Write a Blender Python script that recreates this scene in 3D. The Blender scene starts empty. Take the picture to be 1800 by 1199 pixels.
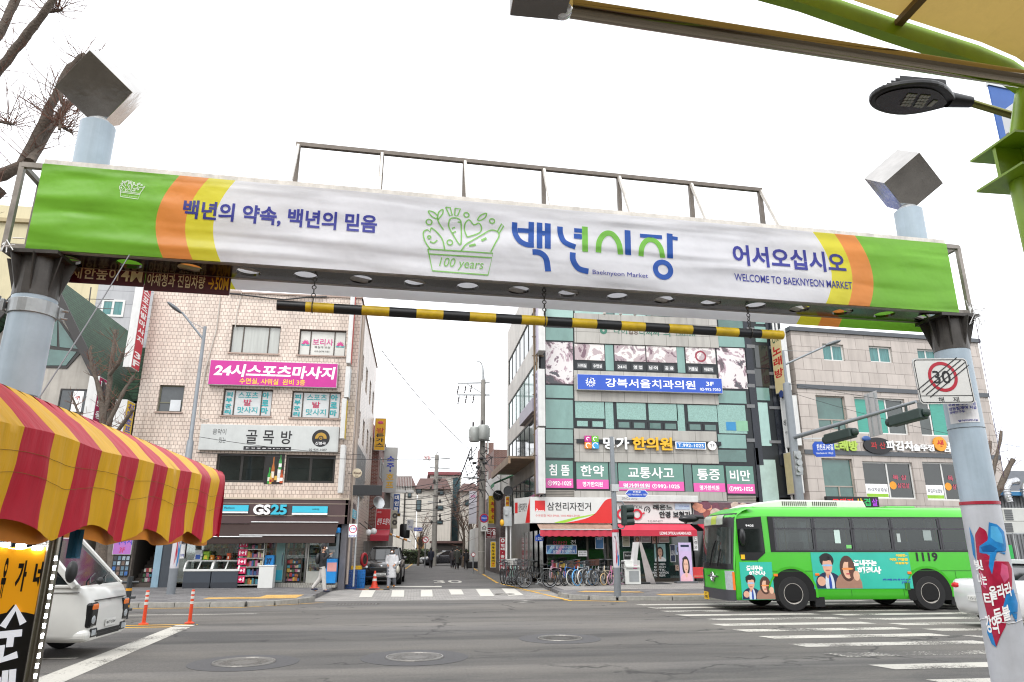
import bpy,bmesh,math,random
from math import sin,cos,pi,radians,sqrt,atan2
from mathutils import Vector,Matrix,noise
S=bpy.context.scene
COL=S.collection
random.seed(7)
CH,FPX,PITCH,YAW=1.7,1235.0,radians(16.38),radians(7.5)
cd=bpy.data.cameras.new('camera');cam=bpy.data.objects.new('camera',cd);COL.objects.link(cam)
cam.location=(0,0,CH);cam.rotation_euler=(pi/2+PITCH,0,-YAW)
cd.sensor_width=36.0;cd.lens=36.0*FPX/1800;cd.clip_start=0.05;cd.clip_end=6000
S.camera=cam
SUN_EL,SUN_AZ=radians(52),radians(205)
W=bpy.data.worlds.new('World');S.world=W;W.use_nodes=True
nt=W.node_tree;nt.nodes.clear()
wo=nt.nodes.new('ShaderNodeOutputWorld');bg=nt.nodes.new('ShaderNodeBackground');bg.inputs['Strength'].default_value=0.15
sky=nt.nodes.new('ShaderNodeTexSky');sky.sky_type='NISHITA';sky.sun_disc=False
sky.sun_elevation=SUN_EL;sky.sun_rotation=SUN_AZ;sky.air_density=1.0;sky.dust_density=1.2;sky.ozone_density=1.0
hs=nt.nodes.new('ShaderNodeHueSaturation');hs.inputs['Saturation'].default_value=0.18;hs.inputs['Value'].default_value=1.0
nt.links.new(sky.outputs[0],hs.inputs['Color']);cm=nt.nodes.new('ShaderNodeMix');cm.data_type='RGBA';cm.inputs['Factor'].default_value=.7;cm.inputs['B'].default_value=(7.6,7.7,7.9,1)
nt.links.new(hs.outputs[0],cm.inputs['A']);nt.links.new(cm.outputs['Result'],bg.inputs['Color']);nt.links.new(bg.outputs[0],wo.inputs[0])
sd=bpy.data.lights.new('sun','SUN');sd.energy=1.0;sd.angle=radians(25);sd.color=(1,.97,.93)
sun=bpy.data.objects.new('sun',sd);COL.objects.link(sun)
sdir=Vector((sin(SUN_AZ)*cos(SUN_EL),cos(SUN_AZ)*cos(SUN_EL),sin(SUN_EL)))
sun.rotation_euler=sdir.to_track_quat('Z','Y').to_euler();sun.location=(0,-20,60)
S.view_settings.view_transform='Standard';S.view_settings.look='None';S.view_settings.gamma=1;S.view_settings.exposure=1.02
S.view_settings.use_curve_mapping=False
S.cycles.use_denoising=True;S.cycles.filter_width=1.15;S.cycles.sample_clamp_indirect=4.0
S.cycles.max_bounces=6;S.cycles.diffuse_bounces=3;S.cycles.glossy_bounces=3;S.cycles.transmission_bounces=4;S.cycles.transparent_max_bounces=8
S.cycles.caustics_reflective=False;S.cycles.caustics_refractive=False
_fw=Vector((sin(YAW)*cos(PITCH),cos(YAW)*cos(PITCH),sin(PITCH)));_rt=Vector((cos(YAW),-sin(YAW),0));_up=_rt.cross(_fw)
C0=Vector((0,0,CH))
def ray(px,py):return _fw*FPX+_rt*(px-900)-_up*(py-599.5)
def onY(px,py,y):d=ray(px,py);return C0+d*(y/d.y)
def onZ(px,py,z=0.0):d=ray(px,py);return C0+d*((z-CH)/d.z)
def onX(px,py,x):d=ray(px,py);return C0+d*(x/d.x)
def wide(px,y,z=2.0):
 a,b=-200.0,200.0
 for _ in range(50):
  m=(a+b)/2;v=Vector((m,y,z))-C0
  if 900+FPX*v.dot(_rt)/v.dot(_fw)<px:a=m
  else:b=m
 return a
MATS={}
def lin(c):
 if isinstance(c,str):c=tuple(int(c[i:i+2],16)for i in(0,2,4))
 return tuple(((x/255)/12.92 if x/255<=.04045 else((x/255+.055)/1.055)**2.4)for x in c)+(1,)
def M(name,col=None,rough=.6,metal=0.0,var=.12,scale=3.0,bump=0.0,bscale=40.0,streak=0.0,spec=.5,emit=0.0,coat=0.0,alpha=1.0,stretch=(1,1,1)):
 if name in MATS:return MATS[name]
 m=bpy.data.materials.new(name);m.use_nodes=True;MATS[name]=m
 t=m.node_tree;n=t.nodes;b=n['Principled BSDF'];L=t.links.new
 c=lin(col)
 b.inputs['Roughness'].default_value=rough;b.inputs['Metallic'].default_value=metal;b.inputs['Specular IOR Level'].default_value=spec
 b.inputs['Coat Weight'].default_value=coat;b.inputs['Coat Roughness'].default_value=.08;b.inputs['Alpha'].default_value=alpha
 b.inputs['Base Color'].default_value=c
 m.diffuse_color=c
 if emit:b.inputs['Emission Color'].default_value=c;b.inputs['Emission Strength'].default_value=emit
 if var or bump or streak:
  tc=n.new('ShaderNodeTexCoord');mp=n.new('ShaderNodeMapping');mp.inputs['Scale'].default_value=stretch;L(tc.outputs['Object'],mp.inputs['Vector'])
  src=None
  if var:
   nz=n.new('ShaderNodeTexNoise');nz.inputs['Scale'].default_value=scale;nz.inputs['Detail'].default_value=6;nz.inputs['Roughness'].default_value=.65
   L(mp.outputs[0],nz.inputs['Vector'])
   rp=n.new('ShaderNodeMapRange');rp.inputs['From Min'].default_value=.3;rp.inputs['From Max'].default_value=.7
   rp.inputs['To Min'].default_value=1-var;rp.inputs['To Max'].default_value=1+var*.6;L(nz.outputs['Fac'],rp.inputs['Value'])
   mx=n.new('ShaderNodeMix');mx.data_type='RGBA';mx.blend_type='MULTIPLY';mx.inputs['Factor'].default_value=1
   mx.inputs['A'].default_value=c;L(rp.outputs[0],mx.inputs['B']);src=mx.outputs['Result']
  if streak:
   m2=n.new('ShaderNodeMapping');m2.inputs['Scale'].default_value=(2.2,2.2,.12);L(tc.outputs['Object'],m2.inputs['Vector'])
   n2=n.new('ShaderNodeTexNoise');n2.inputs['Scale'].default_value=2.0;n2.inputs['Detail'].default_value=7;n2.inputs['Roughness'].default_value=.7;L(m2.outputs[0],n2.inputs['Vector'])
   r2=n.new('ShaderNodeMapRange');r2.inputs['From Min'].default_value=.48;r2.inputs['From Max'].default_value=.8;r2.inputs['To Min'].default_value=1;r2.inputs['To Max'].default_value=1-streak;L(n2.outputs['Fac'],r2.inputs['Value'])
   x2=n.new('ShaderNodeMix');x2.data_type='RGBA';x2.blend_type='MULTIPLY';x2.inputs['Factor'].default_value=1
   if src:L(src,x2.inputs['A'])
   else:x2.inputs['A'].default_value=c
   L(r2.outputs[0],x2.inputs['B']);src=x2.outputs['Result']
  if src:L(src,b.inputs['Base Color'])
  if bump:
   n3=n.new('ShaderNodeTexNoise');n3.inputs['Scale'].default_value=bscale;n3.inputs['Detail'].default_value=4;L(mp.outputs[0],n3.inputs['Vector'])
   bp=n.new('ShaderNodeBump');bp.inputs['Strength'].default_value=bump;bp.inputs['Distance'].default_value=.02;L(n3.outputs['Fac'],bp.inputs['Height']);L(bp.outputs[0],b.inputs['Normal'])
 return m
def brick_mat(name,c1,c2,mortar,bw,bh,msize=.012,rough=.5,offset=.5,streak=.25,var=.1,bump=.3,bias=0.0):
 """tiles or bricks laid on any upright wall: the grid runs along (x+y, z)"""
 if name in MATS:return MATS[name]
 m=bpy.data.materials.new(name);m.use_nodes=True;MATS[name]=m
 t=m.node_tree;n=t.nodes;b=n['Principled BSDF'];L=t.links.new
 tc=n.new('ShaderNodeTexCoord');sp=n.new('ShaderNodeSeparateXYZ');L(tc.outputs['Object'],sp.inputs[0])
 ad=n.new('ShaderNodeMath');L(sp.outputs[0],ad.inputs[0]);L(sp.outputs[1],ad.inputs[1])
 cb=n.new('ShaderNodeCombineXYZ');L(ad.outputs[0],cb.inputs[0]);L(sp.outputs[2],cb.inputs[1])
 br=n.new('ShaderNodeTexBrick');L(cb.outputs[0],br.inputs['Vector']);br.offset=offset;br.inputs['Scale'].default_value=1
 br.inputs['Brick Width'].default_value=bw;br.inputs['Row Height'].default_value=bh;br.inputs['Mortar Size'].default_value=msize;br.inputs['Mortar Smooth'].default_value=.15;br.inputs['Bias'].default_value=bias
 br.inputs['Color1'].default_value=lin(c1);br.inputs['Color2'].default_value=lin(c2);br.inputs['Mortar'].default_value=lin(mortar)
 m2=n.new('ShaderNodeMapping');m2.inputs['Scale'].default_value=(1.5,1.5,.14);L(tc.outputs['Object'],m2.inputs['Vector'])
 n2=n.new('ShaderNodeTexNoise');n2.inputs['Scale'].default_value=2.0;n2.inputs['Detail'].default_value=8;n2.inputs['Roughness'].default_value=.7;L(m2.outputs[0],n2.inputs['Vector'])
 r2=n.new('ShaderNodeMapRange');r2.inputs['From Min'].default_value=.45;r2.inputs['From Max'].default_value=.8;r2.inputs['To Min'].default_value=1;r2.inputs['To Max'].default_value=1-streak;L(n2.outputs['Fac'],r2.inputs['Value'])
 n4=n.new('ShaderNodeTexNoise');n4.inputs['Scale'].default_value=.7;n4.inputs['Detail'].default_value=6;L(tc.outputs['Object'],n4.inputs['Vector'])
 r4=n.new('ShaderNodeMapRange');r4.inputs['From Min'].default_value=.3;r4.inputs['From Max'].default_value=.7;r4.inputs['To Min'].default_value=1-var;r4.inputs['To Max'].default_value=1+var*.5;L(n4.outputs['Fac'],r4.inputs['Value'])
 mu=n.new('ShaderNodeMath');mu.operation='MULTIPLY';L(r2.outputs[0],mu.inputs[0]);L(r4.outputs[0],mu.inputs[1])
 x2=n.new('ShaderNodeMix');x2.data_type='RGBA';x2.blend_type='MULTIPLY';x2.inputs['Factor'].default_value=1;L(br.outputs['Color'],x2.inputs['A']);L(mu.outputs[0],x2.inputs['B'])
 L(x2.outputs['Result'],b.inputs['Base Color']);b.inputs['Roughness'].default_value=rough
 if bump:
  bp=n.new('ShaderNodeBump');bp.inputs['Strength'].default_value=bump;bp.inputs['Distance'].default_value=.01;bp.invert=True;L(br.outputs['Fac'],bp.inputs['Height']);L(bp.outputs[0],b.inputs['Normal'])
 return m
class Fr:
 """an upright face: u runs to the viewer's right, v up, w outward"""
 def __init__(s,o,ang=0.0):
  s.o=Vector(o);s.U=Vector((cos(radians(ang)),sin(radians(ang)),0));s.N=Vector((s.U.y,-s.U.x,0));s.Z=Vector((0,0,1))
 def pt(s,u,v,w=0.0):return s.o+s.U*u+s.Z*v+s.N*w
 def px(s,x,y,w=0.0):
  d=ray(x,y);t=(s.o+s.N*w-C0).dot(s.N)/d.dot(s.N);q=C0+d*t-s.o
  return q.dot(s.U),q.z
 def rect(s,x0,y0,x1,y1,w=0.0):
  mx,my=(x0+x1)/2,(y0+y1)/2
  return s.px(x0,my,w)[0],s.px(mx,y1,w)[1],s.px(x1,my,w)[0],s.px(mx,y0,w)[1]
 def out(s,w):f=Fr(s.o+s.N*w);f.U,f.N=s.U,s.N;return f
WORLD=Fr((0,0,0))
TXT={}
def text_mesh(s,bold):
 k=(s,bold)
 if k not in TXT:
  c=bpy.data.curves.new('t','FONT');c.body=s;c.size=1;c.resolution_u=3;c.offset=bold
  o=bpy.data.objects.new('t',c);m=bpy.data.meshes.new_from_object(o)
  vs=[(v.co.x,v.co.y)for v in m.vertices];fs=[tuple(p.vertices)for p in m.polygons]
  es={}
  for f in fs:
   for a,b in zip(f,f[1:]+f[:1]):es[(a,b)]=1
  rim=[e for e in es if(e[1],e[0])not in es]
  bpy.data.objects.remove(o);bpy.data.meshes.remove(m);bpy.data.curves.remove(c)
  xs=[v[0]for v in vs]or[0,1];ys=[v[1]for v in vs]or[0,1]
  TXT[k]=(vs,fs,rim,min(xs),max(xs),min(ys),max(ys))
 return TXT[k]
class MB:
 def __init__(s):s.v=[];s.f=[];s.m=[];s.k=0
 def mat(s,k):s.k=k;return s
 def add(s,vs,fs):
  b=len(s.v);s.v+=[Vector(p)for p in vs]
  for f in fs:s.f.append(tuple(b+i for i in f));s.m.append(s.k)
  return s
 def quad(s,a,b,c,d):return s.add([a,b,c,d],[(0,1,2,3)])
 def poly(s,ps):return s.add(ps,[tuple(range(len(ps)))])
 def hexa(s,p):
  return s.add(p,[(3,2,1,0),(4,5,6,7),(0,1,5,4),(1,2,6,5),(2,3,7,6),(3,0,4,7)])
 def box(s,x0,x1,y0,y1,z0,z1):return s.hexa([(x0,y0,z0),(x1,y0,z0),(x1,y1,z0),(x0,y1,z0),(x0,y0,z1),(x1,y0,z1),(x1,y1,z1),(x0,y1,z1)])
 def fbox(s,F,u0,v0,u1,v1,w0,w1):
  return s.hexa([F.pt(u0,v0,w1),F.pt(u1,v0,w1),F.pt(u1,v0,w0),F.pt(u0,v0,w0),F.pt(u0,v1,w1),F.pt(u1,v1,w1),F.pt(u1,v1,w0),F.pt(u0,v1,w0)])
 def fquad(s,F,u0,v0,u1,v1,w):return s.quad(F.pt(u0,v0,w),F.pt(u1,v0,w),F.pt(u1,v1,w),F.pt(u0,v1,w))
 def bar(s,p0,p1,a,b=None,up=(0,0,1)):
  b=a if b is None else b;p0,p1=Vector(p0),Vector(p1);d=(p1-p0).normalized();up=Vector(up)
  if abs(d.dot(up))>.98:up=Vector((0,1,0))
  x=d.cross(up).normalized()*a/2;y=x.cross(d).normalized()*b/2
  return s.hexa([p0-x-y,p0+x-y,p0+x+y,p0-x+y,p1-x-y,p1+x-y,p1+x+y,p1-x+y])
 def tube(s,p0,p1,r0,r1=None,n=10,caps=True):return s.path([p0,p1],[r0,r0 if r1 is None else r1],n,caps)
 def path(s,ps,rs,n=8,caps=True):
  ps=[Vector(p)for p in ps]
  if not isinstance(rs,(list,tuple)):rs=[rs]*len(ps)
  vs,fs=[],[];ref=None
  for i,p in enumerate(ps):
   d=(ps[min(i+1,len(ps)-1)]-ps[max(i-1,0)]);d=d.normalized()if d.length>1e-9 else Vector((0,0,1))
   if ref is None:ref=Vector((0,0,1))if abs(d.z)<.9 else Vector((1,0,0))
   x=d.cross(ref)
   if x.length<1e-5:x=d.cross(Vector((.3,1,.2)))
   x.normalize();y=x.cross(d).normalized();ref=y
   for k in range(n):a=2*pi*k/n;vs.append(p+(x*cos(a)+y*sin(a))*rs[i])
  for i in range(len(ps)-1):
   for k in range(n):a=i*n+k;b=i*n+(k+1)%n;fs.append((a,b,b+n,a+n))
  if caps:fs.append(tuple(range(n-1,-1,-1)));fs.append(tuple((len(ps)-1)*n+k for k in range(n)))
  return s.add(vs,fs)
 def lathe(s,prof,n=16,o=(0,0,0),ax=None):
  o=Vector(o);ax=Vector(ax or(0,0,1)).normalized();x=ax.cross(Vector((0,1,0))if abs(ax.y)<.9 else Vector((1,0,0))).normalized();y=ax.cross(x)
  vs,fs=[],[]
  for r,h in prof:
   for k in range(n):a=2*pi*k/n;vs.append(o+ax*h+(x*cos(a)+y*sin(a))*max(r,1e-4))
  for i in range(len(prof)-1):
   for k in range(n):a=i*n+k;b=i*n+(k+1)%n;fs.append((a,b,b+n,a+n))
  fs.append(tuple(range(n-1,-1,-1)));fs.append(tuple((len(prof)-1)*n+k for k in range(n)))
  return s.add(vs,fs)
 def disc(s,F,u,v,r,w,n=20,ru=None):return s.poly([F.pt(u+(ru or r)*cos(2*pi*k/n),v+r*sin(2*pi*k/n),w)for k in range(n)])
 def ring(s,F,u,v,r0,r1,w,n=28,a0=0,a1=2*pi):
  for k in range(n):
   a,b=a0+(a1-a0)*k/n,a0+(a1-a0)*(k+1)/n
   s.quad(F.pt(u+r0*cos(a),v+r0*sin(a),w),F.pt(u+r1*cos(a),v+r1*sin(a),w),F.pt(u+r1*cos(b),v+r1*sin(b),w),F.pt(u+r0*cos(b),v+r0*sin(b),w))
  return s
 def prism(s,F,pts,w0,w1):
  n=len(pts);vs=[F.pt(u,v,w1)for u,v in pts]+[F.pt(u,v,w0)for u,v in pts]
  return s.add(vs,[tuple(range(n)),tuple(range(2*n-1,n-1,-1))]+[(i,i+n,(i+1)%n+n,(i+1)%n)for i in range(n)])
 def ell(s,c,r,n=12,m=8,R=None):
  c=Vector(c);vs,fs=[],[]
  for j in range(m+1):
   t=pi*j/m
   for k in range(n):
    a=2*pi*k/n;q=Vector((r[0]*sin(t)*cos(a),r[1]*sin(t)*sin(a),r[2]*cos(t)))
    vs.append(c+(R@q if R else q))
  for j in range(m):
   for k in range(n):fs.append((j*n+k,(j+1)*n+k,(j+1)*n+(k+1)%n,j*n+(k+1)%n))
  return s.add(vs,fs)
 def torus(s,c,R,r,ax=(0,1,0),n=28,m=8):
  c=Vector(c);ax=Vector(ax).normalized();x=ax.cross(Vector((0,0,1))if abs(ax.z)<.9 else Vector((1,0,0))).normalized();y=ax.cross(x)
  vs,fs=[],[]
  for i in range(n):
   a=2*pi*i/n;d=x*cos(a)+y*sin(a)
   for j in range(m):b=2*pi*j/m;vs.append(c+d*(R+r*cos(b))+ax*r*sin(b))
  for i in range(n):
   for j in range(m):fs.append((i*m+j,((i+1)%n)*m+j,((i+1)%n)*m+(j+1)%m,i*m+(j+1)%m))
  return s.add(vs,fs)
 def grid(s,fn,nu,nv):
  vs=[fn(i/nu,j/nv)for j in range(nv+1)for i in range(nu+1)]
  return s.add(vs,[(j*(nu+1)+i,j*(nu+1)+i+1,(j+1)*(nu+1)+i+1,(j+1)*(nu+1)+i)for j in range(nv)for i in range(nu)])
 def text(s,F,t,u0,v0,u1,v1,w=.006,ext=0.0,bold=.01,vert=False,skew=0.0,gap=.12):
  if vert:
   cs=[c for c in t];h=(v1-v0)/len(cs)
   for i,c in enumerate(cs):
    if c!=' ':
     sm=c in '·.-,'
     s.text(F,c,u0+(u1-u0)*(.4 if sm else 0),v1-h*(i+1)+h*(gap if not sm else.4),u1-(u1-u0)*(.4 if sm else 0),v1-h*i-h*(gap if not sm else.4),w,ext,bold)
   return s
  vs,fs,rim,x0,x1,y0,y1=text_mesh(t,bold)
  kx=(u1-u0)/max(x1-x0,1e-6);ky=(v1-v0)/max(y1-y0,1e-6)
  q=[(u0+(x-x0)*kx+skew*(y-y0)*ky,v0+(y-y0)*ky)for x,y in vs]
  b=len(s.v);s.v+=[F.pt(u,v,w+ext)for u,v in q]
  for f in fs:s.f.append(tuple(b+i for i in f));s.m.append(s.k)
  if ext:
   c=len(s.v);s.v+=[F.pt(u,v,w)for u,v in q]
   for a,d in rim:s.f.append((b+a,c+a,c+d,b+d));s.m.append(s.k)
  return s
OFF={}
def build(name,mb,mats,parent=None,smooth=False,bevel=0.0,ang=40,local=False,seg=2,weld=0.0):
 if not isinstance(mats,(list,tuple)):mats=[mats]
 me=bpy.data.meshes.new(name);off=Vector((0,0,0))
 if not mb.v:mb.add([(0,0,-50),(0,0.01,-50),(0.01,0,-50)],[(0,1,2)])
 if parent is not None:off=OFF.get(parent.as_pointer(),off)
 elif not local:
  xs=[p.x for p in mb.v];ys=[p.y for p in mb.v];off=Vector(((min(xs)+max(xs))/2,(min(ys)+max(ys))/2,min(p.z for p in mb.v)))
 me.from_pydata([tuple(p-off)for p in mb.v],[],mb.f)
 for m in mats:me.materials.append(m)
 if len(mats)>1:me.polygons.foreach_set('material_index',[min(k,len(mats)-1)for k in mb.m])
 if weld:
  bm=bmesh.new();bm.from_mesh(me);bmesh.ops.remove_doubles(bm,verts=bm.verts,dist=weld);bm.to_mesh(me);bm.free()
 if smooth:
  me.polygons.foreach_set('use_smooth',[True]*len(me.polygons));me.update();me.set_sharp_from_angle(angle=radians(ang))
 me.update();o=bpy.data.objects.new(name,me);COL.objects.link(o)
 OFF[o.as_pointer()]=off
 if parent is not None:o.parent=parent
 else:o.location=off
 if bevel:
  bv=o.modifiers.new('bevel','BEVEL');bv.width=bevel;bv.segments=seg;bv.limit_method='ANGLE';bv.angle_limit=radians(50)
 return o
def tag(o,label=None,cat=None,group=None,kind=None):
 if label:o['label']=label
 if cat:o['category']=cat
 if group:o['group']=group
 if kind:o['kind']=kind
 return o
def thing(name,label,cat,loc=(0,0,0),group=None,local=False):
 o=bpy.data.objects.new(name,None);COL.objects.link(o);o.location=loc;o.empty_display_size=.3
 OFF[o.as_pointer()]=Vector((0,0,0))if local else Vector(loc)
 return tag(o,label,cat,group)
def struct(name,mb,mats,**k):return tag(build(name,mb,mats,**k),kind='structure')
def copy_tree(o,parent=None):
 c=o.copy();COL.objects.link(c);c.parent=parent
 for ch in list(o.children):copy_tree(ch,c)
 return c
def sag(p0,p1,s,n=14):
 p0,p1=Vector(p0),Vector(p1);return[p0.lerp(p1,i/n)-Vector((0,0,s*4*(i/n)*(1-i/n)))for i in range(n+1)]
def cable(p0,p1,s,r,mat,label,group=None,name='overhead_cable',cat='cable'):
 return tag(build(name,MB().path(sag(p0,p1,s),r,5),mat),label,cat,group)
def holed(mb,F,u0,v0,u1,v1,holes,depth,w=0.0):
 us=sorted({u0,u1}|{h[0]for h in holes}|{h[2]for h in holes});vs=sorted({v0,v1}|{h[1]for h in holes}|{h[3]for h in holes})
 us=[u for u in us if u0<=u<=u1];vs=[v for v in vs if v0<=v<=v1]
 for a,b in zip(us,us[1:]):
  for c,d in zip(vs,vs[1:]):
   mu,mv=(a+b)/2,(c+d)/2
   if not any(h[0]<mu<h[2]and h[1]<mv<h[3]for h in holes):mb.fquad(F,a,c,b,d,w)
 for h in holes:
  a,c,b,d=h;e=w-depth
  mb.quad(F.pt(a,c,w),F.pt(a,c,e),F.pt(b,c,e),F.pt(b,c,w));mb.quad(F.pt(a,d,w),F.pt(b,d,w),F.pt(b,d,e),F.pt(a,d,e))
  mb.quad(F.pt(a,c,w),F.pt(a,d,w),F.pt(a,d,e),F.pt(a,c,e));mb.quad(F.pt(b,c,w),F.pt(b,c,e),F.pt(b,d,e),F.pt(b,d,w))
 return mb
def window(F,r,parent,cols=2,frame=None,glass=None,w=-.12,t=.05,splits=None,sill=None,rows=None):
 """a window with frame and panes set back in the opening r"""
 u0,v0,u1,v1=r;f=MB()
 f.fbox(F,u0,v0,u1,v0+t,w-.05,w);f.fbox(F,u0,v1-t,u1,v1,w-.05,w);f.fbox(F,u0,v0+t,u0+t,v1-t,w-.05,w);f.fbox(F,u1-t,v0+t,u1,v1-t,w-.05,w)
 sp=splits if splits is not None else[i/cols for i in range(1,cols)]
 for q in sp:c=u0+(u1-u0)*q;f.fbox(F,c-t/2,v0+t,c+t/2,v1-t,w-.05,w-.003)
 for q in rows or[]:c=v0+(v1-v0)*q;f.fbox(F,u0+t,c-t/2,u1-t,c+t/2,w-.05,w-.005)
 o=build('window',f,frame or M('frame_brown','4a4038',.5),parent)
 build('pane',MB().fquad(F,u0+t*.5,v0+t*.5,u1-t*.5,v1-t*.5,w-.03),glass or GLASS,o)
 if sill:build('sill',MB().fbox(F,u0-.05,v0-.06,u1+.05,v0,w,.06),sill,o)
 return o
GLASS=M('window_glass','39413f',.06,0,.3,1.2,spec=.8)
GLASS_DARK=M('dark_glass','1c2322',.05,0,.6,.8,spec=.9)
WHITE=M('white_vinyl','efefef',.45,0,.04)
BLACK=M('black_vinyl','17171a',.45,0,.1)
BLACKP=M('black_plastic','1d1e20',.45,0,.15)
RUBBER=M('tyre_rubber','1a1a1b',.8,0,.25,9)
STEEL=M('stainless_steel','c9c7c2',.16,1,.08)
STEELR=M('galvanised_steel','a4a7a8',.45,.7,.2,5)
ALU=M('aluminium','b9bbbc',.35,.8,.08)
CHROME=M('chrome','dcdcdc',.07,1,0)
CABLE=M('cable_black','232326',.6,0,0)
def sign(name,label,F,r,depth,face,side,items,w0=0.02,cat='sign',trim=.02,group=None,extras=None,ext=0.0):
 u0,v0,u1,v1=r;root=thing(name,label,cat,F.pt((u0+u1)/2,v0,w0+depth/2),group)
 b=MB();b.fbox(F,u0,v0,u1,v1,w0,w0+depth)
 build('cabinet',b,side,root,bevel=.006)
 build('face_panel',MB().fbox(F,u0+trim,v0+trim,u1-trim,v1-trim,w0+depth,w0+depth+.006),face,root)
 wf=w0+depth+.0065;by={}
 for it in items:
  t,a,b0,c,d,m=it[:6];o=it[6]if len(it)>6 else{}
  mb=by.setdefault(m.name,(MB(),m))[0]
  mb.text(F,t,u0+(u1-u0)*a,v1-(v1-v0)*d,u0+(u1-u0)*c,v1-(v1-v0)*b0,wf+.003,o.get('ext',ext),o.get('bold',.015),o.get('vert',False),o.get('skew',0))
 for mb,m in by.values():build('lettering',mb,m,root)
 if extras:extras(F,root,wf,lambda a,b:(u0+(u1-u0)*a,v1-(v1-v0)*b),u1-u0,v1-v0)
 return root
 # ground, roads, pavements, markings
def asphalt(name,base,dark,light,streaky=True):
 m=bpy.data.materials.new(name);m.use_nodes=True;MATS[name]=m
 t=m.node_tree;n=t.nodes;b=n['Principled BSDF'];L=t.links.new
 g=n.new('ShaderNodeNewGeometry')
 def nz(scale,st=(1,1,1),det=6,ro=.6):
  mp=n.new('ShaderNodeMapping');mp.inputs['Scale'].default_value=st;L(g.outputs['Position'],mp.inputs['Vector'])
  q=n.new('ShaderNodeTexNoise');q.inputs['Scale'].default_value=scale;q.inputs['Detail'].default_value=det;q.inputs['Roughness'].default_value=ro;L(mp.outputs[0],q.inputs['Vector']);return q.outputs['Fac']
 def rng(v,a,c,lo,hi):
  r=n.new('ShaderNodeMapRange');r.inputs['From Min'].default_value=a;r.inputs['From Max'].default_value=c;r.inputs['To Min'].default_value=lo;r.inputs['To Max'].default_value=hi;L(v,r.inputs['Value']);return r.outputs[0]
 def mix(f,a,c,mode='MIX'):
  x=n.new('ShaderNodeMix');x.data_type='RGBA';x.blend_type=mode
  for v,s in((f,'Factor'),(a,'A'),(c,'B')):
   if isinstance(v,(tuple,float,int)):x.inputs[s].default_value=v
   else:L(v,x.inputs[s])
  return x.outputs['Result']
 lanes=nz(.55,(.05,1,1)if streaky else(.6,.6,1),4)
 col=mix(rng(lanes,.44,.54,0,1),lin(dark),lin(base))
 col=mix(rng(nz(.35,(.25,1,1),8,.7),.42,.7,0,.95),col,lin(light))
 col=mix(rng(nz(9,(1,1,1),8,.75),.35,.65,.82,1.12),col,col)
 fine=rng(nz(130,(1,1,1),2,.5),.3,.7,.5,1.5)
 mid=rng(nz(26,(1,.6,1),10,.85),.34,.66,.62,1.34)
 mu=n.new('ShaderNodeMath');mu.operation='MULTIPLY';L(fine,mu.inputs[0]);L(mid,mu.inputs[1])
 col=mix(1.0,col,mu.outputs[0],'MULTIPLY')
 vo=n.new('ShaderNodeTexVoronoi');vo.feature='DISTANCE_TO_EDGE';vo.inputs['Scale'].default_value=.32
 wv=n.new('ShaderNodeMapping');wv.inputs['Scale'].default_value=(.7,1.2,1);nn=n.new('ShaderNodeTexNoise');nn.inputs['Scale'].default_value=1.6;nn.inputs['Detail'].default_value=8
 ad=n.new('ShaderNodeVectorMath');ad.operation='ADD';L(g.outputs['Position'],nn.inputs['Vector']);L(nn.outputs['Color'],ad.inputs[0]);L(g.outputs['Position'],ad.inputs[1]);L(ad.outputs[0],wv.inputs['Vector']);L(wv.outputs[0],vo.inputs['Vector'])
 cm=n.new('ShaderNodeMath');cm.operation='MULTIPLY';L(rng(vo.outputs['Distance'],0,.016,1,0),cm.inputs[0]);L(rng(nz(.4,(1,1,1),3),.47,.55,0,.9),cm.inputs[1])
 col=mix(cm.outputs[0],col,lin('1c1b1b'))
 col=mix(rng(nz(.22,(.5,1.6,1),5,.6),.58,.72,0,.45),col,lin('2f2d2b'))
 if streaky:
  sp=n.new('ShaderNodeSeparateXYZ');L(g.outputs['Position'],sp.inputs[0]);jt=n.new('ShaderNodeMath');jt.operation='MULTIPLY_ADD';jt.inputs[1].default_value=.5;L(nz(1.3,(.5,1,1),8,.7),jt.inputs[0]);L(sp.outputs[1],jt.inputs[2])
  rp=n.new('ShaderNodeValToRGB');L(rng(jt.outputs[0],6,26,0,1),rp.inputs['Fac']);e=rp.color_ramp.elements;e[0].position=0;e[1].position=.282
  for k,(p_,v_)in enumerate(((0,1.0),(.282,1.0),(.288,.70),(.46,.72),(.475,.90),(.60,.93),(.61,.76),(.78,.80),(.80,.88),(1,.85))):
   q_=e[k]if k<2 else e.new(p_);q_.color=(v_,v_,v_,1)
  col=mix(1.0,mix(1.0,col,(1.22,1.21,1.19,1),'MULTIPLY'),rp.outputs['Color'],'MULTIPLY')
 L(col,b.inputs['Base Color']);b.inputs['Roughness'].default_value=.82
 bp=n.new('ShaderNodeBump');bp.inputs['Strength'].default_value=.35;bp.inputs['Distance'].default_value=.01;L(nz(110),bp.inputs['Height']);L(bp.outputs[0],b.inputs['Normal'])
 return m
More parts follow.
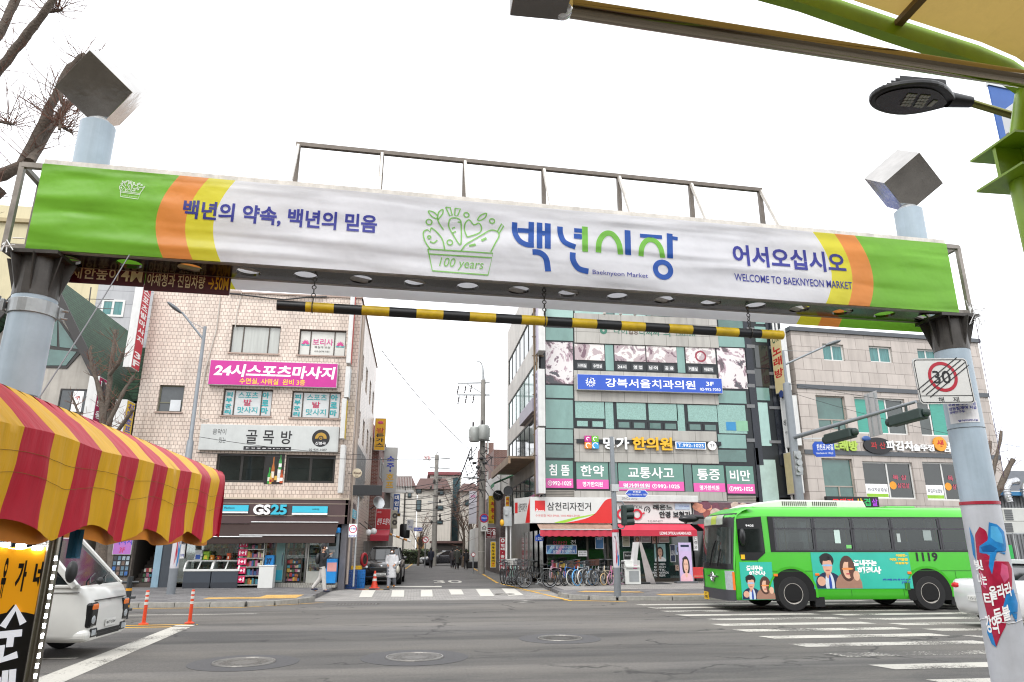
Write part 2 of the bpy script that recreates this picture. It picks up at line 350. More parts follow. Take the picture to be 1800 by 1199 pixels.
def paint(name,col,wear=.45):
 m=bpy.data.materials.new(name);m.use_nodes=True;MATS[name]=m
 t=m.node_tree;n=t.nodes;b=n['Principled BSDF'];L=t.links.new
 g=n.new('ShaderNodeNewGeometry')
 q=n.new('ShaderNodeTexNoise');q.inputs['Scale'].default_value=22;q.inputs['Detail'].default_value=9;q.inputs['Roughness'].default_value=.8;L(g.outputs['Position'],q.inputs['Vector'])
 q2=n.new('ShaderNodeTexNoise');q2.inputs['Scale'].default_value=.8;q2.inputs['Detail'].default_value=4;L(g.outputs['Position'],q2.inputs['Vector'])
 r2=n.new('ShaderNodeMapRange');r2.inputs['From Min'].default_value=.35;r2.inputs['From Max'].default_value=.7;r2.inputs['To Min'].default_value=wear-.16;r2.inputs['To Max'].default_value=wear+.12;L(q2.outputs['Fac'],r2.inputs['Value'])
 sb=n.new('ShaderNodeMath');sb.operation='SUBTRACT';L(q.outputs['Fac'],sb.inputs[0]);L(r2.outputs[0],sb.inputs[1])
 r=n.new('ShaderNodeMapRange');r.inputs['From Min'].default_value=-.02;r.inputs['From Max'].default_value=.04;L(sb.outputs[0],r.inputs['Value']);L(r.outputs[0],b.inputs['Alpha'])
 c=n.new('ShaderNodeMapRange');c.inputs['From Min'].default_value=.3;c.inputs['From Max'].default_value=.7;c.inputs['To Min'].default_value=.8;c.inputs['To Max'].default_value=1.05;L(q.outputs['Fac'],c.inputs['Value'])
 x=n.new('ShaderNodeMix');x.data_type='RGBA';x.blend_type='MULTIPLY';x.inputs['Factor'].default_value=1;x.inputs['A'].default_value=lin(col);L(c.outputs[0],x.inputs['B']);L(x.outputs['Result'],b.inputs['Base Color'])
 b.inputs['Roughness'].default_value=.7
 return m
def pavers(name,c1,c2,mortar,bw,bh,rot=0):
 m=bpy.data.materials.new(name);m.use_nodes=True;MATS[name]=m
 t=m.node_tree;n=t.nodes;b=n['Principled BSDF'];L=t.links.new
 g=n.new('ShaderNodeNewGeometry');mp=n.new('ShaderNodeMapping');mp.inputs['Rotation'].default_value=(0,0,rot);L(g.outputs['Position'],mp.inputs['Vector'])
 br=n.new('ShaderNodeTexBrick');L(mp.outputs[0],br.inputs['Vector']);br.inputs['Scale'].default_value=1;br.inputs['Brick Width'].default_value=bw;br.inputs['Row Height'].default_value=bh;br.inputs['Mortar Size'].default_value=.008
 br.inputs['Color1'].default_value=lin(c1);br.inputs['Color2'].default_value=lin(c2);br.inputs['Mortar'].default_value=lin(mortar)
 q=n.new('ShaderNodeTexNoise');q.inputs['Scale'].default_value=1.3;q.inputs['Detail'].default_value=8;q.inputs['Roughness'].default_value=.75;L(g.outputs['Position'],q.inputs['Vector'])
 r=n.new('ShaderNodeMapRange');r.inputs['From Min'].default_value=.3;r.inputs['From Max'].default_value=.7;r.inputs['To Min'].default_value=.68;r.inputs['To Max'].default_value=1.2;L(q.outputs['Fac'],r.inputs['Value'])
 x=n.new('ShaderNodeMix');x.data_type='RGBA';x.blend_type='MULTIPLY';x.inputs['Factor'].default_value=1;L(br.outputs['Color'],x.inputs['A']);L(r.outputs[0],x.inputs['B']);L(x.outputs['Result'],b.inputs['Base Color']);b.inputs['Roughness'].default_value=.8
 bp=n.new('ShaderNodeBump');bp.inputs['Strength'].default_value=.4;bp.inputs['Distance'].default_value=.01;bp.invert=True;L(br.outputs['Fac'],bp.inputs['Height']);L(bp.outputs[0],b.inputs['Normal'])
 return m
A_MAIN=asphalt('asphalt_main','575553','3f3e3d','6e6a64')
A_SIDE=asphalt('asphalt_side','5d5b5a','50504e','6e6b68',False)
PAINT_W=paint('road_paint_white','b9b6ad',.45);PAINT_WORN=paint('road_paint_worn','b5b2aa',.52);PAINT_Y=paint('road_paint_yellow','d9a83c',.42)
PAVE_D=pavers('paving_dark','5c5b5c','7b7978','3f3e3e',.6,.2);PAVE_L=pavers('paving_light','8c8986','9a9792','66635f',.22,.11)
TACT=pavers('tactile_yellow','c79f58','b8924f','8d7341',.3,.3)
GRAN=M('kerb_granite','87857f',.75,0,.25,6,.2,60,streak=.2)
g=MB();g.quad((-900,-200,-.02),(900,-200,-.02),(900,1500,-.02),(-900,1500,-.02));struct('ground',g,M('ground_earth','77746e',.9,0,.2,.2))
g=MB();g.quad((-220,6,0),(220,6,0),(220,25.2,0),(-220,25.2,0));struct('road',g,A_MAIN)
g=MB();g.quad((-3.4,25.2,.002),(6.0,25.2,.002),(6.0,31.9,.002),(-3.4,31.9,.002));struct('crossing_paving',g,PAVE_L)
g=MB();g.quad((-3.0,31.9,.002),(6.0,31.9,.002),(8.5,90,.002),(-2.9,90,.002));struct('side_street',g,A_SIDE)
g=MB();g.quad((-60,-30,0),(60,-30,0),(60,5.9,0),(-60,5.9,0));struct('market_pavement',g,PAVE_L)
def slab(name,outline,top,mat,kerb):
 g=MB();g.prism(Fr((0,0,0)),[(0,0),(0,1),(1,0)],0,0)if 0 else None
 n=len(outline);g.add([(x,y,top)for x,y in outline]+[(x,y,-.01)for x,y in outline],[tuple(range(n))]+[(i,i+n,(i+1)%n+n,(i+1)%n)for i in range(n)])
 struct(name,g,mat)
 k=MB()
 for i in range(len(kerb)-1):
  a,b=Vector((*kerb[i],0)),Vector((*kerb[i+1],0));d=(b-a);m=max(1,int(d.length/1.0));nn=Vector((d.y,-d.x,0)).normalized()*.2
  for j in range(m):
   p,q=a+d*(j/m)+d.normalized()*.006,a+d*((j+1)/m)-d.normalized()*.006
   k.hexa([p+nn+Vector((0,0,-.01)),q+nn+Vector((0,0,-.01)),q+Vector((0,0,-.01)),p+Vector((0,0,-.01)),p+nn*.85+Vector((0,0,top+.004)),q+nn*.85+Vector((0,0,top+.004)),q+Vector((0,0,top+.004)),p+Vector((0,0,top+.004))])
 struct(name+'_kerb',k,GRAN,bevel=.015)
cl=[(-90,23.4),(-5.0,23.4),(-4.3,23.75),(-3.75,24.4),(-3.4,25.4)]
slab('left_sidewalk',cl+[(-3.3,32.0),(-90,32.0)],.14,PAVE_D,cl)
cr=[(5.35,26.6),(5.5,25.6),(6.0,24.9),(6.8,24.45),(8.6,24.25),(11,24.25),(120,24.25)]
slab('right_sidewalk',cr+[(120,36),(5.9,36),(5.6,31.8)],.13,PAVE_D,cr)
g=MB();g.quad((5.75,28.2,.135),(120,28.2,.135),(120,35.9,.135),(5.95,35.9,.135));struct('shopfront_paving',g,PAVE_L)
t=MB()
for pts in([(395,1047),(566,1046),(566,1052),(470,1052)],):pass
t.quad((-6.6,24.6,.145),(-3.75,24.6,.145),(-3.75,25.3,.145),(-6.6,25.3,.145));t.quad((-5.0,25.3,.145),(-3.75,25.3,.145),(-3.75,26.4,.145),(-5.0,26.4,.145))
t.quad((5.9,26.8,.135),(8.3,26.2,.135),(8.3,26.8,.135),(6.4,27.5,.135));t.quad((8.4,24.55,.135),(13.2,24.55,.135),(13.2,25.3,.135),(8.4,25.3,.135));t.quad((11.6,25.35,.135),(14.4,25.35,.135),(14.4,27.2,.135),(12.6,27.2,.135))
struct('tactile_paving',t,TACT)
mk,wn=MB(),MB()
ys=[9.05,10.3,11.52,12.72,13.9,15.08,16.26,17.46,18.62,19.78,20.95,22.15]
for i,y in enumerate(ys):
 for c,(x0,x1)in enumerate(((6.95,10.75),(11.1,15.0),(15.4,19.2))):
  yy=y+(.78 if c==1 else.1 if c==2 else 0)
  tgt=wn if(c==0 and i in(2,3,7,9))or(c==1 and i in(3,))else mk
  tgt.quad((x0-.12,yy+.44,.005),(x0+.02,yy,.005),(x1-.05,yy,.005),(x1-.18,yy+.44,.005))
struct('crosswalk_marking',mk,PAINT_W);struct('worn_crosswalk_marking',wn,PAINT_WORN)
mk=MB();mk.quad((-4.92,9.5,.005),(-4.45,9.5,.005),(-4.93,18.2,.005),(-5.34,18.0,.005));struct('stop_line',mk,PAINT_W)
mk=MB()
mk.quad((-60,20.7,.005),(-3.9,20.7,.005),(-3.9,20.83,.005),(-60,20.83,.005));mk.quad((-60,12.95,.005),(-5.3,12.95,.005),(-5.3,13.07,.005),(-60,13.07,.005));mk.quad((-60,11.0,.005),(-5.1,11.0,.005),(-5.1,11.15,.005),(-60,11.15,.005))
mk.quad((9.9,22.9,.005),(11.0,23.3,.005),(10.7,23.45,.005),(9.6,23.05,.005))
struct('lane_line',mk,PAINT_WORN)
mk=MB();mk.quad((-60,22.9,.005),(-5.0,22.9,.005),(-5.0,23.0,.005),(-60,23.0,.005));mk.quad((-5.0,22.9,.005),(-3.0,24.5,.005),(-2.8,24.75,.005),(-5.0,23.0,.005))
for y in(18.05,17.6):mk.quad((-60,y,.005),(-4.9,y,.005),(-4.9,y+.12,.005),(-60,y+.12,.005))
for a,b in(((5.0,24.6),(6.9,23.6)),):mk.quad((a[0],a[1],.005),(b[0],b[1],.005),(b[0],b[1]+.14,.005),(a[0],a[1]+.2,.005))
def street_line(px,w=.13):
 for(a,b)in zip(px,px[1:]):
  p,q=onZ(*a,.008),onZ(*b,.008);n_=Vector((w/2,0,0));mk.quad(p-n_,p+n_,q+n_,q-n_)
street_line([(713,1000),(728,989)]);street_line([(1003,1056),(880,1026)]);street_line([(875,1025),(848,1009)]);street_line([(846,1007),(822,993)])
mk.quad((4.3,30.0,.005),(5.6,30.0,.005),(5.6,30.2,.005),(4.3,30.2,.005))
struct('yellow_line',mk,PAINT_Y)
mk=MB()
def Z7(x,y):return onZ(540+x/4.283,780+y/4.283,.01)
for q in[((390,1155),(485,1155),(515,1102),(415,1102)),((632,1152),(728,1152),(730,1102),(640,1102)),((855,1151),(945,1151),(940,1100),(858,1100)),((1085,1136),(1180,1135),(1160,1097),(1063,1097)),((1305,1149),(1410,1147),(1370,1093),(1268,1093)),((1515,1145),(1630,1140),(1560,1090),(1463,1090))]:
 mk.poly([Z7(*p)for p in q])
mk.poly([Z7(640,1079),Z7(1012,1079),Z7(1012,1071),Z7(640,1073)])
FL0=Fr((0,0,0))
class FlatFrame:
 def __init__(s,x,y,ang,z):s.o=Vector((x,y,z));s.U=Vector((cos(ang),sin(ang),0));s.V=Vector((-sin(ang),cos(ang),0))
 def pt(s,u,v,w=0):return s.o+s.U*u+s.V*v+Vector((0,0,w*.1))
ff=FlatFrame(0,0,0,.006)
p30=[Z7(942,1048),Z7(1168,1030)]
mk.text(ff,'30',p30[0].x+.1,p30[0].y-.1,p30[1].x-.1,p30[0].y+3.0,.01,0,.0)
struct('side_street_marking',mk,paint('road_paint_fresh','c6c3ba',.30))
IRON=M('cast_iron','6d6a66',.5,.6,.35,30,.6,90);PATCH=M('cover_patch','4d4c4d',.85,0,.15,12,.2,120)
def manhole(x,y,r,pr,label,mat=IRON):
 t=thing('manhole_cover',label,'manhole cover',(x,y,0))
 build('concrete_collar',MB().lathe([(pr,0.0),(pr,.0045)],36,(x,y,0)),PATCH,t)
 b=MB().lathe([(r,0),(r,.010),(r*.9,.010),(r*.88,.007),(r*.8,.007),(r*.78,.011),(r*.4,.011),(r*.38,.007),(.01,.007)],40,(x,y,0))
 for k in range(24):
  for q in(.5,.62,.74):
   a=2*pi*(k+q)/24;b.tube((x+r*q*cos(a),y+r*q*sin(a),.008),(x+r*q*cos(a),y+r*q*sin(a),.014),.022*r/.42,n=6)
 build('lid',b,mat,t)
 build('rim',MB().torus((x,y,.008),r*1.0,.018,(0,0,1),40,6),M('iron_rim','7d7b77',.45,.6,.2),t)
IRONL=M('cast_iron_worn','75726d',.45,.6,.4,30,.6,90)
manhole(.05,12.4,.45,.86,'round iron manhole cover with a bright worn rim, in the middle of the road')
manhole(-2.55,12.2,.45,.82,'round iron manhole cover nearest the white truck and stop line',IRONL)
manhole(2.85,14.5,.42,.8,'dark manhole cover in the road, farther off between the truck and the bus',M('cast_iron_dark','55534f',.5,.5,.3,30))
g=thing('drain_grate','dark drain grate in the road by the side street mouth','drain grate',(-1.7,23.75,0))
b=MB()
for i in range(12):b.box(-2.3+i*.1,-2.24+i*.1,23.5,24.0,0,.008)
build('bars',b,IRON,g);build('surround',MB().box(-2.36,-1.06,23.44,23.5,0,.01).box(-2.36,-1.06,24.0,24.06,0,.01),IRON,g)
manhole(3.55,24.05,.34,.36,'small dark manhole cover at the foot of the right pavement kerb',IRON)
manhole(3.4,27.9,.36,.37,'scuffed manhole cover set into the paving of the side crossing',IRONL)
h=MB()
def hill(u,v):
 az=radians(36+34*u);r=620+420*v
 z=(132+20*noise.noise(Vector((u*5,v*2,1)))+7*noise.noise(Vector((u*21,v*9,4))))*min(1,v*1.35+.02)*min(1,u*3+.45)
 return(r*sin(az),r*cos(az),z-2)
h.grid(hill,60,16);hm=M('snowy_hill','c9ced6',.95,0,.35,.05)
struct('hill',h,hm,smooth=True)
# the market gate
def stroke(mb,F,pts,w,d,closed=False):
 if closed:pts=pts+[pts[0],pts[1]]
 n=len(pts);L_,R_=[],[]
 for i in range(n):
  a,b,c=pts[max(i-1,0)],pts[i],pts[min(i+1,n-1)]
  dx,dy=c[0]-a[0],c[1]-a[1];l=sqrt(dx*dx+dy*dy)or 1;nx,ny=-dy/l*w/2,dx/l*w/2
  L_.append(F.pt(b[0]+nx,b[1]+ny,d));R_.append(F.pt(b[0]-nx,b[1]-ny,d))
 for i in range(n-1):mb.quad(R_[i],R_[i+1],L_[i+1],L_[i])
def smooth_pts(p,n=5):
 out=[]
 for i in range(len(p)-1):
  a,b,c,d=p[max(i-1,0)],p[i],p[i+1],p[min(i+2,len(p)-1)]
  for k in range(n):
   t=k/n;out.append(tuple(.5*((2*b[j])+(-a[j]+c[j])*t+(2*a[j]-5*b[j]+4*c[j]-d[j])*t*t+(-a[j]+3*b[j]-3*c[j]+d[j])*t**3)for j in(0,1)))
 return out+[p[-1]]
BZ=4.54
_a,_b=onZ(45,437,BZ),onZ(1685,550,BZ);GANG=math.degrees(atan2(_b.y-_a.y,_b.x-_a.x))
FG=Fr((_a.x,_a.y,0),GANG);GL=(_b-_a).length
GT=(FG.px(85,290)[1]+FG.px(1660,428)[1])/2;GD=.44
gate=thing('market_gate','white and green banner gate spanning the whole street mouth on two pale blue poles','gate',FG.pt(GL/2,0,-GD/2))
def banner_mat(name,col):
 m=M(name,col,.42,0,.12,.9,spec=.4,coat=.12)
 if 'w' in m:return m
 m['w']=1;t=m.node_tree;n=t.nodes;L=t.links.new
 g=n.new('ShaderNodeNewGeometry');mp=n.new('ShaderNodeMapping');mp.inputs['Scale'].default_value=(.3,.3,2.0);L(g.outputs['Position'],mp.inputs['Vector'])
 q=n.new('ShaderNodeTexNoise');q.inputs['Scale'].default_value=1.35;q.inputs['Detail'].default_value=1.5;q.inputs['Roughness'].default_value=.45;q.inputs['Distortion'].default_value=.4;L(mp.outputs[0],q.inputs['Vector'])
 q2=n.new('ShaderNodeTexNoise');q2.inputs['Scale'].default_value=1.1;q2.inputs['Detail'].default_value=4;L(g.outputs['Position'],q2.inputs['Vector'])
 ma=n.new('ShaderNodeMath');ma.operation='MULTIPLY_ADD';ma.inputs[1].default_value=.35;L(q2.outputs['Fac'],ma.inputs[0]);L(q.outputs['Fac'],ma.inputs[2])
 bp=n.new('ShaderNodeBump');bp.inputs['Strength'].default_value=.85;bp.inputs['Distance'].default_value=.17;L(ma.outputs[0],bp.inputs['Height']);L(bp.outputs[0],n['Principled BSDF'].inputs['Normal'])
 tl=n.new('ShaderNodeBsdfTranslucent');tl.inputs['Color'].default_value=lin(col);ms=n.new('ShaderNodeMixShader');ms.inputs[0].default_value=.38;L(n['Principled BSDF'].outputs[0],ms.inputs[1]);L(tl.outputs[0],ms.inputs[2]);L(ms.outputs[0],n['Material Output'].inputs[0])
 return m
BW,BG,BO,BY=banner_mat('banner_white','e2e2e6'),banner_mat('banner_green','7cbc38'),banner_mat('banner_orange','ea9448'),banner_mat('banner_yellow','e0d83a')
INK,INKB,INKG,INKL=banner_mat('ink_navy','3b3f9c'),banner_mat('ink_blue','1f56ac'),banner_mat('ink_green','7cc24a'),banner_mat('ink_leaf_green','86c163')
def bound(p3,F,w=0):
 q=[F.px(*p,w)for p in p3]
 (u0,v0),(u1,v1),(u2,v2)=q
 def f(v):
  return u0*(v-v1)*(v-v2)/((v0-v1)*(v0-v2))+u1*(v-v0)*(v-v2)/((v1-v0)*(v1-v2))+u2*(v-v0)*(v-v1)/((v2-v0)*(v2-v1))
 return f
BND=[bound(p,FG)for p in([(312,314),(274,397),(286,452)],[(364,318),(326,400),(339,457)],[(411,322),(375,402),(389,462)],[(1431,413),(1461,486),(1450,536)],[(1468,415),(1497,486),(1489,539)],[(1504,418),(1534,492),(1527,541)])]
def banner_mesh(F,v0,v1,w,flip=False):
 b=MB();N=12
 for j in range(N):
  a,c=v0+(v1-v0)*j/N,v0+(v1-v0)*(j+1)/N
  for k,col in enumerate((1,2,3,0,3,2,1)):
   f0=(lambda v:0.0)if k==0 else BND[k-1];f1=(lambda v:GL)if k==6 else BND[k]
   M_=14 if k==3 else 3
   for i in range(M_):
    L0=[f0(v)+(f1(v)-f0(v))*i/M_ for v in(a,c)];L1=[f0(v)+(f1(v)-f0(v))*(i+1)/M_ for v in(a,c)]
    b.mat(col).quad(F.pt(L0[0],a,w),F.pt(L1[0],a,w),F.pt(L1[1],c,w),F.pt(L0[1],c,w))
 return b
ban=build('front_banner',banner_mesh(FG,BZ,GT,.012),[BW,BG,BO,BY],gate)
build('back_banner',banner_mesh(FG,BZ-.1,GT-.05,-GD-.1),[BW,BG,BO,BY],gate)
def trect(x0,x1,ya,yb,xr):return FG.px(x0,ya)[0],FG.px(xr,yb)[1],FG.px(x1,ya)[0],FG.px(xr,ya)[1]
t=MB();W_=.018
r=(FG.px(322,371)[0],FG.px(340,388)[1],FG.px(663,392)[0],FG.px(340,353)[1])
t.text(FG,'백년의 약속, 백년의 믿음',*r,W_,0,.03)
r=(FG.px(1287,450)[0],FG.px(1310,468)[1],FG.px(1485,465)[0],FG.px(1310,432)[1]);t.text(FG,'어서오십시오',*r,W_,0,.03)
r=(FG.px(1290,489)[0],FG.px(1300,495)[1],FG.px(1496,501)[0],FG.px(1300,482)[1]);t.text(FG,'WELCOME TO BAEKNYEON MARKET',*r,W_,0,.008)
r=(FG.px(1041,481)[0],FG.px(1055,486)[1],FG.px(1138,487)[0],FG.px(1055,476)[1]);t.text(FG,'Baeknyeon Market',*r,W_,0,.0)
build('lettering',t,INK,ban)
def ZB(x,y):return FG.px(700+x/3.4615,340+y/3.4615)
SC=(ZB(800,250)[0]-ZB(700,250)[0])/100
tb,tg=MB(),MB()
def ST(mb,pts,w,sm=True):p=[ZB(*q)for q in pts];stroke(mb,FG,smooth_pts(p)if sm and len(p)>2 else p,w*SC,W_)
ST(tb,[(707,180),(708,240),(735,290),(780,315),(824,318)],33);ST(tb,[(808,178),(806,302)],34);ST(tb,[(724,228),(791,232)],30)
ST(tb,[(858,182),(858,338)],34);ST(tb,[(908,186),(908,340)],36);ST(tb,[(874,245),(892,247)],30);ST(tb,[(815,360),(860,365),(897,400),(910,478)],36)
ST(tb,[(982,206),(985,250),(1010,300),(1076,330)],34);ST(tb,[(1068,228),(1115,231)],28);ST(tb,[(1066,263),(1115,267)],32);ST(tb,[(1060,363),(1062,410),(1095,460),(1155,478)],36)
ST(tb,[(1392,228),(1396,378)],38);ST(tb,[(1468,260),(1602,270)],25);ST(tb,[(1648,248),(1651,398)],38);ST(tb,[(1665,275),(1697,280)],24)
c=ZB(1608,467);tb.ring(FG,c[0],c[1],33*SC,66*SC,W_,30)
ST(tg,[(1133,206),(1135,358)],36);ST(tg,[(1216,363),(1220,300),(1245,258),(1278,245),(1310,260),(1340,310),(1350,375)],35);ST(tg,[(1474,385),(1480,330),(1505,293),(1537,285),(1570,302),(1595,340),(1606,395)],33)
build('title_lettering',tb,INKB,ban);build('title_lettering',tg,INKG,ban)
def basket(mb,f,sc,lw):
 def S_(pts,sm=False,w=lw):p=[f(*q)for q in pts];stroke(mb,FG,smooth_pts(p)if sm else p,w*sc,W_)
 S_([(180,342),(575,368),(545,500),(207,474),(180,342)]);S_([(190,372),(568,395)])
 S_([(305,190),(315,160),(345,152),(375,165),(382,200),(382,300),(368,310),(330,250),(308,210),(305,190)],True)
 for p in([(325,218),(345,210)],[(328,245),(350,235)],[(385,180),(360,178)]):S_(p)
 S_([(288,88),(315,90),(328,138),(312,140),(288,88)]);S_([(345,95),(378,98),(360,140),(343,138),(345,95)])
 S_([(275,225),(248,185),(234,150)],True);S_([(232,160),(200,140),(183,112),(215,118),(238,140)],True);S_([(238,160),(245,120),(270,102),(268,130),(240,165)],True)
 S_([(418,270),(403,230),(405,190),(430,165),(460,195),(490,185),(506,215),(490,245),(418,270)],True)
 S_([(480,165),(500,138),(535,125),(528,150),(500,168),(480,165)],True)
 S_([(195,345),(160,290),(153,240),(178,224)],True);S_([(178,224),(192,238),(200,212)]);S_([(200,212),(235,240),(268,285),(282,345)],True);S_([(192,295),(215,305),(237,288)],True)
 S_([(380,355),(410,315),(450,290),(510,255),(560,228),(600,235),(612,262),(590,305),(562,360)],True);S_([(602,236),(628,188),(640,203),(612,248)])
 S_([(505,291),(535,276)],False,lw*1.7);S_([(430,323),(470,314)],False,lw*1.7)
 for x,y,r_ in((187,178,17),(414,135,15),(570,172,15),(313,302,16),(188,270,9)):
  c=f(x,y);mb.ring(FG,c[0],c[1],(r_-lw/2)*sc,(r_+lw/2)*sc,W_,18)
 a,b=f(243,462),f(510,400);mb.text(FG,'100 years',a[0],a[1]-.028*sc*100/.6*.1,b[0],b[1]-.02,W_,0,.0,skew=.2)
lg=MB();basket(lg,ZB,SC,8);build('basket_logo',lg,INKL,ban)
m0,m1=FG.px(207,352),FG.px(252,352);ms=(m1[0]-m0[0])/490
lg=MB();basket(lg,lambda x,y:(m0[0]+(x-150)*ms,FG.px(230,335)[1]-(y-300)*ms),ms,13);build('basket_logo',lg,banner_mat('ink_white','f0f0f0'),ban)
FRM=M('truss_steel','8d8780',.45,.5,.3,6,streak=.3);FRW=M('truss_white_paint','d5d0c8',.5,0,.25,8,streak=.35);DKST=M('dark_steel','4a4744',.42,.5,.3,5)
b=MB();E_=.2
for w in(-.03,-GD):
 for v in(BZ+.02,GT-.02):b.bar(FG.pt(-E_,v,w),FG.pt(GL+E_,v,w),.055,.055)
for u in(-E_,GL+E_):
 for w in(-.03,-GD):b.bar(FG.pt(u,BZ,w),FG.pt(u,GT,w),.05,.05,FG.U)
 for v in(BZ+.02,GT-.02):b.bar(FG.pt(u,v,-.03),FG.pt(u,v,-GD),.05)
n_=12
for i in range(n_):
 u0,u1=GL*i/n_,GL*(i+1)/n_;b.bar(FG.pt(u0,GT-.03 if i%2 else BZ+.05,-.05),FG.pt(u1,BZ+.05 if i%2 else GT-.03,-.05),.03);b.bar(FG.pt(u0,BZ+.02,-.03),FG.pt(u1,BZ+.02,-GD),.04)
 b.bar(FG.pt(u0,GT-.03 if i%2 else BZ+.05,-GD),FG.pt(u1,BZ+.05 if i%2 else GT-.03,-GD),.03)
build('truss',b,FRM,gate)
b=MB();b.bar(FG.pt(-.0,GT+.025,-.03),FG.pt(GL,GT+.025,-.03),.05,.07);build('top_edge_rail',b,FRW,gate)
b=MB();nh=18;v=BZ-.006;cw=GL/nh
def PB(u,q):return FG.pt(u,v,-.01-q)
dp=GD-.02
for i in range(nh):
 u0,u1=i*cw,(i+1)*cw;cu,cq,rr=(u0+u1)/2,dp*.5,.125;K=24
 sq=[]
 for k in range(K):
  a=2*pi*k/K;x,y=cos(a),sin(a);m_=max(abs(x)/(cw/2),abs(y)/(dp/2));sq.append((cu+x/m_,cq+y/m_))
 for k in range(K):
  a,c=2*pi*k/K,2*pi*(k+1)/K;p,q=sq[k],sq[(k+1)%K]
  i0,i1=(cu+rr*cos(a),cq+rr*sin(a)),(cu+rr*cos(c),cq+rr*sin(c))
  b.quad(PB(*p),PB(*q),PB(*i1),PB(*i0));b.quad(PB(*i0),PB(*i1),PB(*i1)+Vector((0,0,.03)),PB(*i0)+Vector((0,0,.03)))
  for cx,cy in((u0,0),(u1,0),(u1,dp),(u0,dp)):
   if abs(p[0]-cx)<1e-6 and abs(q[1]-cy)<1e-6 or abs(p[1]-cy)<1e-6 and abs(q[0]-cx)<1e-6:b.poly([PB(*p),PB(cx,cy),PB(*q)])
build('underside_panel',b,M('mirror_steel','4c4946',.18,1,.15,2),gate)
RAILD=M('rail_dull_steel','6f675f',.5,.3,.25,6)
b=MB();rz=(FG.px(672,269,-GD)[1]+FG.px(1213,322,-GD)[1])/2
us=[FG.px(x,y,-GD)[0]for x,y in((525,257),(672,269),(817,283),(955,297),(1087,310),(1213,322),(1335,335))]
build('railing_top',MB().bar(FG.pt(us[0]-.03,rz,-GD),FG.pt(us[-1]+.03,rz,-GD),.05,.05),RAILD,gate)
for u in us:
 build('railing_post',MB().bar(FG.pt(u,GT,-GD),FG.pt(u,rz-.026,-GD),.05,.05,FG.U),RAILD,gate)
 build('railing_brace',MB().bar(FG.pt(u,GT+.03,-.06),FG.pt(u,rz-.03,-GD+.03),.045,.03,FG.U),FRW,gate)
PBLUE=M('pole_pale_blue','a0b0bc',.4,0,.14,2.2,streak=.22)
class Cyl:
 """face wrapped round an upright pole; u = arc length, 0 towards the camera"""
 def __init__(s,c,r,a0=None):s.c=Vector(c);s.r=r;s.a0=atan2(-c[0],c[1])if a0 is None else a0
 def pt(s,u,v,w=0):
  a=u/s.r;d=Vector((sin(a),-cos(a),0));d=Matrix.Rotation(s.a0,3,'Z')@d;q=s.c+d*(s.r+w);return Vector((q.x,q.y,v))
PL={}
for side,lp,up,ty,cu in(('l',(67,500),(159.5,291),222,(168,170)),('r',(1668,590),(1600,395),372,(1595,320))):
 u=FG.px(*lp,-GD/2)[0];c=FG.pt(u,0,-GD/2);R=.2;PL[side]=(c,R);build('weld_seam',MB().torus(c+Vector((0,0,3.1)),R+.001,.006,(0,0,1),32,6).torus(c+Vector((0,0,1.2)),R+.001,.005,(0,0,1),32,6),M('weld_grey','7d878d',.5,.2,.3,20),gate,smooth=True)
 p=build('pole',MB().lathe([(R+.02,0),(R+.02,.1),(R,.1),(R,BZ-.45)],32,c),PBLUE,gate,smooth=True)
 g=MB().lathe([(R,BZ-.45),(R+.004,BZ-.45),(R+.006,BZ-.03)],32,c)
 for k in range(8):a=2*pi*k/8+.2;d=Vector((cos(a),sin(a),0));q=Vector((-sin(a),cos(a),0))*.006;g.add([c+d*R-q+Vector((0,0,BZ-.42)),c+d*R+q+Vector((0,0,BZ-.42)),c+d*(R+.11)+q+Vector((0,0,BZ-.05)),c+d*(R+.11)-q+Vector((0,0,BZ-.05)),c+d*R-q+Vector((0,0,BZ-.05)),c+d*R+q+Vector((0,0,BZ-.05))],[(0,1,2,3),(3,2,5,4),(0,3,4),(1,5,2)])
 q=FG.pt(u,BZ-.05,-GD/2);g.box(q.x-.26,q.x+.26,q.y-.26,q.y+.24,BZ-.05,BZ-.012)
 build('pole_bracket',g,DKST,gate)
 wu=-GD-.34;uu=FG.px(*up,wu)[0];cu_=FG.pt(uu,0,wu);tz=FG.px(FG and up[0]+(14 if side=='l' else-7),ty,wu)[1]
 build('upper_pole',MB().lathe([(.185,BZ+.05),(.185,tz),(.17,tz+.01)],32,cu_),PBLUE,gate,smooth=True)
 build('outrigger',MB().bar(FG.pt(uu,BZ+.12,-GD),FG.pt(uu,BZ+.12,wu),.12,.1),FRM,gate)
 cs=.30;cen=cu_+Vector((0,0,tz+cs*1.732-.02));R0=Vector((1,1,1)).rotation_difference(Vector((0,0,1))).to_matrix();q=R0@Vector((-1,0,0));Rm=Matrix.Rotation(radians(-90 if side=='l' else-97)-atan2(q.y,q.x),3,'Z')@R0
 vs=[cen+Rm@Vector((x*cs,y*cs,z*cs))for z in(-1,1)for x,y in((-1,-1),(1,-1),(1,1),(-1,1))]
 build('mirror_cube',MB().hexa(vs),M('mirror_cube_steel','b4b1ad',.10,1,.2,3,.25,2),gate,bevel=.004)
 build('cube_seat',MB().lathe([(.12,tz),(.12,tz+.06)],16,cu_),STEELR,gate)
cL,R=PL['l'];cy=Cyl(cL,R)
zb=FG.px(52,545,-GD/2)[1]
b=MB().lathe([(R+.006,zb-.07),(R+.014,zb-.07),(R+.014,zb+.07),(R+.006,zb+.07)],32,cL)
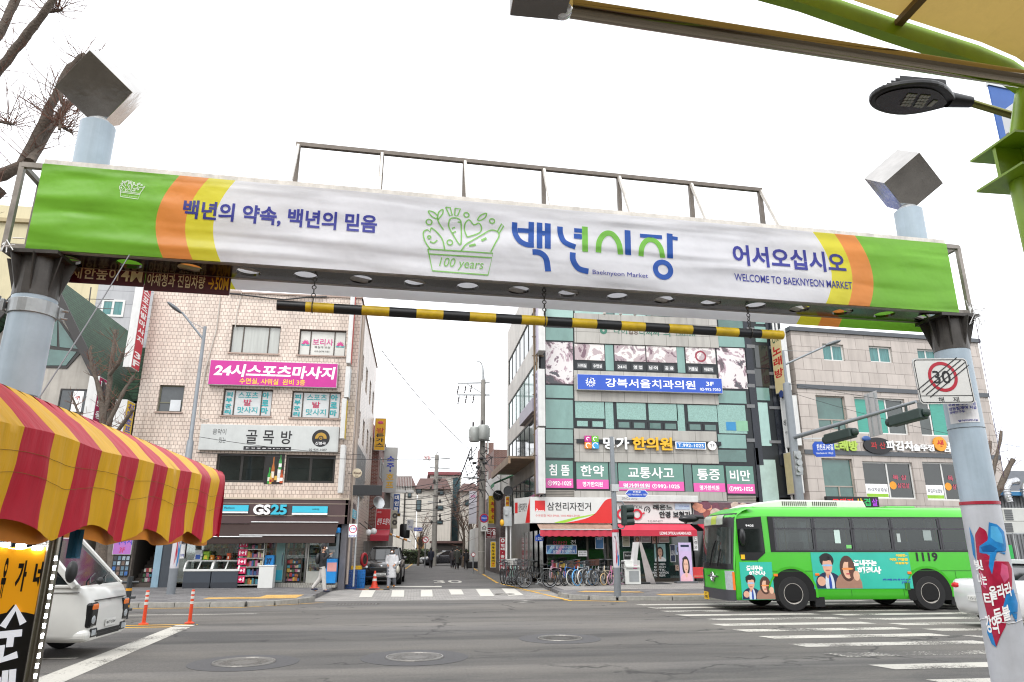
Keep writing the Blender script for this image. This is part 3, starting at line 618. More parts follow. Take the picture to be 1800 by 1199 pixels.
for s_ in(-1,1):
 d=cy.pt(s_*pi*R*.5,0,0)-cL;d.z=0;d.normalize()
 for z in(-.04,.04):b.tube(cL+d*(R)+Vector((0,0,zb+z)),cL+d*(R+.1)+Vector((0,0,zb+z)),.014)
 b.box(*(lambda q:(q.x-.015,q.x+.015,q.y-.05,q.y+.05,zb-.06,zb+.06))(cL+d*(R+.035)))
build('clamp_band',b,STEELR,gate,bevel=.003)
q=cy.pt(-pi*R*.55,0,.12);bx=MB().tube((q.x,q.y,zb-.42),(q.x,q.y,zb+.1),.045).tube((q.x-.1,q.y,zb+.02),(q.x-.02,q.y,zb+.02),.03)
bx.path([(q.x,q.y,zb-.25),(q.x+.03,q.y,zb-.3),(q.x+.04,q.y,zb-.36),(q.x,q.y,zb-.42),(q.x,q.y,0.2)],.03,8);build('conduit',bx,STEELR,gate,smooth=True)
cR,R=PL['r'];cy=Cyl(cR,R)
zr=FG.px(1722,885,-GD/2)[1]
build('red_ring',MB().lathe([(R+.002,zr-.018),(R+.012,zr-.018),(R+.012,zr+.018),(R+.002,zr+.018)],36,cR),M('ring_red','a02034',.4,0,.1),gate)
wrap=build('printed_wrap',MB().lathe([(R+.003,.05),(R+.005,.05),(R+.005,zr-.02),(R+.003,zr-.02)],40,cR),M('wrap_grey_white','b9bcc2',.4,0,.12,3,streak=.12),gate,smooth=True)
def wpx(x,y):
 d=ray(x,y);best=None
 o=C0.xy-cR.xy;a=d.xy.dot(d.xy);bq=2*o.dot(d.xy);cc=o.dot(o)-(R+.005)**2;D=max(bq*bq-4*a*cc,0);t_=(-bq-sqrt(D))/(2*a);p=C0+d*t_
 ang=atan2((p-cR).x,-(p-cR).y)-cy.a0;return(ang*R,p.z)
def wblob(name,px,mat,w,parent=wrap):
 pts=[wpx(*p)for p in px];vs=[min(p[1]for p in pts),max(p[1]for p in pts)];n=50;b=MB();N=len(pts);w+=.004
 for k in range(n):
  va,vb=vs[0]+(vs[1]-vs[0])*k/n,vs[0]+(vs[1]-vs[0])*(k+1)/n;vm=(va+vb)/2
  def cross(v):
   xs=[]
   for i in range(N):
    (u0,v0),(u1,v1)=pts[i],pts[(i+1)%N]
    if(v0-v)*(v1-v)<0:xs.append(u0+(u1-u0)*(v-v0)/(v1-v0))
   return sorted(xs)
  e=(vb-va)*.02;xa,xb=cross(va+e),cross(vb-e)
  if 1:
   for i in range(0,min(len(xa),len(xb))-1,2):
    m=14
    for j in range(m):f0,f1=j/m,(j+1)/m;b.quad(cy.pt(xa[i]+(xa[i+1]-xa[i])*f0,va,w),cy.pt(xa[i]+(xa[i+1]-xa[i])*f1,va,w),cy.pt(xb[i]+(xb[i+1]-xb[i])*f1,vb,w),cy.pt(xb[i]+(xb[i+1]-xb[i])*f0,vb,w))
 build(name,b,mat,parent)
RIBR,RIBB,RIBD,RIBL,RIBP=M('ribbon_red','a3163a',.35,0,.3,7),M('ribbon_blue','1e7fc0',.35,0,.3,7),M('ribbon_deep_blue','0f5b97',.35,0,.2,7),M('ribbon_light_blue','4ea6d6',.35,0,.2,7),M('ribbon_pink','c9567c',.35,0,.3,6)
wblob('ribbon',[(1714,940),(1722,926),(1733,932),(1738,950),(1735,975),(1752,985),(1768,980),(1778,1000),(1778,1035),(1772,1070),(1768,1100),(1758,1120),(1752,1136),(1745,1125),(1738,1090),(1728,1050),(1720,1000)],RIBR,.006)
wblob('ribbon',[(1704,925),(1712,945),(1716,985),(1711,975)],RIBB,.0065)
wblob('ribbon',[(1738,918),(1752,922),(1764,935),(1768,960),(1766,975),(1752,970),(1748,985),(1744,1010),(1738,995),(1740,975),(1722,972),(1722,960),(1736,950)],RIBB,.0075)
wblob('ribbon',[(1741,925),(1752,926),(1760,940),(1763,956),(1750,952),(1741,945)],RIBL,.0085)
wblob('ribbon',[(1724,962),(1740,957),(1752,964),(1746,970),(1728,970)],RIBD,.0085)
wblob('ribbon',[(1768,1045),(1780,1035),(1788,1060),(1786,1095),(1778,1078),(1770,1090),(1762,1070)],RIBB,.0075)
wblob('ribbon',[(1738,1090),(1746,1118),(1752,1138),(1744,1132),(1736,1112)],RIBB,.0082)
wblob('ribbon',[(1760,990),(1770,995),(1773,1015),(1765,1025),(1758,1010)],RIBP,.0075)
wblob('ribbon',[(1722,1000),(1730,1012),(1734,1035),(1728,1030)],RIBP,.0075)
lt=MB()
for s_,x0,y0,x1,y1,tilt in(('타',1733,1042,1747,1064,0),('올라라',1742,1022,1774,1056,1),('강의',1737,1082,1752,1112,0),('등불',1750,1062,1772,1098,1),('빛',1716,984,1727,1002,0),('나는',1722,1008,1733,1028,0)):
 a,b_=wpx(x0,y1),wpx(x1,y0)
 n0=len(lt.v);tmp=MB();tmp.text(WORLD,s_,0,0,1,1,0,0,.03)
 for f in tmp.f:lt.f.append(tuple(n0+i for i in f));lt.m.append(0)
 for v_ in tmp.v:uu,vv=v_.x,v_.z;lt.v.append(cy.pt(a[0]+(b_[0]-a[0])*uu,a[1]+(b_[1]-a[1])*(vv*.72+.28*uu if tilt else vv),.016))
build('lettering',lt,WHITE,wrap)
zt=wpx(1760,1092)[1];build('tie_cord',MB().path([cy.pt((k/20-.5)*2*pi*R,zt+.02*sin(k),.012)for k in range(21)],.004,5),M('cord_white','d8d8d8',.7),gate)
def on_pole(name,label,px,mat,lines,cat='notice'):
 a,b_=wpx(px[0],px[3]),wpx(px[2],px[1]);m=MB();m.grid(lambda s,q:cy.pt(a[0]+(b_[0]-a[0])*s,a[1]+(b_[1]-a[1])*q,.004),8,2)
 o=build(name,m,mat);tag(o,label,cat);l=MB()
 for s_,x0,y0,x1,y1 in lines:
  tmp=MB();tmp.text(WORLD,s_,x0,1-y1,x1,1-y0,0,0,.02);n0=len(l.v)
  for f in tmp.f:l.f.append(tuple(n0+i for i in f));l.m.append(0)
  for v_ in tmp.v:l.v.append(cy.pt(a[0]+(b_[0]-a[0])*v_.x,a[1]+(b_[1]-a[1])*v_.z,.008))
 build('lettering',l,INK,o)
on_pole('paper_notice','white paper notice with blue print pasted on the gate pole under the square sign',(1671,704,1716,746),M('paper','d9d9da',.7,0,.1),[('수용절제에 지금',.05,.04,.95,.2),('전동철재여 지급',.05,.24,.95,.4),('장애인구두',.05,.43,.55,.55),('알아버려나눔',.3,.86,.92,.95)])
q=cR+Vector((-.1,-.31,0));FS=Fr((q.x,q.y,0),-3)
r=(FS.px(1609,665)[0],FS.px(1657,710)[1],FS.px(1705,660)[0],FS.px(1657,630)[1]);cu_,cv_=(r[0]+r[2])/2,(r[1]+r[3])/2;hw,hh=(r[2]-r[0])/2*1.0,(r[3]-r[1])/2
ro=thing('road_sign','square white sign reading 30 in a red ring struck through, on the right gate pole','road sign',FS.pt(cu_,cv_-hh,0))
class Tilt:
 def __init__(s,F,u,v,a):s.F,s.u,s.v,s.c,s.s=F,u,v,cos(a),sin(a)
 def pt(s,u,v,w=0):return s.F.pt(s.u+u*s.c-v*s.s,s.v+u*s.s+v*s.c,w)
T=Tilt(FS,cu_,cv_,radians(1.5))
def rrect(w,h,r_,n=5):return[(sx*(w-r_)+r_*cos(a0+k*pi/2/n),sy*(h-r_)+r_*sin(a0+k*pi/2/n))for sx,sy,a0 in((1,1,0),(-1,1,pi/2),(-1,-1,pi),(1,-1,3*pi/2))for k in range(n+1)]
build('plate',MB().prism(T,rrect(hw,hh,.05),-.01,0),ALU,ro);build('plate_face',MB().poly([T.pt(u,v,.002)for u,v in rrect(hw-.004,hh-.004,.05)]),M('sign_white','cbcbc7',.35,0,.06),ro)
b=MB();o_,i_=rrect(hw-.015,hh-.015,.04),rrect(hw-.025,hh-.025,.035)
for k in range(len(o_)):j=(k+1)%len(o_);b.quad(T.pt(*i_[k],.004),T.pt(*o_[k],.004),T.pt(*o_[j],.004),T.pt(*i_[j],.004))
b.quad(T.pt(-hw+.02,-hh*.66,.004),T.pt(hw-.02,-hh*.66,.004),T.pt(hw-.02,-hh*.63,.004),T.pt(-hw+.02,-hh*.63,.004));b.text(T,'해',-hw*.32,-hh*.93,-hw*.12,-hh*.7,.004);b.text(T,'제',hw*.2,-hh*.93,hw*.42,-hh*.7,.004);b.text(T,'30',-hw*.36,-hh*.12,hw*.28,hh*.45,.004,0,.01)
for k in range(4):d=(k-1.5)*.045;stroke(b,T,[(-hw*.80+d,-hh*.54-d*.7),(hw*.84+d,hh*.86-d*.7)],.011,.0075)
build('border_and_figures',b,BLACK,ro)
build('red_ring',MB().ring(T,0,hh*.18,hh*.52,hh*.66,.0055,40),M('sign_red','a8152c',.35,0,.05),ro)
build('mount_bracket',MB().bar(FS.pt(cu_+.05,cv_+.05,-.02),FS.pt(cu_+.2,cv_+.05,-.2),.06,.04),STEELR,ro)
wB=-GD*.55;zB=(FG.px(487,538,wB)[1]+FG.px(1375,588,wB)[1])/2;uB0,uB1=FG.px(487,538,wB)[0],FG.px(1375,588,wB)[0]
cb=thing('clearance_bar','black and yellow striped height bar hanging on chains under the gate','height bar',FG.pt((uB0+uB1)/2,zB-.055,wB))
m=MB()
for i in range(20):
 m.mat(i%2).tube(FG.pt(uB0+(uB1-uB0)*i/20,zB,wB),FG.pt(uB0+(uB1-uB0)*(i+1)/20,zB,wB),.055,n=24,caps=i in(0,19))
build('striped_tube',m,[M('bar_black','17181b',.4,0,.3,12),M('bar_yellow','c9a816',.45,0,.25,9)],cb,smooth=True)
for x,y in((551,520),(957,540),(1316,560)):
 u=FG.px(x,y,wB)[0];m=MB();z0,z1=zB+.07,BZ-.01;n=int((z1-z0)/.045)
 for i in range(n):m.torus(FG.pt(u,z0+(z1-z0)*(i+.5)/n,wB),.021,.0055,FG.N if i%2 else FG.U,12,6)
 m.torus(FG.pt(u,zB,wB),.062,.006,FG.U,20,6);build('chain',m,DKST,cb)
MAR=M('maroon_board','4d1220',.4,0,.25,4);CRM=M('cream_letters','d8cfae',.5,0,.05);YEL=M('yellow_letters','e0b02a',.5,0,.05)
FH=FG.out(-GD-.02)
def hang(name,label,c0,c1,ytop,items):
 u0,v0=FH.px(*c0);u1,_=FH.px(*c1);v1=FH.px(c0[0],ytop)[1]
 def ex(F,root,wf,at,w,h):build('hanger',MB().bar(F.pt(u0+.2,v1,.01),F.pt(u0+.2,BZ+.02,.01),.02).bar(F.pt(u1-.2,v1,.01),F.pt(u1-.2,BZ+.02,.01),.02),DKST,root)
 return sign(name,label,FH,(u0,v0,u1,v1),.02,MAR,MAR,items,0,trim=.004,extras=ex)
hang('hanging_board','maroon board stating the 4M height limit, at the left gate pole',(118,497),(253,505),458,[('제한높이',.04,.26,.66,.82,CRM),('4M',.69,.22,.97,.82,CRM)])
hang('hanging_board','maroon board with a yellow arrow and 50M, right of the height limit board',(253,511),(403,522),468,[('야채청과 진입차량',.03,.3,.7,.82,CRM),('→50M',.74,.3,.98,.82,YEL)])
tag(build('guy_wire',MB().path(sag(FG.pt(FG.px(228,452)[0],BZ,.02),onY(-40,860,5.2),.05),.006,5),M('wire_rope','77767a',.5,.3)),'grey wire rope slanting down from the gate past the left pole','wire')
m=MB();u=GL+E_
for k in range(16):
 p=FG.pt(u+random.uniform(-.05,.1),BZ+random.uniform(-.08,.1),.04);m.path([p,p+Vector((random.uniform(-.12,.12),random.uniform(-.05,.05),random.uniform(-.12,.12))),p+Vector((random.uniform(-.1,.16),0,random.uniform(-.2,.05)))],.005,4)
tag(build('string_knot',m,M('cord_white','d8d8d8',.7)),'tangle of white cord knotted round the right end of the gate','cord')
m=MB()
for k in range(9):
 p=FG.pt(-E_+random.uniform(-.03,.1),BZ+random.uniform(-.03,.12),.04);m.path([p,p+Vector((random.uniform(-.02,.14),-.02,random.uniform(-.12,.02)))],.006,4)
tag(build('string_knot',m,M('cord_white','d8d8d8',.7)),'white cord tied round the bottom left corner of the gate','cord')
tag(build('stray_wire',MB().path(sag(FG.pt(GL+E_,BZ,.03),onY(1765,840,9.0),.05),.004,4),M('cord_violet','6d5576',.6)),'thin violet cord hanging down beside the right gate pole','wire')
# near things: stall, arcade, lamp, truck
AR,AYL,AOR=M('awning_red','bb1230',.48,0,.14,5,.45,5,spec=.3,stretch=(1,2.2,.45)),M('awning_yellow','dda800',.48,0,.14,5,.45,5,spec=.3,stretch=(1,2.2,.45)),M('awning_orange','d9820f',.6,0,.12,4)
st=thing('food_stall','street food stall under a red and yellow striped awning with scalloped edge','stall',(-2.6,5.2,0))
AX,Y0,Y1=-1.9,2.3,7.4
def ridge(y):k=max(0,(y-5.9)/1.5)**1.4;return Vector((-2.2+.27*k,y,2.53-.11*k))
def nz(*a):return noise.noise(Vector(a))
def aw(y,t):
 f=Vector((AX,y,2.265+.022*max(0,y-4.6)+.006*sin(y*5.2)+.02*nz(y*1.3,0,0)))
 if t<=1:
  r=ridge(y);p=r.lerp(f,t);p.z+=(.02+.022*nz(y*2.3,t*2,1)+.010*nz(y*9,t*1.5,3))*sin(pi*t);return p
 q=t-1;hem=1.735+.095*(abs(sin((y-5.1)*pi/.93)))**1.5
 z=f.z+(hem-f.z)*q;x=AX-.02*q+.010*q*sin((y-4.3)*2*pi/.47)+.030*nz(y*3.1,q*1.3,5)*q+.014*nz(y*13,q*1.0,9)*min(1,q*3)
 return Vector((x,y+.015*nz(y*3,q*3,2),z))
m=MB();ns=8;y=Y0;k=0;sw=.295
yb=[Y0]+[v for v in[3.96+sw*i for i in range(-12,20)]if Y0+.01<v<Y1-.01]+[Y1]
for a,b in zip(yb,yb[1:]):
 mid=(a+b)/2;idx=int(math.floor((mid-3.96)/sw));m.mat(1 if idx%2==0 else 0)
 m.grid(lambda u,v:aw(a+(b-a)*u,v),ns,4);
 n0=len(m.f)
 m.grid(lambda u,v:aw(a+(b-a)*u,1+v),ns,10)
 m.grid(lambda u,v:ridge(a+(b-a)*u).lerp(Vector((-3.35,a+(b-a)*u,2.3)),v),2,3)
for i in range(5):
 m.mat(i%2);x0,x1=AX-.29*i,AX-.29*(i+1)
 m.grid(lambda u,v:Vector((x0+(x1-x0)*u,Y1+.03*sin(v*3)+.02*sin(u*6),2.33+(1.76+.08*abs(sin((x0+(x1-x0)*u)*5.2))-2.33)*v)),6,6)
build('canopy',m,[AR,AYL],st,smooth=True,weld=.004,ang=42)
m=MB()
for zt in(.27,.5):m.path([aw(Y0+(Y1-Y0)*i/120,1+zt)+Vector((.006,0,0))for i in range(121)],.0013,4)
build('seam',m,M('seam_thread','8a6420',.8),st)
m=MB();m.grid(lambda u,v:Vector((AX-.10+.03*sin(u*40),Y0+(Y1-.1-Y0)*u,2.3+(1.735+.02*sin(u*31)-2.3)*v)),80,4);m.grid(lambda u,v:Vector((-3.3+(AX-.1+3.3)*u,Y0+(Y1-Y0)*v,2.28)),4,8)
build('inner_lining',m,AOR,st,smooth=True)
pp=onX(95,960,-2.02)
build('post',MB().tube((pp.x,pp.y,0),(pp.x,pp.y,2.3),.038,n=18),M('post_steel','8f8a80',.25,1,.2,9),st,smooth=True)
for x,y in((-3.25,2.6),(-2.02,2.5)):build('post',MB().tube((x,y,0),(x,y,2.3),.025,n=12),STEELR,st,smooth=True)
build('side_flap',MB().grid(lambda u,v:Vector((pp.x+.045+.085*u,pp.y+.06+.02*sin(u*5),1.80-.16*v)),4,4),M('flap_teal','14506a',.6,0,.2),st)
FQ=Fr((0,pp.y+.12,0),4)
r=(FQ.px(-150,1050)[0],.35,FQ.px(92,1000)[0],FQ.px(40,962)[1])
ss=thing('stall_sign','orange and black upright stall sign with brush lettering, edged with white leds','sign',FQ.pt((r[0]+r[2])/2,0,0))
build('board',MB().fbox(FQ,r[0],r[1],r[2],r[3],-.05,0),M('stall_sign_orange_glow','f0a616',.45,0,.12,3,emit=.22),ss)  # orange given a faint glow of its own to brighten the shaded board
build('legs',MB().fbox(FQ,r[0]+.1,0,r[0]+.14,r[1],-.045,-.01).fbox(FQ,r[2]-.14,0,r[2]-.1,r[1],-.045,-.01),DKST,ss)
c=FQ.px(8,1185);m=MB();pts=[(c[0]+.30*cos(a)*(1+.04*sin(5*a)),c[1]+.31*sin(a))for a in[2*pi*i/40 for i in range(40)]]
pts=[(min(u,r[2]-.01),max(v,r[1]+.01))for u,v in pts];m.poly([FQ.pt(u,v,.003)for u,v in pts]);a=FQ.px(18,1062);d=FQ.px(40,1095);e=FQ.px(-4,1095);m.poly([FQ.pt(e[0],e[1],.0035),FQ.pt(d[0],d[1],.0035),FQ.pt(a[0]+.02,a[1],.0035)])
build('ink_patch',m,BLACK,ss)
m=MB();m.text(FQ,'유',*FQ.px(-3,1052),*FQ.px(19,980),.006,0,.045);m.text(FQ,'가',*FQ.px(24,1040),*FQ.px(52,985),.006,0,.045);m.text(FQ,'네',*FQ.px(56,1034),*FQ.px(84,986),.006,0,.045);build('lettering',m,BLACK,ss)
m=MB()
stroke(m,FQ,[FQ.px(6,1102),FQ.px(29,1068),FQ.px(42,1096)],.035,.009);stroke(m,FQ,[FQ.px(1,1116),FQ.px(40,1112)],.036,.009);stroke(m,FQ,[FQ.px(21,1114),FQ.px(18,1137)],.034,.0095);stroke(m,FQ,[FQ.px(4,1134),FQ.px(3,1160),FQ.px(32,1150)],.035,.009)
stroke(m,FQ,[FQ.px(24,1176),FQ.px(20,1230)],.033,.009);stroke(m,FQ,[FQ.px(11,1178),FQ.px(7,1226)],.03,.009);stroke(m,FQ,[FQ.px(-14,1190),FQ.px(-2,1192),FQ.px(-6,1230)],.03,.009);build('lettering',m,M('brush_white_glow','e6eaf4',.5,0,.05,emit=.3),ss)  # brush strokes glow slightly too, added brightness in place of light falling on them
LEDM=M('led_white','f4f6ff',.4,emit=14.0,var=0)
for x,y in((10,957),(38,960),(67,963)):q=FQ.px(x,y);build('led',MB().fbox(FQ,q[0]-.024,q[1]-.011,q[0]+.024,q[1]+.011,.004,.016),LEDM,ss)
for i in range(24):v=r[3]-.06-i*.05;build('led',MB().fbox(FQ,r[2]+.004,v-.012,r[2]+.014,v+.012,-.02,.008),LEDM,ss)
build('led_wire',MB().path([FQ.pt(r[0]+(r[2]-r[0])*i/12,r[3]+.012*sin(i*1.3),.006)for i in range(13)],.003,4),WHITE,ss)
GRN=M('arcade_green','8db52a',.35,0,.18,4,streak=.2);CREAM=M('arcade_cream','d2b878',.7,0,.2,1.6,streak=.25)
_n=CREAM.node_tree;_t=_n.nodes.new('ShaderNodeBsdfTranslucent');_t.inputs['Color'].default_value=lin('c2a45c');_m=_n.nodes.new('ShaderNodeMixShader');_m.inputs[0].default_value=.3;_n.links.new(_n.nodes['Principled BSDF'].outputs[0],_m.inputs[1]);_n.links.new(_t.outputs[0],_m.inputs[2]);_n.links.new(_m.outputs[0],_n.nodes['Material Output'].inputs[0])
arc=thing('market_arcade','market arcade with green arched steel ribs and a cream roof overhead at right','arcade',(0,0,0))
AY=2.9;Fa=Fr((0,AY,0))
edge=[Fa.px(*p)for p in((1810,172),(1760,137),(1700,111),(1640,92),(1560,66),(1490,42),(1410,14),(1330,-8))]
u,v=edge[-1];apex=(-.3,v+.55)
for i in range(1,9):t_=i/8;edge.append((u+(apex[0]-u)*t_,v+(apex[1]-v)*sin(t_*pi/2)))
lf=[(-.6-q[0]-.0,q[1])for q in edge[:-1]][::-1];edge+=lf
def rib(y,name='rib'):
 F=Fr((0,y,0));m=MB();ce=Vector((-.3,1.7));up=[(q[0]+(q[0]+.3)*.02,q[1]+.10)for q in edge]
 for i in range(len(edge)-1):
  a,b,c,d=edge[i],edge[i+1],up[i+1],up[i]
  m.hexa([F.pt(*a,.03),F.pt(*b,.03),F.pt(*b,-.03),F.pt(*a,-.03),F.pt(*d,.03),F.pt(*c,.03),F.pt(*c,-.03),F.pt(*d,-.03)])
 return build(name,m,GRN,arc)
for y in(AY,-1.5,-6,-11,-16):rib(y)
def skin(i,y):q=edge[i];return Vector((q[0]+(q[0]+.3)*.02,y,q[1]+.102))
m=MB();ys_=[AY-.05,-.2,-.5,-4,-8,-12,-18]
for i in range(len(edge)-1):
 for a,b in zip(ys_,ys_[1:]):m.quad(skin(i,a),skin(i,b),skin(i+1,b),skin(i+1,a))
build('roof_skin',m,CREAM,arc)
m=MB()
for i in(4,9,13):m.bar(skin(i,AY)+Vector((0,0,-.03)),skin(i,-18)+Vector((0,0,-.03)),.045,.03)
build('purlins',m,M('purlin_brown','70562c',.6),arc)
for sx in(1,-1):
 e0=edge[0]if sx==1 else edge[-1]
 for y in(AY,-1.5,-6,-11,-16):
  cx=Fa.px(1750,290)[0]*sx+.17*sx-(.6 if sx<0 else 0);zA,zB=Fa.px(1775,262)[1],Fa.px(1775,312)[1];build('column',MB().tube((cx,y,0),(cx,y,zB),.085,n=20).box(cx-.17,cx+.17,y-.15,y+.15,zA,zA+.012).box(cx-.17,cx+.17,y-.15,y+.15,zB-.012,zB).box(cx-.01,cx+.01,y-.14,y+.14,zB,zA).box(cx-.16,cx-.011,y-.01,y+.01,zB,zA).box(cx+.011,cx+.16,y-.01,y+.01,zB,zA).tube((cx,y,zA+.012),(e0[0],y,e0[1]+.04),.06,n=14),GRN,arc,smooth=True)
for sx in(1,-1):
 sh=thing('unseen_market_shops','unseen row of market shops added along the %s of the arcade alley'%('right side' if sx>0 else 'left side'),'shops',(sx*5.2,-10,0))
 m=MB();m.box(min(sx*4.2,sx*18),max(sx*4.2,sx*18),-30,-1.5,0,6 if sx>0 else 13);build('wall',m,M('shop_wall','7d766b',.7,0,.3),sh)  # unseen blocks added behind the camera; left one raised to darken the cube's reflection
 m=MB()
 for i in range(9):m.box(min(sx*3.4,sx*4.2),max(sx*3.4,sx*4.2),-29+i*3,-26.6+i*3,2.4,2.9)
 build('awning',m,M('shop_awning','6d2f28',.6,0,.3),sh)
PZ=3.95;a,b=onZ(985,12,PZ),onZ(1830,144,PZ);d=(b-a).normalized()
pipe=thing('steel_pipe','polished steel pipe with a ball end crossing the top right of the view','pipe',(b.x,b.y,PZ))
build('tube',MB().tube(a,b+d*.6,.042,n=28),M('pipe_polished','9a9080',.10,1,.06),pipe,smooth=True);build('ball_end',MB().ell(a+d*.01,(.055,.055,.055),18,12),CHROME,pipe,smooth=True)
q=onZ(955,-14,PZ);tag(build('lamp_box',MB().hexa([q+Vector(p)for p in((-.13,-.1,-.05),(.11,-.1,-.05),(.11,.1,-.05),(-.13,.1,-.05),(-.13,-.1,.12),(.11,-.1,.12),(.11,.1,.12),(-.13,.1,.12))]),M('box_grey_steel','7d7a77',.4,.8,.15),bevel=.005),'grey steel box at the ball end of the polished pipe','lamp box')
hp=onY(1606,172,3.5);sl=thing('street_lamp','dark led street lamp head on a short arm, above the right end of the gate','street lamp',hp)
LD=M('lamp_black','141416',.35,.2,.15)
class Flat:
 def pt(s,u,v,w=0):return hp+Vector((u,v,w))
LO=[(-.29*cos(a)+.05*max(0,-cos(a))*0,.165*sin(a)*(1 if cos(a)>0 else(1-.55*cos(a)**2)))for a in[2*pi*k/36 for k in range(36)]]
build('housing',MB().prism(Flat(),LO[::-1],-.02,.02),LD,sl,bevel=.012);m=MB().ell(hp+Vector((-.02,0,.02)),(.24,.13,.05),24,10)
for i in range(9):m.box(hp.x-.2+.012*abs(i-4),hp.x+.16,hp.y-.1+i*.025,hp.y-.094+i*.025,hp.z+.03,hp.z+.078)
build('cooling_fins',m,LD,sl);build('lens_plate',MB().prism(Flat(),[(x*.82-.015,y*.78)for x,y in LO[::-1]],-.027,-.0195),M('lens_plate','0d0d0e',.25,0,0),sl)
m=MB()
for gx in(0,1):
 for i in range(3):
  for j in range(4):cx,cy_=hp.x-.085+gx*.09+i*.022+j*.010,hp.y-.06+j*.032;m.box(cx-.009,cx+.009,cy_-.013,cy_+.013,hp.z-.033,hp.z-.0265)
m.box(hp.x+.11,hp.x+.14,hp.y-.03,hp.y+.03,hp.z-.033,hp.z-.0265);build('led_chips',m,M('led_chip','8f8f86',.3,.2,.1),sl)
ae=onY(1830,218,3.5)
build('arm',MB().path([hp+Vector((.24,0,.01)),hp+Vector((.4,0,.005))],[.05,.035],14),LD,sl,smooth=True);build('arm_tube',MB().path([hp+Vector((.38,0,.005)),ae,ae+Vector((.3,.0,-.02))],.024,12),M('arm_olive_steel','6f7040',.2,.9,.2),sl,smooth=True)
qx=onY(1795,200,3.6);tag(build('bracket_box',MB().box(qx.x-.03,qx.x+.12,qx.y,qx.y+.12,qx.z-.09,qx.z+.09),ALU,bevel=.006),'small aluminium box where the lamp arm meets the arcade column','bracket')
Fb=Fr((0,3.9,0),8);p0,p1,p2=Fb.px(1738,150),Fb.px(1795,405),Fb.px(1860,405)
bb=thing('blue_panel','tall blue banner panel hanging behind the green arcade column at the right edge','banner',Fb.pt(p0[0]+.2,2.2,0))
u0=(p0[0]+p1[0])/2;build('cloth',MB().fbox(Fb,u0,2.5,u0+.5,p0[1],-.012,0),M('panel_blue','2c5fae',.5,0,.15),bb);build('batten',MB().fbox(Fb,u0-.01,p0[1],u0+.51,p0[1]+.03,-.02,.01),ALU,bb)
TW=M('truck_white','d2d2ce',.28,0,.05,2,coat=.5);TRIM=M('trim_black','1b1c1d',.5,0,.1);LAMP=M('lamp_glass','b9c0c4',.08,.3,.2,20);AMBER=M('amber_lens','e07020',.25,0,.1);REDL=M('red_lens','c01822',.2,0,.15,9)
def loft(mb,secs,close=True):
 n=len(secs[0]);vs=[p for s_ in secs for p in s_];fs=[]
 for i in range(len(secs)-1):
  for k in range(n if close else n-1):fs.append((i*n+k,i*n+(k+1)%n,(i+1)*n+(k+1)%n,(i+1)*n+k))
 if close:fs+=[tuple(range(n-1,-1,-1)),tuple((len(secs)-1)*n+k for k in range(n))]
 return mb.add(vs,fs)
def wheel(parent,c,r,wdt,ax,rimcol=None,hub=True):
 c,ax=Vector(c),Vector(ax)
 w_=build('wheel',MB().lathe([(r*.6,-wdt/2),(r*.94,-wdt/2),(r,-wdt*.32),(r,wdt*.32),(r*.94,wdt/2),(r*.6,wdt/2),(r*.55,wdt*.3)],32,c,ax),RUBBER,parent,smooth=True)
 b=MB().lathe([(r*.62,wdt*.2),(r*.62,wdt*.47),(r*.56,wdt*.47),(r*.5,wdt*.2),(r*.2,wdt*.25),(r*.18,wdt*.42),(.01,wdt*.42)],24,c,ax)
 x=ax.cross(Vector((0,0,1))).normalized();z=ax.cross(x)
 for k in range(8):a=2*pi*k/8;b.tube(c+(x*cos(a)+z*sin(a))*r*.34+ax*wdt*.2,c+(x*cos(a)+z*sin(a))*r*.34+ax*wdt*.28,r*.05,n=6)
 build('rim',b,rimcol or ALU,w_,smooth=True)
 return w_
TX,TY=-5.12,12.75
tk=thing('light_truck','white light truck with its cab nosing out from behind the stall sign','truck',(TX-2.4,TY+.85,0))
def tsec(x,zb,zt,hw,top=.93):
 c=TY+.85;h=[(hw*.94,zb),(hw,zb+.1),(hw,zb+(zt-zb)*.55),(hw*(1+top)/2,zb+(zt-zb)*.86),(hw*top,zt)]
 return[Vector((TX+x,c-a,z))for a,z in h]+[Vector((TX+x,c+a,z))for a,z in h[::-1]]
m=MB();loft(m,[tsec(-2.1,.45,1.12,.85,.985),tsec(-1.3,.42,1.12,.85,.985),tsec(-.9,.28,1.12,.85,.985),tsec(-.5,.26,1.12,.85,.98),tsec(-.24,.25,1.10,.84,.98),tsec(-.16,.25,1.05,.82,.97),tsec(-.09,.25,.95,.79,.96),tsec(-.04,.26,.84,.75,.96),tsec(-.01,.27,.72,.69,.95),tsec(0,.3,.62,.6,.94)])
build('cab_body',m,TW,tk,smooth=True,ang=70)
m=MB()
def gsec(x,zb,zt,hb,ht):c=TY+.85;return[Vector((TX+x,c-hb,zb)),Vector((TX+x,c-(hb+ht)/2-.01,(zb+zt)/2)),Vector((TX+x,c-ht,zt)),Vector((TX+x,c+ht,zt)),Vector((TX+x,c+(hb+ht)/2+.01,(zb+zt)/2)),Vector((TX+x,c+hb,zb))]
loft(m,[gsec(-2.05,1.1,1.88,.83,.74),gsec(-1.1,1.1,1.90,.83,.74),gsec(-1.0,1.1,1.82,.83,.735),gsec(-.32,1.06,1.17,.82,.78),gsec(-.22,1.05,1.08,.79,.78)]);build('glasshouse',m,M('truck_glass','1f2527',.06,0,.35,1.5,spec=.18),tk)
m=MB();c=TY+.85
loft(m,[[Vector((TX+x,c+q,z))for q,z in((-.76,1.86),(-.70,1.95),(.70,1.95),(.76,1.86))]for x in(-2.1,-1.2)]+[[Vector((TX-1.04,c+q,z))for q,z in((-.75,1.82),(-.70,1.86),(.70,1.86),(.75,1.82))]])
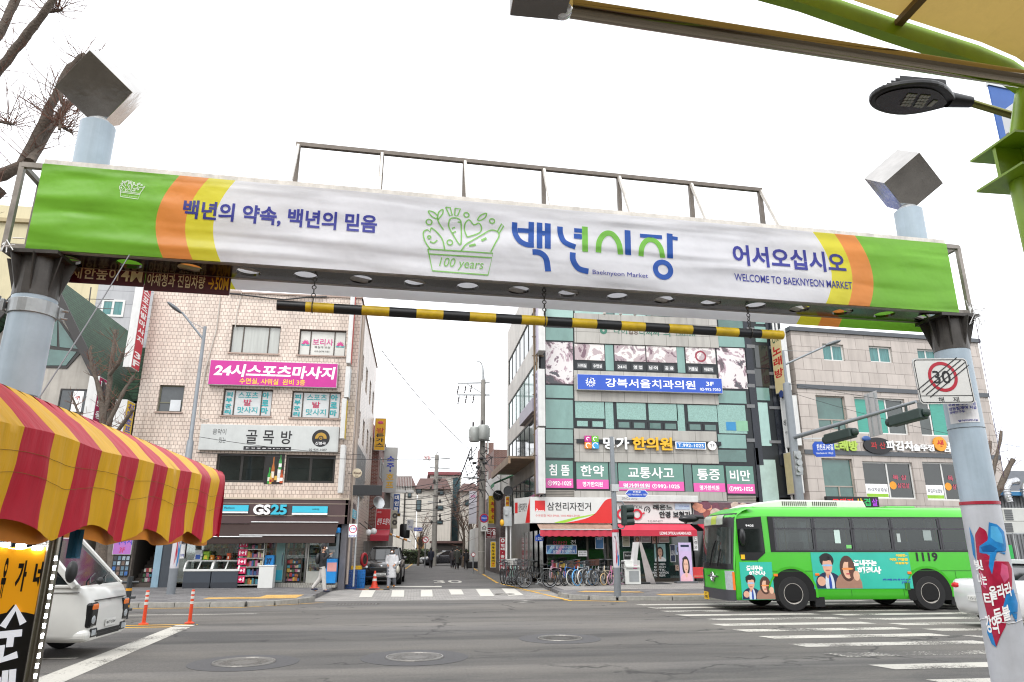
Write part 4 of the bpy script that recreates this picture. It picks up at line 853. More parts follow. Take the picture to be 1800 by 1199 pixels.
for sy in(-1,1):
 P_=lambda x,z:Vector((TX+x,c+sy*(.845-.09*(z-1.1)/.8+.004),z))
 m.bar(P_(-1.04,1.86),P_(-.27,1.09),.085,.10);m.bar(P_(-1.95,1.1),P_(-1.95,1.88),.16,.04,(1,0,0));m.bar(P_(-2.1,1.1),P_(-.2,1.1),.03,.05)
build('roof_and_pillars',m,TW,tk,bevel=.012)
m=MB();near=TY-.006
for x in(-.62,-1.7):m.box(TX+x-.004,TX+x+.004,near,near+.02,.42,1.1)
m.box(TX-1.7,TX-.62,near,near+.02,.415,.425);m.box(TX-2.05,TX-.2,near,near+.02,1.0,1.008);build('panel_gaps',m,TRIM,tk)
build('side_stripe',MB().box(TX-1.25,TX-.66,near-.002,near+.02,.915,.955),M('stripe_red','a31d2b',.4,0,.1),tk);build('side_marker',MB().ell((TX-.86,near+.01,.82),(.07,.02,.03),14,8),AMBER,tk)
def tlamp(sy,tag_):
 y0,y1=sorted((c+sy*.50,c+sy*.775));o=build('headlight',MB().box(TX-.25,TX+.006,y0,y1,.46,.84),M('headlight_black','1a1b1c',.1,.2,.1),tk,bevel=.035)
 build('reflector',MB().ell((TX-.02,c+sy*.66,.58),(.04,.10,.085),16,10),LAMP,o,smooth=True);build('indicator',MB().box(TX-.245,TX+.010,y0+.012,y1-.012,.715,.828),AMBER,o,bevel=.03)
 f_=build('fog_lamp',MB().box(TX-.06,TX+.012,c+sy*.58-.12,c+sy*.58+.12,.31,.45),TRIM,tk,bevel=.02);build('lens',MB().box(TX-.02,TX+.018,c+sy*.6-.08,c+sy*.6+.08,.335,.425),LAMP,f_,bevel=.01)
tlamp(-1,'');tlamp(1,'')
build('bumper',MB().box(TX-.5,TX+.004,c-.83,c+.83,.255,.45),TW,tk,bevel=.09,seg=4);build('bumper_grille',MB().box(TX-.05,TX+.008,c-.45,c+.45,.30,.40).box(TX-.05,TX+.014,c-.44,c+.44,.345,.355),TRIM,tk,bevel=.006)
Fp=Fr((TX+.012,c,0),90);build('number_plate',MB().fbox(Fp,-.2,.44,.2,.55,0,.012),M('plate_white','d8d8d4',.4,0,.05),tk)
m=MB();m.text(Fp,'98가 0704',-.18,.465,.18,.525,.014);build('plate_lettering',m,BLACK,tk)
build('emblem',MB().torus((TX-.045,c,.80),.052,.010,(1,0,.15),20,6).tube((TX-.05,c-.025,.77),(TX-.04,c-.02,.83),.008).tube((TX-.05,c+.02,.77),(TX-.04,c+.025,.83),.008).tube((TX-.045,c-.02,.80),(TX-.045,c+.02,.80),.008),CHROME,tk,smooth=True)
build('hood_gap',MB().box(TX-.1,TX-.012,c-.6,c+.6,.868,.876),TRIM,tk)
m=MB();
for y in(-.5,.1):m.path([Vector((TX-.2,c+y,1.12)),Vector((TX-.3,c+y+.22,1.2)),Vector((TX-.37,c+y+.55,1.27))],.012,6)
build('wiper',m,TRIM,tk)
m=MB();m.path([Vector((TX-.4,near+.02,1.22)),Vector((TX-.3,near-.16,1.3))],.02,8);m.ell((TX-.28,near-.2,1.33),(.08,.11,.17),16,10);build('wing_mirror',m,TRIM,tk,smooth=True)
m=MB();m.path([Vector((TX-.2,near+.35,1.12)),Vector((TX-.06,near+.3,1.2))],.012,6);m.ell((TX-.04,near+.32,1.17),(.05,.09,.06),14,8);build('nose_mirror',m,TRIM,tk,smooth=True)
for sy in(-1,1):wheel(tk,(TX-1.0,c+sy*.70,.31),.31,.2,(0,sy,0));wheel(tk,(TX-3.4,c+sy*.70,.3),.3,.2,(0,sy,0))
build('chassis',MB().box(TX-4.9,TX-.6,c-.45,c+.45,.38,.6),TRIM,tk)
build('cargo_box',MB().box(TX-4.9,TX-2.15,TY-.0,TY+1.7,.75,1.2),TW,tk,bevel=.02)
OR=M('post_orange','c8401c',.45,0,.12,12);WHR=M('reflective_white','c9c9c4',.35,0,.1)
def lanepost(x,y,label):
 t=thing('lane_post',label,'lane post',(x,y,0),'orange flexible lane posts')
 build('base',MB().lathe([(.11,0),(.11,.02),(.05,.045)],20,(x,y,0)),OR,t,smooth=True)
 build('tube',MB().lathe([(.042,.03),(.038,.42),(.036,.73),(.03,.745)],18,(x,y,0)),OR,t,smooth=True)
 m=MB()
 for z in(.43,.545,.645):m.lathe([(.041,z),(.041,z+.06)],18,(x,y,0))
 build('reflective_bands',m,WHR,t,smooth=True)
p=onZ(252,1098);lanepost(p.x,p.y,'orange lane post with pale bands, the one nearer the white truck');p=onZ(333,1096);lanepost(p.x,p.y,'orange lane post with pale bands, at the tip of the white stop line')
p=onZ(219,1088);gp=thing('guard_post','dark post with amber bands and crossbars just past the truck nose','guard post',(p.x,p.y,0))
build('shaft',MB().tube((p.x,p.y,0),(p.x,p.y,1.0),.07,n=16).tube((p.x-.2,p.y,.86),(p.x+.22,p.y,.86),.035).tube((p.x-.2,p.y,.5),(p.x+.18,p.y,.5),.03).tube((p.x-.2,p.y,.22),(p.x+.14,p.y,.22),.03),M('guard_dark','2c3033',.45,.2,.15),gp,smooth=True)
m=MB()
for z in(.66,.27):m.lathe([(.073,z),(.073,z+.06)],16,(p.x,p.y,0))
build('amber_bands',m,M('amber_band','c98a1c',.4),gp)
# left corner building and what stands before it
def panel(parent,name,F,px,mat,w0=0.0,w1=.02):
 r=F.rect(*px)if len(px)==4 else px
 return build(name,MB().fbox(F,*r,w0,w1),mat,parent)
def ptext(parent,F,px,s,mat,w=.03,name='lettering',**k):
 r=F.rect(*px);return build(name,MB().text(F,s,*r,w,**k),mat,parent)
PALETTE=[M('goods_%d'%i,c,.4,0,.1,6)for i,c in enumerate(('8a2a2e','a88c3c','35593c','33507c','b5b5b0','94582f','5c4464','3c7884','6b4d35','b5ab8c','2c2c30','9c5870'))]
def goods(parent,F,r,rows,w0,w1,name='goods',fill=.85,seed=1,cols=PALETTE):
 rd=random.Random(seed);u0,v0,u1,v1=r;b=MB();h=(v1-v0)/rows
 for j in range(rows):
  u=u0
  while u<u1-.05:
   d=rd.uniform(.05,.13);hh=h*rd.uniform(.45,fill)
   b.mat(rd.randrange(len(cols))).fbox(F,u,v0+j*h+.015,min(u+d*.94,u1),v0+j*h+.015+hh,w0+.02,w1-rd.uniform(0,.06));u+=d
 o=build(name,b,cols,parent);o['kind']='stuff';return o
def blade(name,label,F,u,v0,v1,th,w0,w1,face,edge,text=None,ink=None,side=1,group=None,tsize=.7,extra=None):
 """projecting sign: lettered faces look along +-u, the narrow edge looks out over the street"""
 t=thing(name,label,'sign',F.pt(u,v0,(w0+w1)/2),group)
 build('cabinet',MB().fbox(F,u-th/2,v0,u+th/2,v1,w0,w1),edge,t,bevel=.012)
 G=Fr(F.pt(u+side*th/2,0,w1 if side>0 else w0));G.N=F.U*side;G.U=-F.N if side>0 else F.N
 d=w1-w0
 build('face_panel',MB().fbox(G,.03,v0+.03,d-.03,v1-.03,0,.006),face,t)
 if text:build('lettering',MB().text(G,text,d*(1-tsize)/2,v0+.08,d*(1+tsize)/2,v1-.08,.01,vert=True,bold=.03),ink,t)
 build('mount_arm',MB().fbox(F,u-.02,v0+.15,u+.02,v0+.2,0,w0).fbox(F,u-.02,v1-.2,u+.02,v1-.15,0,w0),DKST,t)
 if extra:extra(G,t,d)
 return t
TILE=brick_mat('pink_tile','d9cabd','cebdb0','938278',.165,.17,.011,.35,.5,.42,.14)
ROOFD=M('roof_slate','4b4f55',.6,0,.2);DKF=M('frame_dark','25221f',.45,0,.15);BRF=M('frame_brown','4a4038',.5)
CURT=M('curtain_glass','a9aba6',.15,0,.16,1.5,spec=.7,stretch=(6,6,.4));FROST=M('frosted_vinyl','c3c6c6',.3,0,.1,2)
FL=Fr((0,32,0));LU0,LU1,LZ=FL.px(233,760)[0],FL.px(636,526)[0],13.0;LDEP=13.5
lb=thing('tiled_corner_building','four storey corner building clad in pink tiles with a convenience store below','building',(LU1-4,38,0))
wins=[(405,572,492,621),(525,580,608,625),(391,684,478,731),(512,688,598,735),(278,677,322,724),(379,797,467,848),(501,800,589,849)]
wr=[FL.rect(*w)for w in wins]
shopz=FL.px(500,878)[1]
m=MB();holed(m,FL,LU0,shopz,LU1,LZ,wr,.22)
FLs=Fr((LU1,32,0),90)
sw_=[(u,z,u+1.25,z+1.35)for z in(3.95,6.8,9.65)for u in(2.0,5.1,8.2,11.0)]
holed(m,FLs,0,shopz,LDEP,LZ,sw_,.3);holed(m,FLs,3.0,0,LDEP,shopz,[],.1)
m.quad((LU0,32,LZ),(LU1,32,LZ),(LU1,32+LDEP,LZ),(LU0,32+LDEP,LZ));m.quad((LU0,32+LDEP,0),(LU0,32,0),(LU0,32,LZ),(LU0,32+LDEP,LZ));m.quad((LU1,32+LDEP,0),(LU0,32+LDEP,0),(LU0,32+LDEP,LZ),(LU1,32+LDEP,LZ))
build('wall',m,TILE,lb)
build('parapet_cap',MB().fbox(FL,LU0-.05,LZ,LU1+.05,LZ+.08,-.3,.06).fbox(FLs,-.0,LZ,LDEP,LZ+.08,-.3,.06),M('parapet','a08d82',.7,0,.2,streak=.3),lb)
m=MB();u,v=FL.px(398,528);m.fbox(FL,LU0,LZ+.08,u,LZ+1.0,-3,.02);build('roof_house',m,TILE,lb)
build('roof_slab',MB().fbox(FL,FL.px(410,520)[0],LZ+.5,FL.px(520,520)[0],LZ+1.1,-5,-3),ROOFD,lb)
SILL=M('tile_sill','a48e82',.5,0,.2)
window(FL,wr[0],lb,frame=BRF,glass=CURT,splits=(.24,.76),sill=SILL);w2=window(FL,wr[1],lb,frame=BRF,glass=M('vinyl_cream','c9c8c2',.3,0,.08),splits=(.24,.75),sill=SILL)
PINKI,TEALI,REDI=M('ink_pink','c43a82',.4,0,.05),M('ink_teal','1f9aa0',.4,0,.05),M('ink_crimson','b52050',.4,0,.05)
ptext(w2,FL,(549,594,585,606),'보리사',PINKI,-.135);ptext(w2,FL,(552,607,580,611),'복실개 보살',BLACK,-.135,bold=.0);ptext(w2,FL,(552,615,578,618),'010-3474-7181',BLACK,-.135,bold=0)
def lotus(parent,F,px,w):
 r=F.rect(*px);cu,cv,R_=(r[0]+r[2])/2,r[1]+(r[3]-r[1])*.3,(r[2]-r[0])/2;b,c=MB(),MB()
 for k in range(7):
  a=pi*(k+.5)/7;p=[(cu+R_*cos(a)*q*1.0-sin(a)*s_*R_*.18,cv+R_*1.25*sin(a)*q+cos(a)*s_*R_*.18)for q,s_ in((.15,0),(.6,1),(1,0),(.6,-1))];b.poly([F.pt(*q,w+.001*k)for q in p])
 for s_ in(-1,1):c.poly([F.pt(cu,cv-.02,w+.002),F.pt(cu+s_*R_*1.1,cv-.0,w+.002),F.pt(cu+s_*R_*.8,cv-R_*.35,w+.002),F.pt(cu,cv-R_*.25,w+.002)])
 build('lotus_petals',b,PINKI,parent);build('lotus_leaves',c,TEALI,parent)
lotus(w2,FL,(529,592,544,609),-.138);lotus(w2,FL,(590,596,605,612),-.138)
for q,x0 in((wr[2],391),(wr[3],512)):
 w_=window(FL,q,lb,frame=BRF,glass=FROST,splits=(.22,.77),sill=SILL);y=684 if x0==391 else 688
 for s_,dx0,dx1,dy0,dy1,mt in(('스포츠',27,62,4,14,TEALI),('발',36,50,17,28,REDI),('맛사지',25,60,30,41,TEALI)):ptext(w_,FL,(x0+dx0,y+dy0,x0+dx1,y+dy1),s_,mt,-.135)
 for s_,dx0,dx1 in(('피부관리',4,15),('아로마',68,80)):
  r=FL.rect(x0+dx0,y+3,x0+dx1,y+44);build('lettering',MB().text(FL,s_,*r,-.135,vert=True,bold=.04,gap=.1),TEALI,w_)
w_=window(FL,wr[4],lb,frame=M('frame_olive','6b6a58',.6),glass=M('glass_grey','4a4e50',.1,0,.2),splits=(),rows=(.36,),sill=SILL)
r=wr[4];build('window_unit',MB().fbox(FL,r[0]+.5,r[1]+.05,r[2]-.1,r[1]+.55,-.2,-.09),ALU,w_)
for q in(wr[5],wr[6]):window(FL,q,lb,frame=DKF,glass=GLASS_DARK,splits=(.5,),sill=None,t=.1)
w_=lb
for i,q in enumerate(sw_):window(FLs,q,lb,frame=BRF,glass=GLASS,splits=(.5,),w=-.2)
p=tag(build('beer_poster',MB().fbox(FL,*FL.rect(466,798,499,851),.003,.02),M('poster_black','1d1a18',.4,0,.2)),'dark poster of beer bottles between the two dark second floor windows','poster')
for i,(x,y0,y1,col,cap)in enumerate(((472,822,851,'2f8f3c','c8cfc0'),(478,803,848,'a35e28','d8d0c0'),(484,818,850,'2a1d18','c9a24a'),(489,808,848,'e1ddd4','c8c8c8'),(494,826,850,'b04a20','e6e2da'),(475,832,851,'c9a24a','a02020'),(492,800,826,'3a8a46','e6e2da'))):
 u,z0=FL.px(x,y1);z1=FL.px(x,y0)[1];h=z1-z0;d=.13 if i!=5 else.1
 build('bottle_picture',MB().poly([FL.pt(u+a*d,z0+b_*h,.024+.0015*i)for a,b_ in((-.5,.02),(.5,.02),(.5,.55),(.18,.75),(.18,1),(-.18,1),(-.18,.75),(-.5,.55))]),M('bottle_'+col,col,.35,0,.1),p)
 build('bottle_label',MB().fquad(FL,u-d*.45,z0+h*.18,u+d*.45,z0+h*.42,.0255+.0015*i),M('bl_'+cap,cap,.5,0,.05),p)
MAG=M('sign_magenta','b81f86',.35,0,.06);YELT=M('letter_yellow','e6c22a',.4,0,.03);GREYS=M('sign_pale_grey','b9bcba',.5,0,.06,streak=.1);CABW=M('cabinet_white','c4c4c2',.45,.2,.1,streak=.2)
r=(FL.px(370,658)[0],FL.px(480,681)[1],FL.px(594,664)[0],FL.px(480,638)[1])
sign('shop_sign','wide magenta sign with big white letters above the frosted third floor windows',FL,r,.22,MAG,CABW,[('24시스포츠마사지',.035,.15,.97,.66,WHITE,{'skew':.12,'bold':.035}),('수면실, 샤워실  완비 3층',.24,.70,.75,.95,YELT)])
r=(FL.px(353,770)[0],FL.px(475,794)[1],FL.px(596,773)[0],FL.px(475,749)[1])
def golmok(F,root,wf,at,w,h):
 a,b_=at(.32,1.0-.03),at(.66,.83);build('black_strip',MB().fbox(F,a[0],a[1],b_[0],b_[1],wf,wf+.004),BLACK,root)
 build('lettering',MB().text(F,'▶ 감 성 음 악 P U B ■',a[0]+.1,a[1]+.06,b_[0]-.1,b_[1]-.06,wf+.008,bold=.03),WHITE,root)
 c=at(.87,.47);build('record',MB().disc(F,c[0],c[1],h*.34,wf+.003,30),BLACK,root);g=MB();g.ring(F,c[0],c[1],h*.10,h*.22,wf+.006,24,-.1,pi+.1);g.ring(F,c[0],c[1],h*.03,h*.06,wf+.006,14);build('record_label',g,M('brass_ink','a8842e',.4,0,.1),root)
 build('record_lettering',MB().text(F,'신청곡',c[0]-h*.2,c[1]-h*.26,c[0]+h*.2,c[1]-h*.14,wf+.007),WHITE,root)
sign('shop_sign','pale grey music pub sign with a black record at its right end',FL,r,.2,GREYS,CABW,[('음악이',.09,.18,.185,.4,BLACK,{'bold':0}),('있는',.14,.5,.19,.72,BLACK,{'bold':0}),('골',.33,.2,.41,.73,BLACK),('목',.45,.2,.53,.73,BLACK),('방',.58,.2,.66,.73,BLACK),('02 925-1007',.79,.88,.92,.97,BLACK)],extras=golmok)
BR=M('blade_red','b81d38',.4,0,.06)
blade('blade_sign','tall red blade sign lettered downwards, at the left end of the tiled facade',FL,FL.px(243,580,.6)[0]-.05,FL.px(240,650,.6)[1],FL.px(262,505,.6)[1],.34,.15,1.05,BR,CABW,'스포츠발마사지 3F',WHITE,1,None,.78)
for(x,y0,y1,face,lab,tx)in((617,517,640,'b7352f','narrow speckled blade sign with red lanterns at the top right corner of the tiled facade',None),(611,646,700,'c9d3d6','short white blade sign just right of the magenta sign',None),(604,702,772,'d2b52c','narrow white and yellow blade sign right of the frosted windows',None),(601,783,867,'d9d9d6','narrow blank white blade sign beside the dark second floor windows',None)):
 blade('blade_sign',lab,FL,FL.px(x,(y0+y1)/2,.5)[0],FL.px(x,y1,.5)[1],FL.px(x,y0,.5)[1],.2,.12,.7,M('bf_'+face,face,.4,0,.1),CABW,tx,None,1)
BRN=M('fascia_brown','4c3a3a',.45,0,.08,streak=.08);CYAN=M('cyan_sign','3fb4cc',.35,0,.04);TAR=M('awning_brown','33231f',.75,0,.15,streak=.2)
cs=thing('convenience_store','convenience store front with a brown fascia under the tiled facade','shop',(LU1-4,32,0))
SU0=FL.px(322,900)[0]
fz0=FL.px(500,921)[1]
m=MB();m.fbox(FL,SU0,fz0,LU1+.02,shopz-.02,-.1,.35);m.fbox(FLs,-.35,fz0,3.1,shopz-.02,-.1,.05)
build('fascia',m,BRN,cs);build('fascia_trim',MB().fbox(FL,SU0,shopz-.02,LU1+.05,shopz+.05,0,.38).fbox(FL,SU0,fz0+.32,LU1,fz0+.335,.35,.358).fbox(FL,SU0,fz0+.82,LU1,fz0+.835,.35,.358),M('trim_cream','b9ab98',.5),cs)
FLo=FL.out(.36)
for x0,x1,y0,y1 in((340,437,888,902),(514,576,890,905)):
 q=FLo.rect(x0,y0,x1,y1);build('cyan_bar',MB().fbox(FLo,q[0],q[1]+(q[3]-q[1])*.24,q[2],q[3],0,.07),CYAN,cs);build('white_bar',MB().fbox(FLo,q[0],q[1],q[2],q[1]+(q[3]-q[1])*.2,0,.07),WHITE,cs)
ptext(cs,FLo,(395,891,413,895),'Platform',BLACK,.075,bold=0);ptext(cs,FLo,(549,894,561,897),'수유재래점',BLACK,.075,bold=0)
ptext(cs,FLo,(446,887,476,905),'GS',WHITE,.02,'logo_lettering',ext=.09,bold=.04);ptext(cs,FLo,(477,887,505,905),'25',CYAN,.02,'logo_lettering',ext=.09,bold=.04)
m=MB();za,zb_=fz0-.02,fz0-.55;u0=SU0;u1=LU1-.35
um=FL.px(465,930,1)[0]
m.hexa([FL.pt(u0,za-.03,.3),FL.pt(u0,zb_-.03,1.25),FL.pt(um,zb_-.03,1.25),FL.pt(um,za-.03,.3),FL.pt(u0,za,.3),FL.pt(u0,zb_,1.25),FL.pt(um,zb_,1.25),FL.pt(um,za,.3)]);m.fbox(FL,u0,zb_-.27,um,zb_-.01,1.24,1.26)
m.hexa([FL.pt(um-.7,za+.03,.3),FL.pt(um-.9,zb_+.03,1.28),FL.pt(u1,zb_+.03,1.28),FL.pt(u1,za+.03,.3),FL.pt(um-.7,za+.06,.3),FL.pt(um-.9,zb_+.06,1.28),FL.pt(u1,zb_+.06,1.28),FL.pt(u1,za+.06,.3)]);m.fbox(FL,um-.9,zb_-.24,u1,zb_+.05,1.275,1.295)
build('awning',m,TAR,cs);build('awning_rail',MB().tube(FL.pt(u0,zb_,1.27),FL.pt(um,zb_,1.27),.03).tube(FL.pt(um-.9,zb_+.06,1.3),FL.pt(u1,zb_+.06,1.3),.03).tube(FL.pt(um-.7,za+.08,.36),FL.pt(u1,za+.08,.36),.03),ALU,cs)
INT=M('interior_wall','8d8c84',.7,0,.1);FLOORT=M('shop_floor','8a8780',.4,0,.1)
m=MB();D=5.0;z1=2.9
m.quad(FL.pt(SU0,.3,-D),FL.pt(LU1,.3,-D),FL.pt(LU1,z1,-D),FL.pt(SU0,z1,-D));m.quad(FL.pt(SU0,.3,0),FL.pt(SU0,.3,-D),FL.pt(SU0,z1,-D),FL.pt(SU0,z1,0));m.quad(FL.pt(LU1-.1,.3,0),FL.pt(LU1-.1,z1,0),FL.pt(LU1-.1,z1,-D),FL.pt(LU1-.1,.3,-D));m.quad(FL.pt(SU0,z1,0),FL.pt(LU1,z1,0),FL.pt(LU1,z1,-D),FL.pt(SU0,z1,-D));m.quad(FL.pt(SU0,.3,0),FL.pt(LU1,.3,0),FL.pt(LU1,.3,-D),FL.pt(SU0,.3,-D))
build('interior',m,INT,cs)
for i in range(3):build('ceiling_light',MB().fbox(FL,SU0+.6+i*2.2,z1-.06,SU0+2.0+i*2.2,z1-.02,-1.6,-1.3),M('shop_light','fff6e8',emit=3,var=0),cs)
goods(cs,FL,(SU0+.1,.4,LU1-.3,2.3),6,-3.4,-2.9,seed=3);goods(cs,FL,(SU0+.2,1.1,FL.px(420,1000)[0],2.1),3,-.6,-.25,seed=8)
SHELF=M('shelf_steel','b5b5b0',.4,.4,.1)
m=MB()
for z in(1.08,1.42,1.75):m.fbox(FL,SU0+.1,z,FL.px(420,1000)[0],z+.02,-.65,-.2)
build('shelf',m,SHELF,cs)
CLEAR=bpy.data.materials.new('clear_glass');CLEAR.use_nodes=True;MATS['clear_glass']=CLEAR;n_=CLEAR.node_tree;n_.nodes.clear();o_=n_.nodes.new('ShaderNodeOutputMaterial');mx=n_.nodes.new('ShaderNodeMixShader');tr=n_.nodes.new('ShaderNodeBsdfTransparent');gl=n_.nodes.new('ShaderNodeBsdfGlossy');gl.inputs['Roughness'].default_value=.03;gl.inputs['Color'].default_value=(.8,.85,.85,1);tr.inputs['Color'].default_value=(.82,.88,.87,1);mx.inputs[0].default_value=.2
n_.links.new(tr.outputs[0],mx.inputs[1]);n_.links.new(gl.outputs[0],mx.inputs[2]);n_.links.new(mx.outputs[0],o_.inputs[0])
xs=[SU0,FL.px(422,1000)[0],FL.px(484,1000)[0],FL.px(500,1000)[0],FL.px(536,1000)[0],FL.px(566,1000)[0],FL.px(594,1000)[0],LU1]
m=MB()
for x in xs[1:-1]:m.fbox(FL,x-.04,.3,x+.04,2.9,-.12,.0)
m.fbox(FL,SU0,2.55,LU1-.3,2.63,-.12,0);build('shopfront_frame',m,ALU,cs)
for a,b_ in zip(xs[:-2],xs[1:-1]):build('shop_pane',MB().fbox(FL,a+.04,.34,b_-.04,2.55,-.08,-.06),CLEAR,cs)
build('corner_pillar',MB().fbox(FL,xs[-2]+.04,0,LU1,fz0,-.4,.02).fbox(FLs,.0,0,3.1,fz0,-.4,.015),M('pillar_grey_tile','77757a',.45,0,.2,3,streak=.3),cs)
a=FL.px(480,1025)[0];b_=FL.px(594,1025)[0];build('steps',MB().fbox(FL,a,.13,b_,.3,0,.55).fbox(FL,FL.px(524,1028)[0],.13,b_,.22,.55,.95),pavers('step_tile','8e8b84','99968e','5e5c58',.1,.1),cs)
q=FL.rect(487,946,497,1016);dr=build('door',MB().fbox(FL,q[0],.32,q[2]+.1,2.5,.2,.24),M('door_film','8fb7b4',.2,0,.1),cs)
build('cyan_film',MB().fbox(FL,q[0]+.03,2.0,q[2]+.07,2.45,.24,.245).fbox(FL,q[0]+.03,.4,q[2]+.07,.8,.24,.245),CYAN,dr);build('handle',MB().tube(FL.pt(q[2]+.04,1.0,.28),FL.pt(q[2]+.04,1.5,.28),.015),CHROME,dr)
def box_thing(name,label,cat,F,r,w0,w1,mat,group=None,bevel=.02,part=None,pm=None):
 t=thing(name,label,cat,F.pt((r[0]+r[2])/2,r[1],(w0+w1)/2),group);build(part or 'body',MB().fbox(F,*r,w0,w1),mat,t,bevel=bevel);return t
FRZ=M('freezer_grey','3c424a',.4,0,.06);FRW2=M('freezer_white','cfd0cd',.35,0,.05)
def freezer(x0,x1,label):
 Fz=FL.out(1.0);q=Fz.rect(x0,985,x1,1027);u0,v0,u1,v1=q[0],.16,q[2]-.03,q[3];h=v1-v0
 t=thing('chest_freezer',label,'freezer',FL.pt((u0+u1)/2,.14,.65),'ice cream freezers before the store')
 build('cabinet',MB().fbox(FL,u0,v0+.03,u1,v0+h*.60,.25,1.0),FRZ,t,bevel=.02);build('plinth',MB().fbox(FL,u0+.02,v0-.02,u1-.02,v0+.2,.28,1.004),M('freezer_plinth','2c3037',.5),t)
 m=MB();m.prism(Fr(FL.pt(u0,0,0),90),[(-.25,v0+h*.6),(-1.02,v0+h*.6),(-1.0,v0+h*.70),(-.85,v0+h*.9),(-.6,v1),(-.25,v1)],-0.03,.03);m.prism(Fr(FL.pt(u1,0,0),90),[(-.25,v0+h*.6),(-1.02,v0+h*.6),(-1.0,v0+h*.70),(-.85,v0+h*.9),(-.6,v1),(-.25,v1)],-.03,.03)
 m.fbox(FL,u0,v0+h*.60,u1,v0+h*.68,.95,1.02);m.fbox(FL,u0,v1-.05,u1,v1,.25,.62);m.bar(FL.pt((u0+u1)/2,v0+h*.66,1.0),FL.pt((u0+u1)/2,v1-.02,.6),.05,.03);build('lid_frame',m,FRW2,t)
 build('lid_glass',MB().quad(FL.pt(u0+.03,v0+h*.67,.985),FL.pt(u1-.03,v0+h*.67,.985),FL.pt(u1-.03,v1-.03,.6),FL.pt(u0+.03,v1-.03,.6)),CLEAR,t);goods(t,FL,(u0+.05,v0+h*.35,u1-.05,v0+h*.66),1,.3,.9,'ice_cream',seed=int(x0))
freezer(323,372,'grey ice cream freezer with a curved glass lid, left of its twin');freezer(372,420,'grey ice cream freezer with a curved glass lid, next to the snack rack')
Fs=FL.out(.9)
for i,(x0,x1,y0,y1,c,lab)in enumerate(((342,356,966,984,'cfd3d6','white and blue noodle pack stacked on the left freezer'),(357,368,969,984,'86b52c','lime green snack packs stacked on the left freezer'),(369,376,976,984,'d98a20','orange snack bag lying on the left freezer'),(381,388,977,984,'a02a20','red snack box lying on the right freezer'),(398,406,972,984,'c9542a','orange and white snack boxes piled on the right freezer'))):
 Fz=FL.out(.55);q=Fz.rect(x0,y0,x1,y1);t=thing('snack_pack',lab,'snacks',FL.pt((q[0]+q[2])/2,q[1],.4));n=3
 m=MB()
 for k in range(n):m.fbox(FL,q[0]+.02*(k%2),q[1]+(q[3]-q[1])*k/n,q[2]-.02*((k+1)%2),q[1]+(q[3]-q[1])*(k+.92)/n,.3,.55)
 build('packs',m,M('pk_'+c,c,.35,0,.15,9),t,bevel=.01);build('pack_label',MB().fbox(FL,q[0]+.05,q[1]+.03,q[2]-.08,q[1]+(q[3]-q[1])*.5,.55,.556),M('pack_label_%d'%i,('2d55a5','e6d23a','f0e0c0','f0c030','e8e0d0')[i],.4),t)
q=Fs.rect(420,950,463,1027);t=thing('snack_rack','wire snack rack with five pink 1+1 price cards before the store','rack',FL.pt((q[0]+q[2])/2,.13,.7));z0,z1=.16,q[3]
m=MB()
for u in(q[0],q[2]-.03):
 for w in(.45,.9):m.fbox(FL,u,z0,u+.03,z1,w,w+.03)
nsh=5
zs=[z0+.08+(z1-z0-.1)*i/nsh for i in range(nsh)]
for z in zs:m.fbox(FL,q[0],z,q[2],z+.025,.45,.93)
build('frame',m,M('rack_white','c8c8c4',.4,.2,.1),t)
for i,z in enumerate(zs):
 goods(t,FL,(q[0]+.28,z+.025,q[2]-.05,z+.3),1,.5,.9,'snacks',seed=20+i)
 c=build('price_card',MB().fbox(FL,q[0]-.05,z+.1,q[0]+.3,z+.36,.935,.945),M('card_pink','c01f52',.4,0,.05),t);build('card_lettering',MB().text(FL,'1+1',q[0]-.01,z+.15,q[0]+.26,z+.3,.948,bold=.04),WHITE,c)
q2=Fs.rect(432,946,464,957);c=build('top_card',MB().fbox(FL,q[0]+.3,z1-.02,q[2]+.02,z1+.24,.9,.92),M('card_maroon','7c1f2c',.4,0,.05),t);build('card_lettering',MB().text(FL,'초특가',q[0]+.36,z1+.04,q[0]+.66,z1+.16,.924).text(FL,'1+1',q[2]-.36,z1+.03,q[2]-.04,z1+.18,.924),WHITE,c)
q=FL.out(1.3).rect(454,996,480,1030);t=box_thing('waste_bin','white cube bin standing between the snack rack and the store door','bin',FL,(q[0],.14,q[2],q[3]),.75,1.3,FRW2);build('lid',MB().fbox(FL,q[0]-.015,q[3],q[2]+.015,q[3]+.05,.735,1.315),FRW2,t,bevel=.015);build('foot',MB().fbox(FL,q[0]+.05,.12,q[0]+.1,.14,1.15,1.25).fbox(FL,q[2]-.1,.12,q[2]-.05,.14,1.15,1.25),BLACKP,t)
BLU=M('stand_blue','1d7fc4',.4,0,.08)
q=FL.out(.75).rect(465,976,481,995);t=box_thing('bottle_stand','bright blue display stand behind the white bin','stand',FL,(q[0],.14,q[2],q[3]),.45,.75,BLU);build('lettering',MB().text(FL,'37',q[0]+.08,q[1]+.08,q[2]-.08,q[3]-.12,.757,bold=.05),M('ink_navy2','10203c',.5),t)
q=FL.out(.5).rect(502,982,530,1015);t=thing('magazine_rack','low dark rack of small packets in front of the store door','rack',FL.pt(q[0]+.3,.3,.4));build('frame',MB().fbox(FL,q[0],.3,q[2],q[3],.3,.34).fbox(FL,q[0],.3,q[0]+.03,q[3],.34,.5).fbox(FL,q[2]-.03,.3,q[2],q[3],.34,.5),DKST,t);goods(t,FL,(q[0]+.04,.36,q[2]-.04,q[3]-.03),5,.34,.46,'packets',seed=31)
